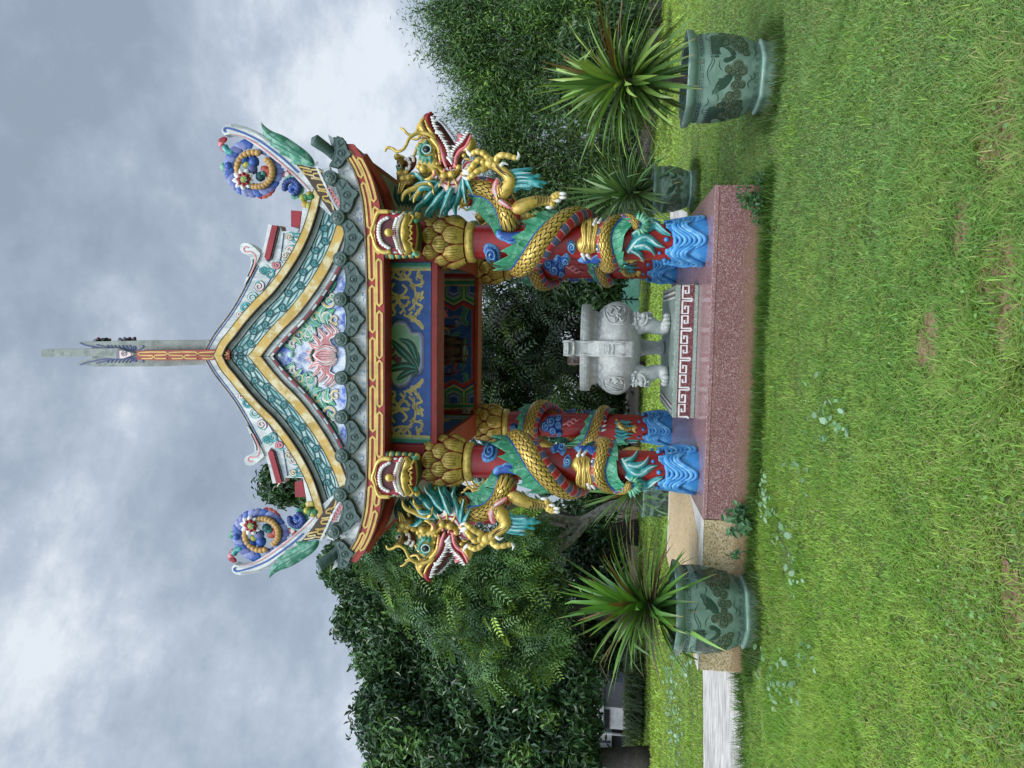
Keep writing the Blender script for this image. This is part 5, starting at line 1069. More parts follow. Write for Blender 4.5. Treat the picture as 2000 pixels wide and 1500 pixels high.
def pillar_ornaments(mir):
    T = lambda mb: (lambda m_: m_.mirrored(0) if mir else m_)(mb.shifted(CB)); out_ = []
    mb = MB(); cloud(mb, ZC([(275, 285), (290, 268), (330, 300), (400, 305), (455, 295), (468, 322), (445, 348), (420, 372), (375, 378), (345, 362), (312, 352), (285, 325)])); out_.append((T(mb), 'cloud_ornament'))
    mb = MB(); cloud(mb, ZC([(470, 330), (490, 260), (530, 232), (575, 240), (578, 280), (550, 310), (520, 325), (490, 345)]), ((ZC([(535, 278)])[0], 9, 0),)); out_.append((T(mb), 'cloud_ornament'))
    mb = MB(); cloud(mb, ZC([(205, 425), (215, 385), (245, 372), (290, 390), (310, 430), (300, 475), (270, 482), (235, 470)]), ((ZC([(258, 430)])[0], 11, 2),)); out_.append((T(mb), 'cloud_ornament'))
    mb = MB(); cloud(mb, ZC([(795, 475), (830, 452), (880, 462), (920, 440), (960, 445), (962, 480), (930, 495), (880, 490), (840, 500), (800, 500)])); out_.append((T(mb), 'cloud_ornament'))
    mb = MB(); cloud(mb, ZC([(640, 470), (668, 440), (700, 452), (728, 430), (752, 455), (745, 490), (700, 505), (660, 500)]), ((ZC([(725, 462)])[0], 7, 1),)); out_.append((T(mb), 'cloud_ornament'))
    mb = MB(); cloud(mb, ZC([(735, 372), (760, 350), (785, 372), (790, 410), (770, 440), (745, 420)]), ((ZC([(765, 392)])[0], 7, 2),)); out_.append((T(mb), 'cloud_ornament'))
    mb = MB()       # leaping carp, low on the pillar
    cp = lambda a, b, o=0: cyl(a, b, o)
    puff(mb, ZC([(1110, 440), (1150, 420), (1220, 415), (1290, 420), (1330, 445), (1290, 470), (1220, 482), (1150, 470)]) if False else [(1196, 478), (1206, 466), (1226, 460), (1246, 464), (1258, 474), (1250, 486), (1228, 492), (1206, 490)], cp, .05, 'gold', 3)
    return out_
def carp(a0):
    """a leaping carp set on the pillar at azimuth a0"""
    mb = MB(); f = lambda s, z, o=0: V(((.184 + o) * math.cos(a0 + s / .19), (.184 + o) * math.sin(a0 + s / .19), z))
    puff(mb, [(-.07, .58), (-.085, .64), (-.06, .72), (.0, .78), (.06, .77), (.075, .72), (.03, .68), (.0, .62), (-.02, .57)], f, .05, 'gold_bright', .014)
    for k in range(14): t = k / 13; s, z = -.055 + .10 * t ** 1.4 + .02 * ((k % 3) - 1), .60 + .14 * t; tube(mb, [f(s - .014, z, .048), f(s, z + .008, .056), f(s + .014, z, .048)], .005, 'gold_dark', 5, 2)
    puff(mb, [(-.03, .58), (-.09, .53), (-.10, .49), (-.05, .51), (-.02, .485), (.02, .51), (.01, .55)], f, .022, 'gold', .014); puff(mb, [(.0, .64), (.05, .60), (.09, .61), (.05, .66)], f, .02, 'gold', .014)
    ball(mb, f(.05, .755, .045), .012, 'black', 7); puff(mb, [(.05, .775), (.085, .80), (.10, .775), (.08, .745)], f, .03, 'gold_bright', .012)
    return mb
def fit(th, loc, rot): th.location = loc; th.rotation_euler = (0, 0, rot)
GD = 'dragon sculptures coiled round the pavilion pillars'
def copy_tree(o, parent):
    c = o.copy(); COL.objects.link(c); c.parent = parent
    for ch in o.children: copy_tree(ch, c)
    return c
DRG = []
for mir, lab in ((False, 'open mouthed gold dragon reaching out from the front pillar beside the two potted plants'), (True, 'gold scaled dragon with open mouth on the front pillar beside the cream terrace')):
    th = thing('dragon', lab, 'dragon statue', toW((S2 + .022, 0, PH)) if not mir else toW((-S2, 0, PH)), PSI, GD)
    dragon_parts(th, CB, mir); DRG.append(th)
for src, u, lab in ((DRG[0], -S2, 'shaded dragon coiled on the rear pillar behind the cream terrace side, partly hidden'), (DRG[1], S2, 'shaded dragon on the rear pillar near the smaller potted plant, mostly hidden')):
    th = copy_tree(src, None); th.location = toW((u, LD, PH)); th.rotation_euler = (0, 0, PSI + math.pi); th['label'] = lab; DRG.append(th)
PIL = [o for o in PAV.children if o.name.split('.')[0] == 'pillar']
for o, mir, rot, ca in ((PIL[0], False, 0, 2.5), (PIL[1], True, 0, .75), (PIL[2], True, math.pi, 4.15), (PIL[3], False, math.pi, -1.35)):
    o.rotation_euler = (0, 0, 0)
    for ch in o.children: ch.rotation_euler = (0, 0, 0)
    for mb, nm in pillar_ornaments(mir)[:6]: c = mb.obj(nm, o); c.rotation_euler = (0, 0, rot)
    carp(ca).obj('carp_ornament', o)
    if rot:                              # blue cloud bank on the rear pillars' camera side
        mb = MB(); f = lambda a, b, o_=0: V(((.184 + o_) * math.cos(-1.57 + a / .19), (.184 + o_) * math.sin(-1.57 + a / .19), b))
        s = 1 if not mir else -1
        for k, (x_, z_, r_) in enumerate(((.0, 1.80, .075), (.07, 1.72, .085), (.12, 1.62, .06), (-.05, 1.70, .07), (.02, 1.62, .06), (-.10, 1.60, .05))):
            puff(mb, [(s * x_ + r_ * math.cos(t) * 1.2, z_ + r_ * math.sin(t)) for t in np.linspace(0, 6.28, 9)[:-1]], f, .045 + .002 * k, 'blue', .016); tube(mb, [f(p[0], p[1], .048 + .002 * k) for p in spiral(s * x_, z_, r_ * .7, 1.4, k, 9, .2)], .010, 'lightblue', 5, 2)
        for k, (x_, z_, r_) in enumerate(((-.09, 2.20, .05), (-.03, 2.27, .055), (-.12, 2.28, .04))):
            puff(mb, [(s * x_ + r_ * math.cos(t) * 1.2, z_ + r_ * math.sin(t)) for t in np.linspace(0, 6.28, 9)[:-1]], f, .04, 'blue', .016); tube(mb, [f(p[0], p[1], .042) for p in spiral(s * x_, z_, r_ * .7, 1.4, k, 9, .2)], .009, 'lightblue', 5, 2)
        for k in range(5): tube(mb, [f(s * (-.12 + .05 * k), .80 - .02 * (k % 2), .0), f(s * (-.15 + .06 * k), .70, .02), f(s * (-.11 + .05 * k), .62, .02), f(s * (-.14 + .06 * k), .55 - .04 * (k % 2), .0)], [.02, .028, .02, .003], 'teal', 6, 3)
        mb.obj('cloud_ornament', o)
        mb = MB()
        for k in range(3): tube(mb, [f(s * (.02 + k * .03), 1.56 - .05 * k, .01), f(s * (.05 + k * .03), 1.50 - .05 * k, .02), f(s * (.02 + k * .035), 1.45 - .05 * k, .02), f(s * (.06 + k * .03), 1.40 - .05 * k, .01)], [.01, .02, .014, .002], 'pink', 6, 4)
        mb.obj('flame_ornament', o)
        mb = MB(); puff(mb, [(s * a, b) for a, b in ((-.10, 1.12), (-.05, 1.02), (.04, .98), (.11, 1.02), (.10, 1.12), (.03, 1.17), (-.04, 1.19))], f, .085, 'gold', .02)
        for k in range(7): tube(mb, [f(s * (-.08 + .025 * k), 1.17 - .008 * k, .06), f(s * (-.06 + .025 * k), 1.09, .09), f(s * (-.05 + .022 * k), 1.01, .07)], [.005, .013, .004], ('gold_bright', 'gold_dark')[k % 2], 6, 4)
        for k in range(4): tube(mb, [f(s * (-.02 + k * .04), 1.0, .07), f(s * (-.01 + k * .045), .95, .08), f(s * (.0 + k * .045), .92, .06)], [.018, .015, .002], 'tooth', 6, 3)
        for k in range(5): tube(mb, [f(s * (-.11), 1.10 + .022 * k, .05), f(s * (-.15), 1.13 + .03 * k, .05), f(s * (-.17), 1.18 + .035 * k, .03)], [.02, .022, .003], 'teal', 6, 4)
        mb.obj('foot_ornament', o)
# ---------------------------------------------------------------- lion heads on the front beam ends
def lion(th):
    LV = -.66; f = lambda a, b, o=0: pv(a, b, LV) + V((0, -o, 0)); fo = lambda k: (lambda a, b, o=0: f(a, b, o + k))
    mb = MB(); sk = ZD([(350, 525), (372, 420), (400, 300), (470, 250), (600, 240), (760, 265), (880, 280), (930, 400), (945, 530), (930, 680), (905, 800), (800, 845), (640, 830), (500, 812), (425, 775), (380, 680)])
    # skull: deep rounded block running back to the beam
    for k, (sc_, d0, d1) in enumerate(((1.0, 0, -.16), (.97, -.16, -.34), (.9, -.34, -.52))):
        c = np.mean(np.array(sk), 0); P = [tuple(c + (np.array(p) - c) * sc_ * .93) for p in sk]; prism(mb, P, f, d1, d0 - .002 * k, ('gold', 'darkgreen', 'red_beam')[k])
    puff(mb, sk, fo(-.03), .05, 'crimson', 4, back=False, rim=5)
    for k in range(14): t = k / 13; q = np.array(ZD([(520 + 400 * t, 835 - 15 * t)])[0]); ball(mb, f(q[0], q[1], -.10), .04, ('darkgreen', 'gold', 'acanthus')[k % 3], 8); q = np.array(ZD([(520 + 400 * t, 250 + 25 * t)])[0]); ball(mb, f(q[0], q[1], -.10), .04, ('darkgreen', 'gold', 'acanthus')[k % 3], 8)
    o = mb.obj('head', th); R = {}
    mb = MB(); tube(mb, [f(a, b, .03) for a, b in ZD([(580, 248), (500, 245), (432, 258), (395, 330), (368, 420), (338, 525), (365, 620), (395, 715), (440, 775), (510, 808), (600, 805)])], [.02, .022, .022, .017, .015, .018, .015, .017, .022, .022, .02], 'gold_bright', 8, 4); mb.obj('upper_lip', o)
    mb = MB(); cv = ZD([(480, 320), (560, 330), (640, 350), (705, 330), (715, 430), (712, 540), (715, 640), (722, 750), (650, 745), (590, 765), (520, 720), (485, 640), (472, 530), (475, 420)])
    prism(mb, cv, f, .0, .022, 'maroon'); puff(mb, ZD([(618, 460), (650, 425), (690, 430), (700, 540), (695, 640), (690, 690), (650, 660), (622, 610), (612, 540)]), fo(.02), .04, 'crimson', 3); ball(mb, f(*ZD([(590, 540)])[0], .06), (.042, .04, .042), 'gold_bright', 12); mb.obj('mouth', o)
    mb = MB()
    for p in arc(ZD([(560, 335), (490, 370), (450, 430), (440, 530), (450, 610), (490, 690), (580, 750)]), 14): c = f(*p, .035); ball(mb, c, (.019, .016, .024), 'tooth', 8)
    for p in arc(ZD([(700, 340), (680, 400), (660, 470), (655, 540), (665, 600), (690, 680), (712, 760)]), 17): ball(mb, f(*p, .05), (.012, .012, .02), 'tooth', 6)
    mb.obj('teeth', o)
    mb = MB(); puff(mb, ZD([(700, 310), (760, 268), (800, 262), (745, 400), (712, 540), (735, 690), (770, 830), (720, 820), (690, 720), (665, 600), (660, 480), (680, 380)]), fo(.02), .03, 'white', 3.5); puff(mb, ZD([(590, 245), (640, 255), (700, 290), (650, 300)]), fo(.01), .02, 'white', 3); puff(mb, ZD([(600, 780), (680, 790), (690, 820), (620, 815)]), fo(.01), .02, 'white', 3); mb.obj('beard', o)
    mb = MB(); puff(mb, ZD([(790, 262), (860, 280), (882, 330), (860, 420), (845, 450), (868, 530), (840, 630), (830, 655), (870, 700), (905, 780), (840, 850), (790, 830), (748, 690), (722, 560), (735, 450), (755, 350)]), fo(.03), .055, 'gold', 3.5); stroke(mb, ZD([(800, 290), (810, 320), (765, 420), (748, 540), (765, 660), (800, 760), (818, 820)]), 2.2, fo(.05), .034, 'black')
    mb.obj('chin', o)
    mb = MB()
    zz = ZD([(885, 290), (925, 320), (880, 400), (850, 440), (905, 440), (875, 500), (905, 540), (868, 590), (910, 620), (845, 650), (905, 690), (890, 740), (935, 800)]); tube(mb, [f(a, b, .03) for a, b in zz], .014, 'gold', 6, 1, smooth_path=False); mb.obj('chin_curls', o)
    mb = MB(); puff(mb, ZD([(905, 360), (935, 330), (980, 350), (960, 400), (925, 400)]), fo(0), .03, 'green', 3); puff(mb, ZD([(920, 760), (950, 790), (985, 850), (900, 850), (880, 830)]), fo(0), .03, 'green', 3); mb.obj('ear', o)
for mir, lab in ((False, 'red mouthed lion head with gold lips above the front pillar nearest the larger plant pot'), (True, 'red mouthed lion head with gold lips above the front pillar beside the cream terrace')):
    keep = MB.obj; th = thing('lion_head', lab, 'lion head', PO, PSI, 'lion heads on the front beam ends')
    if mir: MB.obj = lambda s, n, p=None, l=None, b=0: keep(s.mirrored(-.008), n, p, l, b)
    lion(th); MB.obj = keep
# ---------------------------------------------------------------- small dragon heads on the rafter ends
def rafter_head(th):
    RV = -.10; f = lambda a, b, o=0: pv(a, b, RV) + V((0, -o, 0)); fo = lambda k: (lambda a, b, o=0: f(a, b, o + k))
    mb = MB(); puff(mb, ZB([(170, 430), (205, 440), (255, 460), (300, 520), (290, 580), (330, 610), (400, 640), (420, 700), (370, 780), (280, 790), (200, 760), (185, 660), (190, 560), (180, 490)]), fo(0), .10, 'gold_dark', 4, rim=10)
    for c, r in (((210, 470), .035), ((270, 700), .04), ((330, 690), .045), ((230, 640), .03), ((380, 660), .04), ((300, 630), .03)): ball(mb, f(*ZB([c])[0], .085), r, 'gold', 8)
    o = mb.obj('head', th)
    mb = MB(); puff(mb, ZB([(290, 490), (350, 450), (400, 480), (390, 560), (340, 620), (300, 600)]), fo(.05), .03, 'maroon', 3)
    for p in ([(290, 500), (320, 495), (325, 520)], [(300, 590), (330, 600), (340, 560)], [(345, 465), (372, 480), (380, 520)], [(330, 540), (350, 530)]): tube(mb, [f(a, b, .09) for a, b in ZB(p)], .016, 'tooth', 6, 3)
    mb.obj('mouth', o)
    mb = MB(); puff(mb, ZB([(195, 560), (240, 540), (265, 575), (250, 620), (210, 610)]), fo(.085), .02, 'green', 3); ball(mb, f(*ZB([(238, 572)])[0], .11), .026, 'tooth', 8); ball(mb, f(*ZB([(240, 572)])[0], .125), .018, 'black', 8); mb.obj('eye', o)
    mb = MB()
    for k in range(6): tube(mb, [f(a, b, .06 - .01 * k) for a, b in ZB([(210 + k * 28, 760), (205 + k * 32, 850), (215 + k * 34, 920), (230 + k * 30, 985 - 8 * (k % 2))])], [.03, .045, .03, .003], 'darkgreen', 6, 4, flat=.5, up=(0, -1, 0))
    for k in range(3): tube(mb, [f(a, b, .09) for a, b in ZB([(240 + k * 30, 740), (230 + k * 20, 800), (215 + k * 15, 850)])], [.012, .01, .002], 'gold', 6, 3)
    mb.obj('beard', o)
    mb = MB()
    for q in ([(330, 760), (300, 840), (260, 870), (240, 930)], [(300, 800), (330, 860), (320, 910)]): tube(mb, [f(a, b, .03) for a, b in ZB(q)], [.022, .02, .014, .004][:len(q)], 'gold', 7, 4)
    mb.obj('horn', o)
for mir, lab in ((False, 'small dark gold dragon head at the rafter end behind the dragon beside the potted plants'), (True, 'small dark gold dragon head at the rafter end on the cream terrace side')):
    keep = MB.obj; th = thing('rafter_dragon_head', lab, 'dragon head', PO, PSI, 'dragon heads on the rafter ends')
    if mir: MB.obj = lambda s, n, p=None, l=None, b=0: keep(s.mirrored(-.02), n, p, l, b)
    rafter_head(th); MB.obj = keep
# ================================================================= STONE CENSER, LANTERN, POTS
def build_censer():
    uc_, vc = (pv(1200, 680, 1.15)).x, 1.15
    th = thing('incense_censer', 'large carved white stone incense censer on three lion faced legs', 'censer', toW((uc_, vc, PH + ah)), PSI)
    sc = lambda px: pv(px, 680, vc).z - (PH + ah); Z0 = 0
    R = abs(pv(1205, 590, vc).x - pv(1205, 772, vc).x) / 2; RR = abs(pv(1145, 593, vc).x - pv(1145, 762, vc).x) / 2
    zt_, zb_, zm_ = sc(1166), sc(1252), sc(1206)
    rz = lambda z: R * math.sqrt(max(.0004, 1 - ((zm_ - z) / (zm_ - zb_)) ** 2)) if z < zm_ else R * math.sqrt(1 - (.68 * (z - zm_) / (zt_ - zm_)) ** 2)
    prof = [(rz(z), z) for z in [zb_ + (zm_ - zb_) * (1 - math.cos(math.pi / 2 * k / 10)) for k in range(11)] + [zm_ + (zt_ - zm_) * k / 6 for k in range(1, 7)]]
    mb = MB(); lathe(mb, prof, 'marble', n=40); bowl = mb.obj('bowl', th)
    zr0, zr1 = sc(1154), sc(1136)
    mb = MB(); lathe(mb, [(R * .74, zt_ - .02), (R * .79, zt_ + .005), (R * .80, zr0 - .02), (RR * .93, zr0 - .008), (RR * .94, zr0), (RR, zr0 + .002), (RR, zr1), (RR - .01, zr1 + .004), (RR * .8, zr1 + .004), (RR * .78, zr1 - .09), (.001, zr1 - .10)], 'marble', n=44)
    rim = mb.obj('rim', th)
    mb = MB(); rf = lambda s, z, o=0: V(((RR + o) * math.cos(s), (RR + o) * math.sin(s), z)); hz = zr1 - zr0
    for k in range(36):
        a = 2 * math.pi * k / 36
        for j, (b, t) in enumerate(((.0, .3), (.0, .55), (.07, .8))): stroke(mb, [(a + b, zr0 + hz * t), (a + b + .12, zr0 + hz * t), (a + b + .12, zr0 + hz * (t + .13))], .004, rf, .001, 'marble_groove', sm=False)
    mb.obj('carved_band', rim)
    def bs(px, py, off=0):
        q = pv(px, py, vc - R * .7); u = q.x - uc_; z = q.z - PH - ah; d = pv(px, py, vc)
        z = max(min(z, zt_ - .002), zb_ + .01)
        zz = (z - zm_) / ((zt_ - zm_) if z > zm_ else (zm_ - zb_)); r = max(rz(z), .04)
        u = max(min(u, r * .97), -r * .97); k = (r + off) / r
        return V((u * k, -math.sqrt(r * r - u * u) * k, z + off * .3 * zz))
    ZE = lambda pts: zoom(1060, 540, 4.545, pts)
    for lab, ol, ins in (('r', [(548, 275), (600, 262), (680, 262), (740, 280), (765, 300), (760, 360), (735, 420), (690, 428), (620, 424), (580, 400), (555, 340)], ([(580, 290), (620, 300), (600, 340), (640, 350)], [(660, 280), (690, 300), (660, 330), (700, 350), (740, 330)], [(570, 330), (600, 370), (640, 380), (640, 410)], [(680, 370), (700, 400), (720, 390), (705, 375)], [(600, 275), (640, 290), (660, 310)], [(720, 290), (735, 315), (715, 340)], [(650, 340), (670, 370), (650, 400)])),
                         ('l', [(540, 900), (570, 882), (640, 880), (700, 890), (728, 920), (728, 970), (715, 1010), (660, 1020), (600, 1018), (560, 990), (542, 950)], ([(560, 910), (600, 900), (580, 940), (620, 930)], [(640, 895), (670, 915), (640, 935), (680, 950)], [(560, 950), (600, 970), (650, 990), (710, 1005)], [(690, 910), (710, 930), (690, 945)], [(570, 980), (620, 1000), (670, 1010)], [(620, 950), (650, 965), (690, 970)]))):
        mb = MB(); puff(mb, ZE(ol), bs, .012, 'marble', 3, back=False)
        tube(mb, [bs(a, b, .012) for a, b in spline(ZE(ol + [ol[0]]), 2)], .008, 'marble', 6, 1, smooth_path=False)
        for p in ins: tube(mb, [bs(a, b, .018) for a, b in ZE(p)], [.012] * (len(p) - 1) + [.004], 'marble', 6, 3)
        for p in ins: stroke(mb, [(a + 1.6, b + 1.2) for a, b in ZE(p)], 1.0, bs, .016, 'marble_groove')
        mb.obj('medallion', bowl)
    mb = MB()
    for i, y in enumerate(range(300, 1010, 78)):
        if 520 < y + 39 < 740: continue
        stroke(mb, ZE([(505, y), (525, y + 20), (535, y + 39), (525, y + 58), (505, y + 78)]), .9, bs, .002, 'marble_groove'); stroke(mb, ZE([(498, y), (512, y + 22), (520, y + 39), (512, y + 56), (498, y + 78)]), .7, bs, .002, 'marble_groove')
    mb.obj('petal_band', bowl)
    # legs
    def leg(az):
        mb = MB(); c, s = math.cos(az), math.sin(az); P = lambda r, z, t=0: V((r * c - t * s, r * s + t * c, z))
        tube(mb, [P(R * .50, zb_ + .12), P(R * .66, zb_ + .06), P(R * .70, zb_ - .05), P(R * .62, zb_ - .15), P(R * .60, .10), P(R * .64, .05)], [.10, .115, .105, .085, .08, .085], 'marble', 14, 5)
        ball(mb, P(R * .68, .05), (.10, .10, .055), 'marble', 12)
        for t in (-.06, 0, .06): ball(mb, P(R * .68 + .085, .045, t), (.036, .036, .045), 'marble', 8)
        o = mb.obj('leg', th)
        mb = MB(); r0 = R * .70 + .085
        ball(mb, P(r0 - .03, zb_ + .03), (.085, .085, .09), 'marble', 12); ball(mb, P(r0 + .045, zb_ + .0), (.04, .04, .03), 'marble', 8)
        for t in (-1, 1):
            ball(mb, P(r0 + .035, zb_ + .06, t * .045), .022, 'marble', 8); ball(mb, P(r0 - .02, zb_ + .10, t * .08), (.03, .03, .035), 'marble', 8)
            tube(mb, [P(r0 + .03, zb_ + .09, t * .015), P(r0 + .045, zb_ + .095, t * .05), P(r0 + .01, zb_ + .085, t * .085)], .014, 'marble', 6, 3)
            tube(mb, [P(r0 + .06, zb_ - .035, 0), P(r0 + .045, zb_ - .045, t * .05), P(r0 + .0, zb_ - .02, t * .09), P(r0 - .02, zb_ + .02, t * .10)], .013, 'marble', 6, 4)
            tube(mb, [P(r0 + .05, zb_ - .06, t * .045), P(r0 + .045, zb_ - .085, t * .045), P(r0 + .04, zb_ - .105, t * .042)], [.014, .012, .003], 'marble', 6, 3)
        box_ = [P(r0 + .035, zb_ - .05, t) for t in (-.03, .03)]
        for k in range(5): ball(mb, P(r0 + .045, zb_ - .055, -.03 + .015 * k), .009, 'marble', 6)
        tube(mb, [P(r0 + .03, zb_ - .075, -.045), P(r0 + .035, zb_ - .085, 0), P(r0 + .03, zb_ - .075, .045)], .02, 'marble_groove', 6, 3)
        for k in range(7): a = -1.2 + .4 * k; ball(mb, P(r0 - .05, zb_ + .03 + .11 * math.cos(a), .11 * math.sin(a)), .03, 'marble', 7)
        mb.obj('lion_face', o)
    for az in (-.72, math.pi + .72, math.pi / 2): leg(az)
    # handles
    def handle(az, mat):
        c, s = math.cos(az), math.sin(az); hw_ = .088; top = sc(1105)
        prof_ = [(R * .93, sc(1236)), (R * 1.06, sc(1236) + .01), (R * 1.12, sc(1215)), (R * 1.10, sc(1190)), (R * 1.06, sc(1170)), (RR * 1.05, sc(1150)), (RR * 1.06, sc(1130)), (RR * 1.12, top - .06), (RR * 1.06, top), (RR * .9, top), (RR * .86, top - .05), (RR * .98, sc(1130)), (RR * .99, sc(1152)), (R * .86, sc(1175)), (R * .9, sc(1200))]
        mb = MB(); prism(mb, prof_, lambda r, z, o=0: V((r * c - o * s, r * s + o * c, z)), -hw_, hw_, mat); o = mb.obj('handle', th, bevel=.034)
        mb = MB(); P = lambda r, z, t=0: V((r * c - t * s, r * s + t * c, z)); rf_ = RR * 1.10
        for t in (-1, 1):
            tube(mb, [P(rf_ + .01, top - .02, t * .075), P(rf_ + .02, top - .07, t * .08), P(rf_, top - .12, t * .075)], .014, mat, 6, 3); ball(mb, P(rf_ + .01, top - .035, t * .045), (.022, .022, .016), mat, 8)
            tube(mb, [P(RR * 1.07, sc(1140), t * .07), P(RR * 1.07 + .01, sc(1165), t * .075), P(R * 1.10, sc(1190), t * .07), P(R * 1.13, sc(1215), t * .06)], .013, mat, 6, 4)
        tube(mb, [P(rf_ + .015, top - .052, -.07), P(rf_ + .03, top - .058, 0), P(rf_ + .015, top - .052, .07)], .016, mat, 6, 3); tube(mb, [P(rf_ + .005, top - .118, -.07), P(rf_ + .012, top - .122, 0), P(rf_ + .005, top - .118, .07)], .016, mat, 6, 3)
        for k in range(8): ball(mb, P(rf_ + .012, top - .078, -.052 + .015 * k), (.008, .008, .012), mat, 6)
        tube(mb, [P(rf_, top - .098, -.06), P(rf_, top - .10, .06)], .016, 'marble_groove', 6, 1, smooth_path=False)
        for k in range(3): tube(mb, [P(R * 1.115 + .0, sc(1180) - .05 * k, -.05), P(R * 1.125, sc(1180) - .05 * k - .006, 0), P(R * 1.115, sc(1180) - .05 * k, .05)], .004, 'marble_groove', 5, 3)
        mb.obj('dragon_face', o)
    handle(-math.pi / 2 + .02, 'marble'); handle(math.pi / 2 + .28, 'stained')
paint('stained', (.20, .13, .085), .7, .3, (.42, .4, .37), 9, bp=.3)
build_censer()
# hanging lantern
q = pv(866, 684, 1.45); zc_ = zt
LS = 1.0; q.z = pv(886, 684, 1.45).z - .10
LN = thing('hanging_lantern', 'dark carved red wooden lantern hanging under the pavilion ceiling', 'lantern', toW((q.x, 1.45, q.z)), PSI)
mb = MB(); lathe(mb, [(.16, .06), (.19, .20), (.19, .24)], 'lantern', n=6); lathe(mb, [(.12, -.04), (.145, .06)], 'lantern', n=6); lathe(mb, [(.001, .26), (.26, .25), (.27, .23), (.2, .235)], 'black', n=6); lathe(mb, [(.0, -.04), (.17, -.045), (.17, -.025), (.10, -.02)], 'black', n=6); 
tube(mb, [(0, 0, .25), (0, 0, .4), (0, 0, (zc_ - q.z) / LS + .01)], .012, 'black', 6, 1); LN.scale = (LS, LS, LS); LB = mb.obj('body', LN)
mb = MB()
for k in range(6):
    a = k * math.pi / 3; c, s = math.cos(a), math.sin(a)
    tube(mb, [(.25 * c, .25 * s, .25), (.32 * c, .32 * s, .23), (.35 * c, .35 * s, .28), (.31 * c, .31 * s, .30)], .015, 'black', 6, 3); tube(mb, [(.31 * c, .31 * s, .23), (.31 * c, .31 * s, .14), (.30 * c, .30 * s, .06)], [.008, .02, .004], 'lantern', 6, 2)
    tube(mb, [(.19 * c, .19 * s, .22), (.145 * c, .145 * s, .05), (.16 * c, .16 * s, -.03)], .013, 'black', 6, 2); tube(mb, [(.15 * c, .15 * s, -.03), (.15 * c, .15 * s, -.10)], [.014, .004], 'lantern', 5, 1, smooth_path=False)
mb.obj('carved_frame', LB)
# ---- glazed pots
def rhex(a):
    k = math.cos(math.pi / 6) / math.cos(((a + math.pi / 6 + math.pi / 2) % (math.pi / 3)) - math.pi / 6); return .35 + .65 * k
ZP = lambda pts: zoom(1020, 0, 3.704, pts)
def pot_proto():
    R, Hh = .46, .87
    body = [(.64, .20), (.70, .24), (.80, .36), (.87, .52), (.905, .66), (.905, .80), (.88, .885), (.90, .895), (.97, .925), (1.0, .985), (.985, 1.0), (.90, .985), (.86, .93), (.86, .86)]
    mb = MB(); lathe(mb, [(r * R, z * Hh) for r, z in body], 'glaze', n=72, rf=rhex); return mb, R, Hh, body
def hexpt(x, z, off, R, Hh, body, front=1):
    zs = [b[1] for b in body[:8]]; rs = [b[0] for b in body[:8]]; r = np.interp(z / Hh, zs, rs) * R + off
    lo, hi = -math.pi / 2, math.pi / 2
    for _ in range(26):
        m_ = (lo + hi) / 2; v_ = r * rhex(-math.pi / 2 + m_) * math.sin(m_)
        if v_ < x: lo = m_
        else: hi = m_
    a = -math.pi / 2 + lo; k = r * rhex(a); return V((k * math.cos(a), k * math.sin(a), z))
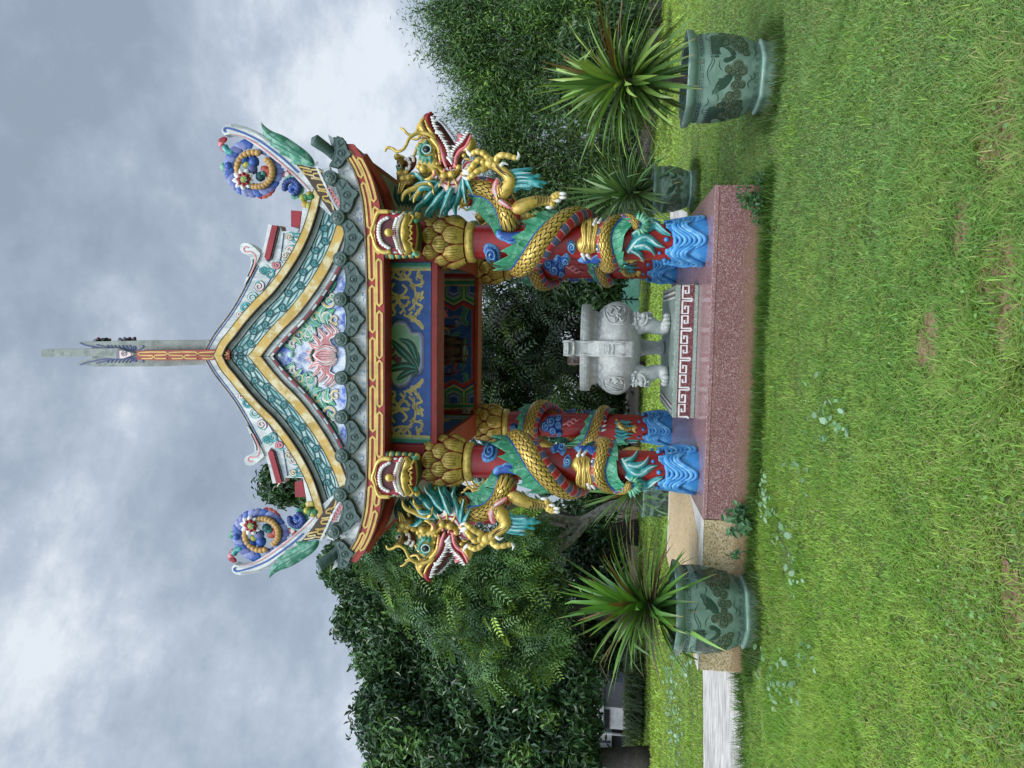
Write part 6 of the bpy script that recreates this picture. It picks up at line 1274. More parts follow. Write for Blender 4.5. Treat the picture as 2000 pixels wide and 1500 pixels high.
def pot(name, label, loc, rz, s=(1, 1), flip=False):
    th = thing(name, label, 'plant pot', loc, rz, 'green glazed dragon pots'); th.scale = (s[0], s[0], s[1])
    mb, R, Hh, body = pot_proto(); B = mb.obj('body', th)
    mb = MB(); lathe(mb, [(.60 * R, .21 * Hh), (.74 * R, .205 * Hh), (.765 * R, .195 * Hh), (.74 * R, .16 * Hh), (.70 * R, .12 * Hh), (.72 * R, .06 * Hh), (.76 * R, .02 * Hh), (.76 * R, -.05 * Hh)], 'glaze', n=72, rf=rhex); mb.obj('foot', th)
    mb = MB(); lathe(mb, [(.001, .90 * Hh), (.4 * R, .905 * Hh), (.87 * R, .89 * Hh)], 'soil', n=36, rf=rhex); mb.obj('soil', th)
    # brushwork traced from the nearest pot: zoom px -> (x across, z up)
    sx = 1 if not flip else -1
    def fn(a, b, o=0): return hexpt(sx * (525 - b) / 362 * R * .99, (1 - (a - 1215) / 655) * Hh, o, R, Hh, body)
    def front_and_back(mk, nm):
        m0 = MB(); mk(m0); r = MB().join(m0)
        for k in (1, 2): c, s_ = math.cos(k * 2.0944), math.sin(k * 2.0944); r.join(m0, lambda p: (p[0] * c - p[1] * s_, p[0] * s_ + p[1] * c, p[2]))
        r.obj(nm, B)
    def dr(m):
        puff(m, [(1385, 215), (1440, 212), (1500, 225), (1545, 240), (1520, 262), (1480, 270), (1475, 295), (1510, 310), (1540, 340), (1545, 375), (1520, 400), (1480, 415), (1455, 400), (1470, 380), (1500, 375), (1505, 350), (1480, 320), (1450, 305), (1432, 320), (1440, 360), (1410, 380), (1385, 365), (1375, 320), (1378, 260)], fn, .003, 'glaze_dark', 12, back=False)
        for k in range(11): b = 225 + k * 14; stroke(m, [(1392 - 6 * (k > 3), b), (1362, b + 4)], 9, fn, .0035, 'glaze_dark', taper=2, k=2)
        puff(m, [(1480, 500), (1520, 490), (1530, 520), (1510, 560), (1470, 600), (1430, 600), (1445, 570), (1415, 560), (1440, 540), (1425, 520), (1460, 520)], fn, .003, 'glaze_dark', 12, back=False)
        for k in range(6): stroke(m, [(1470, 530 + k * 12), (1430 - 4 * k, 545 + k * 16), (1395, 640 - 8 * k)], 10, fn, .0035, 'glaze_dark', taper=2)
        for P in ([(1370, 360), (1378, 400), (1355, 450), (1352, 500), (1380, 565)], [(1380, 365), (1395, 400), (1380, 440), (1360, 480)], [(1430, 400), (1432, 440), (1455, 470)], [(1350, 725), (1375, 690), (1365, 660)], [(1350, 735), (1345, 760), (1365, 780)], [(1425, 620), (1440, 660), (1430, 690)], [(1650, 500), (1665, 530), (1640, 560), (1655, 600)], [(1680, 300), (1690, 350), (1675, 380)], [(1675, 480), (1690, 520), (1668, 540)]): stroke(m, P, 6, fn, .003, 'glaze_dark', taper=1)
    def cl(m):
        for a, b, r in ((1590, 250, 40), (1610, 290, 45), (1585, 325, 38), (1620, 350, 38), (1500, 460, 40), (1560, 440, 55), (1600, 470, 48), (1530, 480, 35), (1570, 520, 36), (1555, 575, 45), (1600, 570, 38), (1520, 650, 45), (1570, 640, 45), (1500, 690, 46), (1560, 700, 44), (1470, 720, 45), (1530, 750, 45), (1420, 790, 40), (1480, 780, 46), (1540, 790, 38)):
            puff(m, [(a + r * math.cos(t) * .8, b + r * .85 * math.sin(t)) for t in np.linspace(0, 6.28, 11)[:-1]], fn, .002 + .0001 * (a % 7), 'glaze_olive', 14, back=False)
            stroke(m, spiral(a, b, r * .72, 1.35, a, 8, .25, 1 if b % 2 else -1), 5, fn, .0045, 'glaze_dark')
        for k in range(11): b = 250 + k * 50; stroke(m, spiral(1705, b, 16, 1.2, 2, 8, .3, 1), 5, fn, .003, 'glaze_mid'); stroke(m, [(1712, b + 14), (1722, b + 30), (1712, b + 44)], 4, fn, .003, 'glaze_mid')
    def me_(m):
        stroke(m, [(1298, b) for b in range(188, 870, 40)], 3, fn, .0025, 'glaze_mid', sm=False); stroke(m, [(1326, b) for b in range(188, 870, 40)], 3, fn, .0025, 'glaze_mid', sm=False)
        for k in range(14): b = 195 + k * 48; P = [(1322, b), (1303, b), (1303, b + 30), (1317, b + 30), (1317, b + 12)]; stroke(m, P if k % 2 else [(2625 - p, r) for p, r in P], 4.5, fn, .003, 'glaze_dark', sm=False)
    front_and_back(dr, 'painted_dragon'); front_and_back(cl, 'painted_clouds'); front_and_back(me_, 'meander_band')
    return th
g1 = ground(1527, 145); pc1 = V((g1.x + .115, g1.y + .33, -.01)); face = lambda p: math.atan2(-p.x, p.y)
POT1 = pot('plant_pot', 'largest green glazed pot with dark dragon, alone on the lawn nearest the photo edge', pc1, face(pc1), (.935, .945))
g2 = ground(1490, 1214); pc2 = V((g2.x - .02, g2.y + .34, -.03)); POT2 = pot('plant_pot', 'green glazed dragon pot in front of the cream terrace wall', pc2, face(pc2), (.985, .93), True)
g3 = ground(1368, 362); pc3 = V((g3.x + .03, g3.y + .33, 0)); POT3 = pot('plant_pot', 'smaller shaded green dragon pot behind the red platform corner', pc3, face(pc3) + .1, (.92, .86))
g4 = ground(1345, 968); pc4 = V((g4.x, g4.y, 0)); POT4 = pot('plant_pot', 'green pot mostly hidden behind the wave base beyond the cream terrace', pc4, face(pc4), (.9, .9))
# ================================================================= PLANTS, TREES, BACKGROUND, GRASS
def nrm(a): return a / (np.linalg.norm(a, axis=-1, keepdims=True) + 1e-9)
def sword_plant(name, label, base, stem_h, ctr, n, ln, lw, cols, seed, lean=0.0, lo=-.75, dead=.08, stem_r=.035):
    r = np.random.default_rng(seed); th = thing(name, label, 'potted plant', base, 0, 'spiky plants in the dragon pots')
    c = V(ctr); mb = MB(); tube(mb, [(0, 0, 0), (c.x * .3, c.y * .3, c.z * .5), (c.x, c.y, c.z)], [stem_r * 1.3, stem_r, stem_r], 'bark', 9, 5); mb.obj('stem', th)
    NS = 9; VS = []; FS = []; CS = []; o = 0
    for i in range(n):
        t = i / (n - 1)                                        # 0 outer/low .. 1 inner/upright
        az = i * 2.399963 + r.normal(0, .25); el = math.asin(np.clip(lo + (1 - lo) * t ** .85 + r.normal(0, .10), -.95, .99))
        L_ = ln * (.72 + .5 * r.random()) * (1.05 - .25 * abs(t - .5)); w = lw * (.8 + .4 * r.random())
        d = np.array((math.cos(az) * math.cos(el), math.sin(az) * math.cos(el), math.sin(el))); d[:2] += lean
        sag = (.20 + .25 * r.random()) * (1 if el < 1.0 else .35)
        p = np.array(c) + np.array((0, 0, -.18 * (1 - t) * ln + .10 * t * ln)); side = nrm(np.cross(d, (0, 0, 1.0)) + 1e-4); dead_ = r.random() < dead
        kink = r.random() < .10; base_c = np.array(cols[r.integers(len(cols))]) * (.75 + .5 * r.random()) * (1 + .3 * t)
        tw = r.normal(0, .35)
        for k in range(NS):
            s = k / (NS - 1); W_ = w * (1 - s) ** .75 * (.45 + .55 * min(1, s * 3.2)) if s < 1 else .001
            up_ = np.cross(side, d); sd_ = side * math.cos(tw * s) + up_ * math.sin(tw * s); fold = nrm(np.cross(sd_, d)) * W_ * .30
            VS += [p - sd_ * W_ + fold, p, p + sd_ * W_ + fold]
            cc = base_c.copy()
            if dead_: cc = np.array((.20, .13, .05)) * (.6 + .6 * r.random())
            elif s > .88 and r.random() < .6: cc = np.array((.30, .19, .05))
            CS += [cc * .92, cc * 1.15, cc * .92]
            if k: FS += [(o + k * 3 - 3, o + k * 3 - 2, o + k * 3 + 1, o + k * 3), (o + k * 3 - 2, o + k * 3 - 1, o + k * 3 + 2, o + k * 3 + 1)]
            p = p + d * L_ / (NS - 1); d = d + np.array((0, 0, -sag * (.35 + s) / (NS - 1) * 1.8)); 
            if kink and k == 5: d = d + np.array((0, 0, -.9))
            d = d / np.linalg.norm(d)
        o += NS * 3
    bulk('leaves', np.array(VS), np.array(FS), np.array(CS), 'sword', th, True); return th
GR1 = [(.16, .27, .055), (.11, .22, .045), (.22, .32, .08), (.08, .17, .04)]; GR2 = [(.10, .20, .06), (.07, .15, .045), (.15, .24, .08)]
sword_plant('spiky_plant', 'largest spiky plant with broad light green blades in the pot nearest the photo edge', pc1 + V((0, 0, .78)), .5, (.03, .05, .60), 230, .76, .040, GR1, 3, 0, -.8, .05)
sword_plant('spiky_plant', 'spiky plant with upright bright green blades and dry tips in front of the cream terrace', pc2 + V((0, 0, .70)), .3, (.0, .0, .38), 170, .78, .045, [(.09, .22, .035), (.14, .29, .045), (.07, .16, .035)], 5, 0, -.5, .09)
sword_plant('spiky_plant', 'grey green spiky plant in the smaller shaded pot behind the platform corner', pc3 + V((0, 0, .64)), .3, (-.05, 0, .50), 150, .98, .040, GR2, 8, 0, -.7, .04)
sword_plant('spiky_plant', 'spiky plant mostly hidden behind the pillars beyond the cream terrace', pc4 + V((0, 0, .66)), .3, (0, 0, .30), 80, .9, .044, GR2, 9, 0, -.6, .04)
# ---- foliage
def leaves(c, nv, size, asp, cols, r, fold=.18):
    """leaf quads at centres c with preferred normals nv"""
    n = len(c); nv = nrm(nv + r.normal(0, .55, (n, 3))); a = nrm(np.cross(nv, r.normal(0, 1, (n, 3)))); a[:, 2] -= .45; a = nrm(a); b = nrm(np.cross(nv, a)); s = (size * (.6 + .8 * r.random((n, 1))))
    h = a * s; w = b * s * asp; f = nv * s * fold
    vs = np.stack([c - h, c - w * .9 + f - h * .1, c + h - f, c + w * .9 + f - h * .1], 1).reshape(-1, 3); fs = np.arange(n * 4).reshape(n, 4)
    return vs, fs, np.repeat(cols, 4, 0)
def pinnate(c, nv, size, cols, r, pairs=6):
    """feather leaves: a drooping rib with rows of leaflets"""
    n = len(c); nv = nrm(nv + r.normal(0, .35, (n, 3))); a = r.normal(0, 1, (n, 3)); a[:, 2] = -abs(a[:, 2]) * .8; a = nrm(a); b = nrm(np.cross(nv, a)); s = size * (.7 + .6 * r.random((n, 1))); VS = []; CS = []
    for k in range(pairs):
        t = (k + .6) / pairs; q = c + a * s * t * 2 + np.array((0, 0, -1)) * s * t * t * .5; ll = s * .62 * (1 - .35 * abs(2 * t - 1))
        for sg in (-1, 1):
            d = nrm(b * sg + a * .45); w = a * s * .095; e_ = q + d * ll + np.array((0, 0, -.12)) * ll; VS.append(np.stack([q, q + d * ll * .5 - w, e_, q + d * ll * .5 + w], 1)); CS.append(cols * (.9 + .2 * r.random((n, 1))))
    vs = np.concatenate(VS).reshape(-1, 3); return vs, np.arange(len(vs)).reshape(-1, 4), np.repeat(np.concatenate(CS), 4, 0)
def clumps(blobs, k, rs, per, pal, r, shell=.72, flat=.8, drop=0.0):
    """leaf points: every blob (centre, radii) carries k clumps near its surface; returns points, normals, colours, clump centres"""
    C_, N_, K_, CC = [], [], [], []
    for (c, rad, wgt) in blobs:
        m_ = max(3, int(k * wgt))
        for _ in range(m_):
            d = nrm(r.normal(0, 1, 3)); q = np.array(c) + d * np.array(rad) * (shell + (1 - shell) * r.random()) * (1 if r.random() < .8 else .5); R_ = rs * (.55 + .9 * r.random())
            n = int(per * (.6 + .8 * r.random())); u = nrm(r.normal(0, 1, (n, 3))); p = q + u * R_ * (r.random((n, 1)) ** .45) * np.array((1, 1, flat))
            p[:, 2] -= drop * R_ * (np.abs(u[:, :2]).sum(1)) 
            g_ = r.random(); col = np.array(pal[r.choice(len(pal), p=None)]) * (.55 + .8 * g_) * (np.array((1.7, 1.5, 1.1)) if g_ > .9 else 1); C_.append(p); N_.append(u + np.array((0, 0, .7))); K_.append(np.clip(col * (.75 + .5 * r.random((n, 1))), 0, 1)); CC.append(q)
    return np.concatenate(C_), np.concatenate(N_), np.concatenate(K_), CC
def tree(name, label, cat, base, blobs, k, rs, per, size, asp, pal, seed, trunk=None, tr=.16, bark='bark_dark', group=None, mat='leaf', kind='leaf', shell=.7, limbs=9, drop=0, flat=.8):
    r = np.random.default_rng(seed); th = thing(name, label, cat, base, 0, group); B = np.array(base)
    p, n_, c, cc = clumps(blobs, k, rs, per, pal, r, shell, flat, drop)
    if kind == 'pin': vs, fs, cl = pinnate(p - B, n_, size, c, r)
    else: vs, fs, cl = leaves(p - B, n_, size, asp, c, r)
    bulk('crown', vs, fs, cl, mat, th)
    if trunk:
        mb = MB(); T = [V(q) - V(base) for q in trunk]; tube(mb, T, [tr * (1.25 if i == 0 else 1 - .55 * i / (len(T) - 1)) for i in range(len(T))], bark, 10, 6)
        for i in range(limbs):
            e_ = V(cc[int(r.integers(len(cc)))]) - V(base); j = int(r.integers(max(1, len(T) // 2), len(T))); s_ = T[j]; md = (s_ + e_) / 2 + V(r.normal(0, .25, 3)) + V((0, 0, .15)); tube(mb, [s_, md, e_], [tr * .42, tr * .25, tr * .07], bark, 6, 4)
        mb.obj('trunk', th)
    return th
def PB(px, py, Y, rpx, rpy, w=1, rd=None):                 # blob seen at a photo px, radii in px (rows, columns)
    q = at(px, py, Y); s = Y / F * 1.01; return ((q.x, q.y, q.z), (rpy * s, rd if rd else (rpx + rpy) / 2 * s, rpx * s), w)
DK = [(00.046, 00.109, 00.042), (00.062, 00.138, 00.050), (00.034, 00.080, 00.034), (00.084, 00.171, 00.058)]
PNL = [(00.085, 00.179, 00.056), (00.113, 00.226, 00.066), (00.066, 00.142, 00.056), (00.189, 00.320, 00.066), (00.094, 00.189, 00.094)]
FE = [(0.088, 0.184, 0.045), (0.063, 0.140, 0.038), (0.116, 0.219, 0.052), (0.049, 0.105, 0.035)]
SH = [(0.034, 0.072, 0.026), (0.024, 0.054, 0.022), (0.048, 0.102, 0.036)]
def gb(px, py, Y): q = at(px, py, Y); return (q.x, q.y, 0)
# feathery trees towards the photo's far right
GT = 'feathery trees beyond the potted plants'
tree('feathery_tree', 'tall feathery tree rising past the larger potted plant at the photo edge', 'tree', gb(1200, 40, 21), [PB(920, 50, 21, 70, 80), PB(1000, 40, 21, 90, 90), PB(1100, 60, 21, 80, 90), PB(850, 30, 21, 32, 36, .5), PB(870, 95, 21, 30, 22, .4), PB(1180, 30, 21, 50, 80, .7)], 80, .62, 105, .085, .20, FE, 11, [gb(1200, 40, 21), at(1080, 45, 21), at(930, 55, 21)], .2, group=GT, drop=.6, flat=1.5, shell=.55)
tree('feathery_tree', 'feathery tree with drooping sprays above the smaller potted plant', 'tree', gb(1200, 190, 22), [PB(950, 170, 22, 55, 75), PB(1030, 190, 22, 80, 90), PB(1130, 190, 22, 80, 80), PB(910, 215, 22, 14, 22, .35), PB(905, 140, 22, 22, 25, .5), PB(1200, 180, 22, 50, 90, .7)], 80, .62, 105, .085, .20, FE, 12, [gb(1200, 190, 22), at(1080, 190, 22), at(950, 185, 22)], .2, group=GT, drop=.6, flat=1.5, shell=.55)
tree('feathery_tree', 'darker feathery tree behind the dragon on the side with two pots', 'tree', gb(1210, 345, 23), [PB(985, 320, 23, 60, 70), PB(1070, 350, 23, 85, 90), PB(1160, 345, 23, 70, 90), PB(950, 270, 23, 28, 40, .5), PB(1010, 410, 23, 60, 60, .6), PB(1200, 400, 23, 50, 80, .6)], 80, .62, 105, .085, .20, [(.055, .115, .034), (.04, .09, .028), (.08, .15, .04)], 13, [gb(1210, 345, 23), at(1090, 345, 23), at(990, 335, 23)], .2, group=GT, drop=.6, flat=1.5, shell=.55)
tree('leafy_shrub', 'dense small leaved shrub behind the larger potted plant', 'shrub', gb(1245, 150, 18), [PB(1140, 120, 18, 45, 70), PB(1190, 160, 18, 50, 90), PB(1110, 170, 18, 30, 40, .5), PB(1210, 90, 18, 40, 70, .6)], 70, .36, 90, .075, .5, [(.05, .10, .035), (.035, .08, .03), (.065, .13, .045)], 14, [gb(1245, 150, 18), at(1190, 150, 18)], .1)
# trees behind and left of the pavilion
tree('broadleaf_tree', 'dark glossy leaved tree at the far end, beyond the spiky plant by the terrace', 'tree', gb(1215, 1400, 19), [PB(800, 1400, 19, 95, 75), PB(800, 1490, 19, 85, 60), PB(930, 1430, 19, 120, 100), PB(1040, 1400, 19, 80, 110), PB(950, 1330, 19, 100, 60), PB(745, 1370, 19, 28, 26, .4), PB(1120, 1370, 19, 36, 60, .6), PB(1125, 1450, 19, 34, 50, .5), PB(1090, 1490, 19, 60, 60, .6)], 105, .50, 125, .10, .42, DK, 21, [gb(1215, 1478, 19), at(1140, 1475, 19), at(1000, 1440, 19), at(850, 1410, 19)], .26, mat='glossyleaf', group='dark broadleaf trees behind the terrace')
tree('broadleaf_tree', 'dark glossy leaved tree standing between the roof corner and the far end tree', 'tree', gb(1200, 1190, 20), [PB(730, 1130, 20, 75, 55), PB(780, 1190, 20, 90, 80), PB(900, 1180, 20, 110, 110), PB(668, 1100, 20, 26, 35, .5), PB(690, 1210, 20, 26, 24, .4), PB(760, 1275, 20, 50, 45, .6), PB(1010, 1200, 20, 90, 120), PB(880, 1290, 20, 90, 60)], 105, .50, 125, .10, .42, DK, 22, [gb(1200, 1190, 20), at(1050, 1190, 20), at(820, 1170, 20)], .26, mat='glossyleaf', group='dark broadleaf trees behind the terrace')
tree('feather_leaved_tree', 'lighter feather leaved tree with bare pale forked trunk beyond the cream terrace', 'tree', gb(1290, 988, 17.3), [PB(780, 1080, 16, 70, 60), PB(880, 1090, 16, 80, 80), PB(960, 1140, 16, 80, 90), PB(880, 1200, 16, 80, 60), PB(1010, 1060, 16, 50, 60), PB(1020, 1240, 16, 60, 70), PB(800, 1170, 16, 40, 40, .6), PB(960, 1290, 16, 50, 40, .5), PB(720, 1060, 16, 40, 40, .5)], 34, .5, 22, .20, .4, PNL, 23,
     [gb(1290, 988, 17.3), at(1202, 988, 17.3), at(1134, 1018, 17.2), at(1069, 1012, 17), at(980, 1040, 16.6)], .17, 'bark_pale', kind='pin', limbs=7)
mb = MB(); th = [o for o in SC.objects if o.name == 'feather_leaved_tree'][0]; b0 = V(th.location); tube(mb, [at(1150, 1012, 17.2) - b0, at(1119, 1052, 17.0) - b0, at(1060, 1100, 16.6) - b0], [.10, .085, .05], 'bark_pale', 8, 5); tube(mb, [at(1090, 1014, 17.1) - b0, at(1050, 1000, 17.1) - b0, at(1020, 960, 17.2) - b0], [.07, .06, .03], 'bark_pale', 8, 4); mb.obj('branch', th)
tree('tall_tree', 'tall tree whose crown top shows above the roof beside the flower ornament', 'tree', gb(1230, 930, 27), [PB(560, 935, 27, 34, 40), PB(610, 930, 27, 50, 55), PB(700, 930, 27, 80, 80), PB(820, 930, 27, 90, 110)], 60, .6, 100, .15, .42, DK, 24, [gb(1240, 1040, 27), at(1180, 1036, 27), at(1000, 990, 27), at(700, 935, 27)], .42, mat='glossyleaf')
tree('shade_tree', 'deep green tree seen between the pillars behind the censer', 'tree', gb(1235, 690, 25), [PB(1000, 760, 25, 75, 90), PB(1080, 700, 25, 80, 110), PB(1000, 660, 25, 60, 60), PB(1060, 580, 25, 60, 60), PB(1110, 790, 25, 70, 90), PB(1150, 600, 25, 50, 70), PB(950, 640, 25, 60, 60, .9), PB(940, 730, 25, 60, 70, .8), PB(940, 800, 25, 60, 70, .9), PB(960, 560, 25, 26, 30, .25)], 24, .6, 17, .34, .4, [(.018, .038, .015), (.014, .03, .013), (.04, .08, .018), (.011, .024, .012)], 25, [gb(1235, 720, 25), at(1120, 720, 25), at(980, 720, 25)], .22, kind='pin')
tree('leafy_shrub', 'low dark shrub between the rear pillar and the green fence sheet', 'shrub', gb(1235, 570, 24), [PB(1150, 570, 23.5, 60, 45), PB(1120, 540, 23.5, 50, 35), PB(1200, 520, 23.5, 35, 40, .5)], 50, .4, 80, .12, .4, SH, 26, None)
tree('leafy_shrub', 'dark shrub mass at the foot of the trees behind the terrace plant', 'shrub', gb(1235, 1120, 25), [PB(1160, 1100, 25, 50, 90), PB(1170, 1230, 25, 45, 90), PB(1120, 1180, 25, 60, 120)], 60, .5, 70, .13, .42, SH, 27, None)
tree('leafy_shrub', 'dark shrub mass in the shade behind the censer legs', 'shrub', gb(1235, 740, 28), [PB(1180, 720, 28, 40, 90), PB(1190, 830, 28, 35, 80), PB(1170, 920, 28, 50, 80)], 60, .5, 70, .13, .42, SH, 28, None)
# far wood behind everything
r = np.random.default_rng(40); P_ = []
for i in range(520):
    x = r.uniform(-42, 46); y = 36 + r.uniform(-3, 5); P_.append(((x, y, r.uniform(.3, 6.5 + 1.5 * math.sin(x * .3))), (1.7, 1.5, 1.5), 1))
p, n_, c, cc = clumps(P_, 3, .9, 26, SH, r, .4); vs, fs, cl = leaves(p, n_, .24, .45, c, r); fw = bulk('far_woodland', vs, fs, cl, 'leaf'); tag(fw, 'dark mass of distant trees closing the view', None, None, 'stuff')
# ---- drooping clump grass bush at the lawn's far edge
r = np.random.default_rng(50); th = thing('arching_bush', 'arching strap leaved bush in shade at the far edge of the lawn', 'bush', gb(1240, 1370, 22)); NS = 6; VS = []; FS = []; CS = []; o = 0
for i in range(900):
    b_ = np.array((r.normal(0, .7), r.normal(0, .3), 0)); az = r.uniform(0, 6.28); d = np.array((math.cos(az) * .5, math.sin(az) * .5, 1.0)); p = b_; L_ = r.uniform(1.2, 2.6); cc = np.array((.08, .13, .05)) * r.uniform(.5, 1.8)
    for k in range(NS):
        w = .018 * (1 - k / NS); sd_ = nrm(np.cross(d, (0, 0, 1.0)) + 1e-4) * w; VS += [p - sd_, p + sd_]; CS += [cc, cc]
        if k: FS.append((o + 2 * k - 2, o + 2 * k - 1, o + 2 * k + 1, o + 2 * k))
        p = p + nrm(d) * L_ / NS; d = d + np.array((math.cos(az) * .18, math.sin(az) * .18, -.5))
    o += 2 * NS
bulk('leaves', np.array(VS), np.array(FS), np.array(CS), 'blade', th)
# ---- buildings and fence glimpsed under the trees
def wallbox(mb, px0, py0, px1, py1, Y, d, mat):
    a, b = at(px0, py0, Y), at(px1, py1, Y); x0, x1 = sorted((a.x, b.x)); z0, z1 = sorted((a.z, b.z)); box(mb, (x0, Y, z0), (x1, Y + d, z1), mat)
WB = thing('white_building', 'plain white low building half hidden under the trees at the far end', 'building', (0, 0, 0))
mb = MB(); wallbox(mb, 1128, 1374, 1178, 1428, 28, 4, 'wall_white_shaded'); mb.obj('wall', WB)
mb = MB(); wallbox(mb, 1147, 1432, 1194, 1468, 29, 3, 'wall_white_shaded'); mb.obj('wall', WB)
mb = MB(); wallbox(mb, 1120, 1480, 1196, 1530, 28, 4, 'wall_white_shaded'); mb.obj('wall', WB)
mb = MB(); wallbox(mb, 1179, 1380, 1235, 1427, 28.2, 3.5, 'grey_metal'); wallbox(mb, 1195, 1432, 1235, 1530, 29.2, 3.5, 'dark_void'); mb.obj('plinth', WB)
mb = MB(); wallbox(mb, 1148, 1444, 1192, 1452, 28.97, .02, 'shed_blue'); wallbox(mb, 1181, 1386, 1190, 1424, 28.17, .02, 'dark_void'); mb.obj('window', WB)
mb = MB(); a, b = at(1143, 1429, 27.6), at(1236, 1429, 27.6); tube(mb, [(a.x, 27.6, 0), (a.x, 27.6, a.z)], .05, 'grey_metal', 8, 1, smooth_path=False); mb.obj('drainpipe', WB)
BS = thing('blue_shed', 'dark blue shed with pale sloping roof edge in shade behind the spiky plant', 'shed', (0, 0, 0))
mb = MB(); wallbox(mb, 1130, 1250, 1240, 1335, 26, 3, 'shed_blue'); mb.obj('wall', BS)
mb = MB(); a, b = at(1124, 1272, 25.7), at(1162, 1344, 25.7); u_ = (b - a); obox(mb, (a + b) / 2 + V((0, 1.4, 0)), u_ / 2, (0, 1.7, 0), (0, 0, .04), 'grey_metal'); mb.obj('roof', BS)
mb = MB(); wallbox(mb, 1150, 1275, 1180, 1300, 25.97, .02, 'dark_void'); mb.obj('window', BS)
FS_ = thing('sheet_fence', 'green metal sheet fence beyond the lawn seen past the rear pillar', 'fence', (0, 0, 0))
mb = MB(); a = at(1188, 605, 31); b = at(1240, 548, 31)
for k in range(10): x = min(a.x, b.x) - .2 + k * .2; box(mb, (x, 31 + .02 * (k % 2), 0), (x + .198, 31.03 + .02 * (k % 2), 1.75), 'metal_sheet')
mb.obj('sheet', FS_); mb = MB(); tube(mb, [(a.x + .45, 30.95, 0), (a.x + .45, 30.95, 1.8)], .03, 'dark_void', 6, 1, smooth_path=False); mb.obj('post', FS_)
GP = thing('green_post', 'dark teal post standing in the shade behind the terrace plant', 'post', gb(1240, 1180, 24)); mb = MB(); tube(mb, [(0, 0, 0), (0, 0, 1.0), (0, 0, 2.2)], .09, 'teal_dark', 10, 1); box(mb, (-.13, -.13, 2.19), (.13, .13, 2.26), 'grey_metal'); mb.obj('shaft', GP)
# ---- grass
def fr_(x): return x - np.floor(x)
def vnoise(x, y, s, seed=0):
    x = x * s + seed * 17.3; y = y * s - seed * 9.1; xi, yi = np.floor(x), np.floor(y); fx, fy = x - xi, y - yi; fx = fx * fx * (3 - 2 * fx); fy = fy * fy * (3 - 2 * fy)
    h = lambda a, b: fr_(np.sin(a * 127.1 + b * 311.7 + seed) * 43758.5453); return (h(xi, yi) * (1 - fx) + h(xi + 1, yi) * fx) * (1 - fy) + (h(xi, yi + 1) * (1 - fx) + h(xi + 1, yi + 1) * fx) * fy
def inpoly(x, y, P):
    c = np.zeros(len(x), bool); j = len(P) - 1
    for i in range(len(P)):
        (x0, y0), (x1, y1) = P[i], P[j]; k = ((y0 > y) != (y1 > y)) & (x < (x1 - x0) * (y - y0) / (y1 - y0 + 1e-12) + x0); c ^= k; j = i
    return c
def allowed(x, y, r):
    dx, dy = x - PO.x, y - PO.y; u = dx * PU.x + dy * PU.y; v = dx * PN.x + dy * PN.y
    ok = ~((u > lx - .02) & (u < px1 + .02) & (v > -.60) & (v < 3.5)) | ((u < px0) & (v > by + .02))
    wob = .10 * (vnoise(x, y, 3.0, 4) - .5); ok &= ~inpoly(x + wob, y + wob, PATH)
    for c in (pc1, pc2, pc3, pc4): ok &= (x - c.x) ** 2 + (y - c.y) ** 2 > .33 ** 2
    for a, b, p_, q_ in SOIL: e_ = ((x - a) / p_) ** 2 + ((y - b) / q_) ** 2 + .9 * (vnoise(x, y, 9, 2) - .5); ok &= (e_ > 1.0) | (r.random(len(x)) < .32)
    ok &= ~inpoly(x, y, LIT); ok &= (vnoise(x, y, 5.5, 7) > .16) | (r.random(len(x)) < .35)
    return ok
r = np.random.default_rng(60)
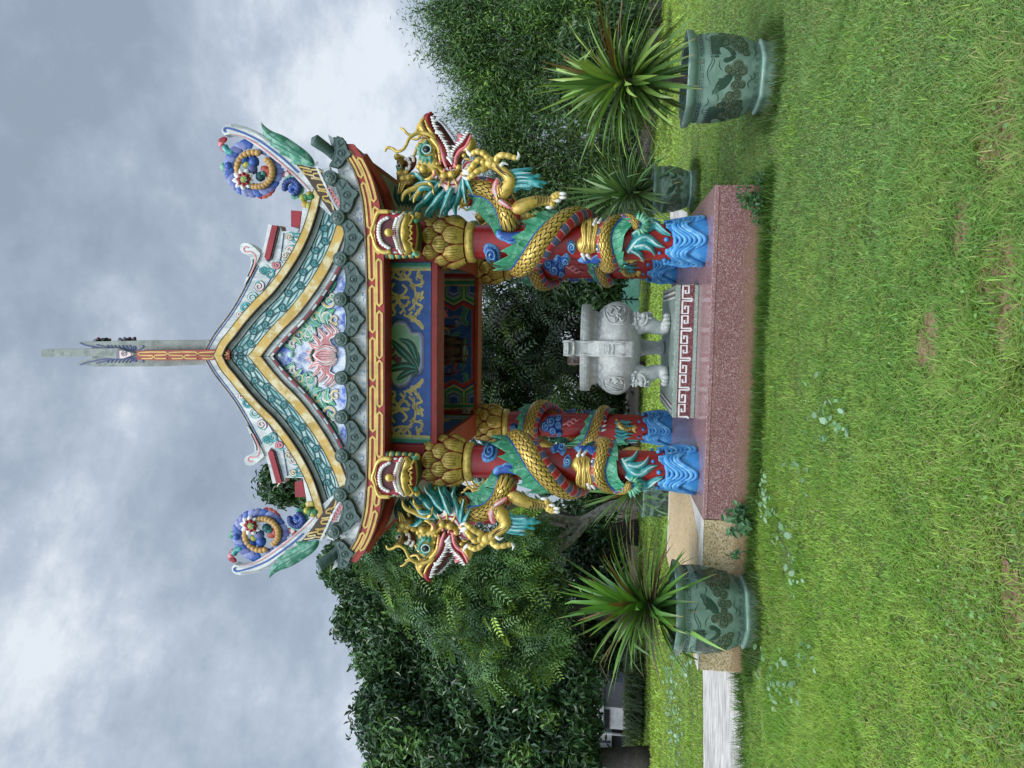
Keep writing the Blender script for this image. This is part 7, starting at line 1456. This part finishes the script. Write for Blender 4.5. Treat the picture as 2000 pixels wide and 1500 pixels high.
def blades(n, d0, d1, pw, h0, h1, w0, seg):
    d = d0 * (d1 / d0) ** (r.random(n) ** pw); x = (r.random(n) * 2 - 1) * (.60 * d + 1.0) + .0; y = d; ok = allowed(x, y, r); x, y, d = x[ok], y[ok], d[ok]; n = len(x)
    t1, t2, t3 = vnoise(x, y, .7, 1), vnoise(x, y, 2.2, 3), vnoise(x, y, 7, 5)
    h = (h0 + (h1 - h0) * r.random(n)) * (.55 + .8 * t2) * (1.0 + .6 * (vnoise(x, y, 1.3, 9) > .62)); az = r.random(n) * 6.283; ln = .5 + 1.5 * r.random(n); w = w0 * (.6 + .8 * r.random(n))
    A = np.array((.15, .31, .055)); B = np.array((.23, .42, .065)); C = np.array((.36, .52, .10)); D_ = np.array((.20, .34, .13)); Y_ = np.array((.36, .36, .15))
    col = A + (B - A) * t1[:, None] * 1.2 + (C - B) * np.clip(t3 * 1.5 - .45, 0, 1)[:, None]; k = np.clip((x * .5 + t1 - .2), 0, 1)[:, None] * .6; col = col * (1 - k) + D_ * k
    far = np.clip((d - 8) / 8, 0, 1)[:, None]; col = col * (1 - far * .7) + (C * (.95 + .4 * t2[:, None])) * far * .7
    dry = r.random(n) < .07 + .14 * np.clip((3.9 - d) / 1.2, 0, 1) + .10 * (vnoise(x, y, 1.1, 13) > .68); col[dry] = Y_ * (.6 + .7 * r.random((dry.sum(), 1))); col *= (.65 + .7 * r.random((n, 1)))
    dirx, diry = np.cos(az), np.sin(az); sx, sy = -diry * w, dirx * w; VS = []; CS = []
    for k in range(seg + 1):
        s = k / seg; px_ = x + dirx * h * ln * s ** 1.7; py_ = y + diry * h * ln * s ** 1.7; z = h * (s - .24 * ln * s * s); ww = 1 - s ** 1.6 * .98
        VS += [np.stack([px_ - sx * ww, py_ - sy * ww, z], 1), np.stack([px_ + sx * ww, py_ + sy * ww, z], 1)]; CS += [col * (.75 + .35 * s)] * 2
    vs = np.stack(VS, 1).reshape(-1, 3); cs = np.stack(CS, 1).reshape(-1, 3); m_ = 2 * (seg + 1); b = (np.arange(n) * m_)[:, None]
    fs = np.concatenate([b + np.array([2 * k, 2 * k + 1, 2 * k + 3, 2 * k + 2]) for k in range(seg)]); return vs, fs, cs
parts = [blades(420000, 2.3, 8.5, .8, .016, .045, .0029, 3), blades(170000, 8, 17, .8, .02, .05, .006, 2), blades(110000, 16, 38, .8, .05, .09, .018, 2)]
# taller rank grass hugging the platform and pots
o = 0; V_, F_, C_ = [], [], []
for vs, fs, cs in parts: V_.append(vs); F_.append(fs + o); C_.append(cs); o += len(vs)
def tufts(pts, n, sp, h0, h1, col, wd=.004):
    global o
    P = np.array(pts); b = P[r.integers(len(P), size=n)] + np.stack([r.normal(0, sp, n), r.normal(0, sp, n)], 1); h = r.uniform(h0, h1, n); az = r.random(n) * 6.283; ln = .3 + .7 * r.random(n); c = np.array(col) * (.6 + .8 * r.random((n, 1))); VS, CS = [], []
    for k in range(5):
        s = k / 4; w = wd * (1 - s ** 1.5 * .97); x = b[:, 0] + np.cos(az) * h * ln * s ** 1.8; y = b[:, 1] + np.sin(az) * h * ln * s ** 1.8; z = h * (s - .2 * ln * s * s)
        VS += [np.stack([x + np.sin(az) * w, y - np.cos(az) * w, z], 1), np.stack([x - np.sin(az) * w, y + np.cos(az) * w, z], 1)]; CS += [c, c]
    vs = np.stack(VS, 1).reshape(-1, 3); bb = (np.arange(n) * 10)[:, None]; fs = np.concatenate([bb + np.array([2 * k, 2 * k + 1, 2 * k + 3, 2 * k + 2]) for k in range(4)])
    V_.append(vs); F_.append(fs + o); C_.append(np.stack(CS, 1).reshape(-1, 3)); o += len(vs)
edge = [tuple(toW((u, -.66, 0)))[:2] for u in np.linspace(px0 - .1, px1 + .05, 60)]; tufts(edge, 7000, .07, .05, .17, (.09, .18, .035))
tufts([tuple(toW((u, -.66, 0)))[:2] for u in np.linspace(lx, px0, 40)], 3500, .07, .04, .14, (.08, .17, .03)); tufts([tuple(toW((px1 + .06, v, 0)))[:2] for v in np.linspace(-.6, 3, 40)], 2500, .06, .05, .13, (.09, .18, .035))
for c in (pc1, pc2, pc3): tufts([(c.x + .40 * math.cos(a), c.y + .40 * math.sin(a)) for a in np.linspace(0, 6.28, 30)], 1800, .06, .05, .17, (.08, .15, .04)); tufts([(c.x + .37 * math.cos(a), c.y + .37 * math.sin(a)) for a in np.linspace(0, 6.28, 30)], 350, .04, .04, .15, (.17, .12, .07), .003)
near = [(x_, y_) for x_, y_ in zip(np.linspace(-6, -1.9, 40), np.interp(np.linspace(-6, -1.9, 40), [-9.2, -3.9, -2.95, -1.6], [5.3, 7.15, 7.62, 8.6]))]; tufts([(a, b - .05) for a, b in near], 3000, .09, .05, .17, (.08, .17, .03))
far_ = [(x_, y_ - .0) for x_, y_ in zip(r.uniform(-1.6, 2.4, 120), r.uniform(2.6, 6.6, 120))]; tufts(far_, 4500, .11, .03, .07, (.24, .40, .07), .004)
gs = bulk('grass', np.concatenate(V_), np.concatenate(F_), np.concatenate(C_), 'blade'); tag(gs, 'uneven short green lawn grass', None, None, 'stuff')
# ---- broad leaved weeds in the lawn
def rosettes(pts, n, sp, size, pal, hmax=.09):
    P = np.array(pts); b = P[r.integers(len(P), size=n)] + np.stack([r.normal(0, sp, n), r.normal(0, sp, n)], 1); ok = allowed(b[:, 0], b[:, 1], r); b = b[ok]; n = len(b)
    c = np.concatenate([b, r.uniform(.02, hmax, (n, 1))], 1); cols = np.array(pal)[r.integers(len(pal), size=n)] * (.75 + .5 * r.random((n, 1)))
    nv = np.tile(np.array((0, -.15, 1.0)), (n, 1)) + r.normal(0, .35, (n, 3)); a = nrm(np.cross(nv, r.normal(0, 1, (n, 3)))); bb = nrm(np.cross(nv, a)); s = size * (.6 + .8 * r.random((n, 1))); VS = [c - a * s]
    for t, w in ((-.5, .62), (.1, .72), (.6, .45)): VS += [c + a * s * t + bb * s * w + nrm(nv) * s * .12]
    VS += [c + a * s]
    for t, w in ((.6, .45), (.1, .72), (-.5, .62)): VS += [c + a * s * t - bb * s * w + nrm(nv) * s * .12]
    return np.stack(VS, 1).reshape(-1, 3), np.arange(n * 8).reshape(n, 8), np.repeat(cols, 8, 0)
wp = [tuple(ground(a, b))[:2] for a, b in ((1505, 985), (1520, 1010), (1540, 1040), (1560, 1050), (1530, 1060), (1500, 960), (1555, 940), (1580, 925), (1500, 975), (1620, 830), (1640, 800), (1625, 870), (1610, 790), (1660, 815), (1505, 1310), (1520, 1330), (1530, 1300), (1590, 1290), (1560, 1345), (1495, 1290), (1515, 1350), (1565, 1120), (1500, 1400))]
a_ = rosettes(wp, 230, .09, .024, [(.19, .33, .17), (.25, .39, .24), (.14, .28, .12)], .09); w_ = bulk('creeping_weed', *a_, 'leaf'); tag(w_, 'pale round leaved weeds creeping through the lawn', None, None, 'stuff')
wp = [tuple(ground(a, b))[:2] for a, b in ((1700, 110), (1720, 90), (1650, 230), (1610, 300), (1660, 350), (1700, 380), (1985, 240), (1960, 640), (1975, 560), (1980, 660), (1930, 520), (1900, 330), (1940, 300), (1760, 440), (1680, 560), (1740, 640), (1900, 1200), (1960, 1300), (1980, 1400), (1930, 1440), (1880, 1420), (1990, 1100), (1840, 1250), (1950, 900))]
a_ = rosettes(wp, 900, .13, .0095, [(.13, .26, .06), (.17, .32, .08), (.10, .21, .05)], .05); w_ = bulk('clover', *a_, 'leaf'); tag(w_, 'small round leaved clover patches in the grass', None, None, 'stuff')
sp_ = []
for x_, y_ in zip(r.uniform(-6.5, -3.6, 30), r.uniform(11.2, 14.5, 30)): sp_.append((x_, y_))
a_ = rosettes(sp_, 330, .3, .034, [(.20, .34, .20), (.26, .38, .26)], .12); w_ = bulk('creeping_weed', *a_, 'leaf'); tag(w_, 'pale weeds in the far lawn beyond the path', None, None, 'stuff')
# ---- weeds growing up the platform corners
def weed(name, label, u0, n, h, size, pal, sd, w=.16):
    rr = np.random.default_rng(sd); th = thing(name, label, 'weed', toW((u0, -.64, 0)), PSI); mb = MB(); C_ = []
    for i in range(n):
        x0 = rr.normal(0, w * .6); hh = h * rr.uniform(.4, 1); e_ = V((x0 + rr.normal(0, w * .5), rr.uniform(-.12, .03), hh)); m_ = V((x0, -.02, hh * .55)); tube(mb, [(x0, -.02, 0), m_, e_], [.006, .005, .002], 'leafgreen', 5, 4)
        for k in range(9): t = rr.uniform(.2, 1); C_.append(np.array(m_ * (1 - t) + e_ * t) + rr.normal(0, .025, 3))
    mb.obj('stem', th); C_ = np.array(C_); C_[:, 1] = np.minimum(C_[:, 1], .045); cols = np.array(pal)[rr.integers(len(pal), size=len(C_))] * (.7 + .6 * rr.random((len(C_), 1))); vs, fs, cl = leaves(C_, np.tile((0, -1, .6), (len(C_), 1)), size, .6, cols, rr); vs[:, 1] = np.minimum(vs[:, 1], .06); bulk('leaves', vs, fs, cl, 'leaf', th)
weed('corner_weed', 'small dark leafy weed against the red platform corner by the smaller pot', px1 - .14, 16, .34, .026, [(.06, .13, .035), (.04, .10, .03)], 71)
weed('corner_weed', 'round leaved climbing weed where the red platform meets the cream terrace', px0 + .06, 12, .30, .04, [(.07, .17, .07), (.10, .22, .10)], 72)
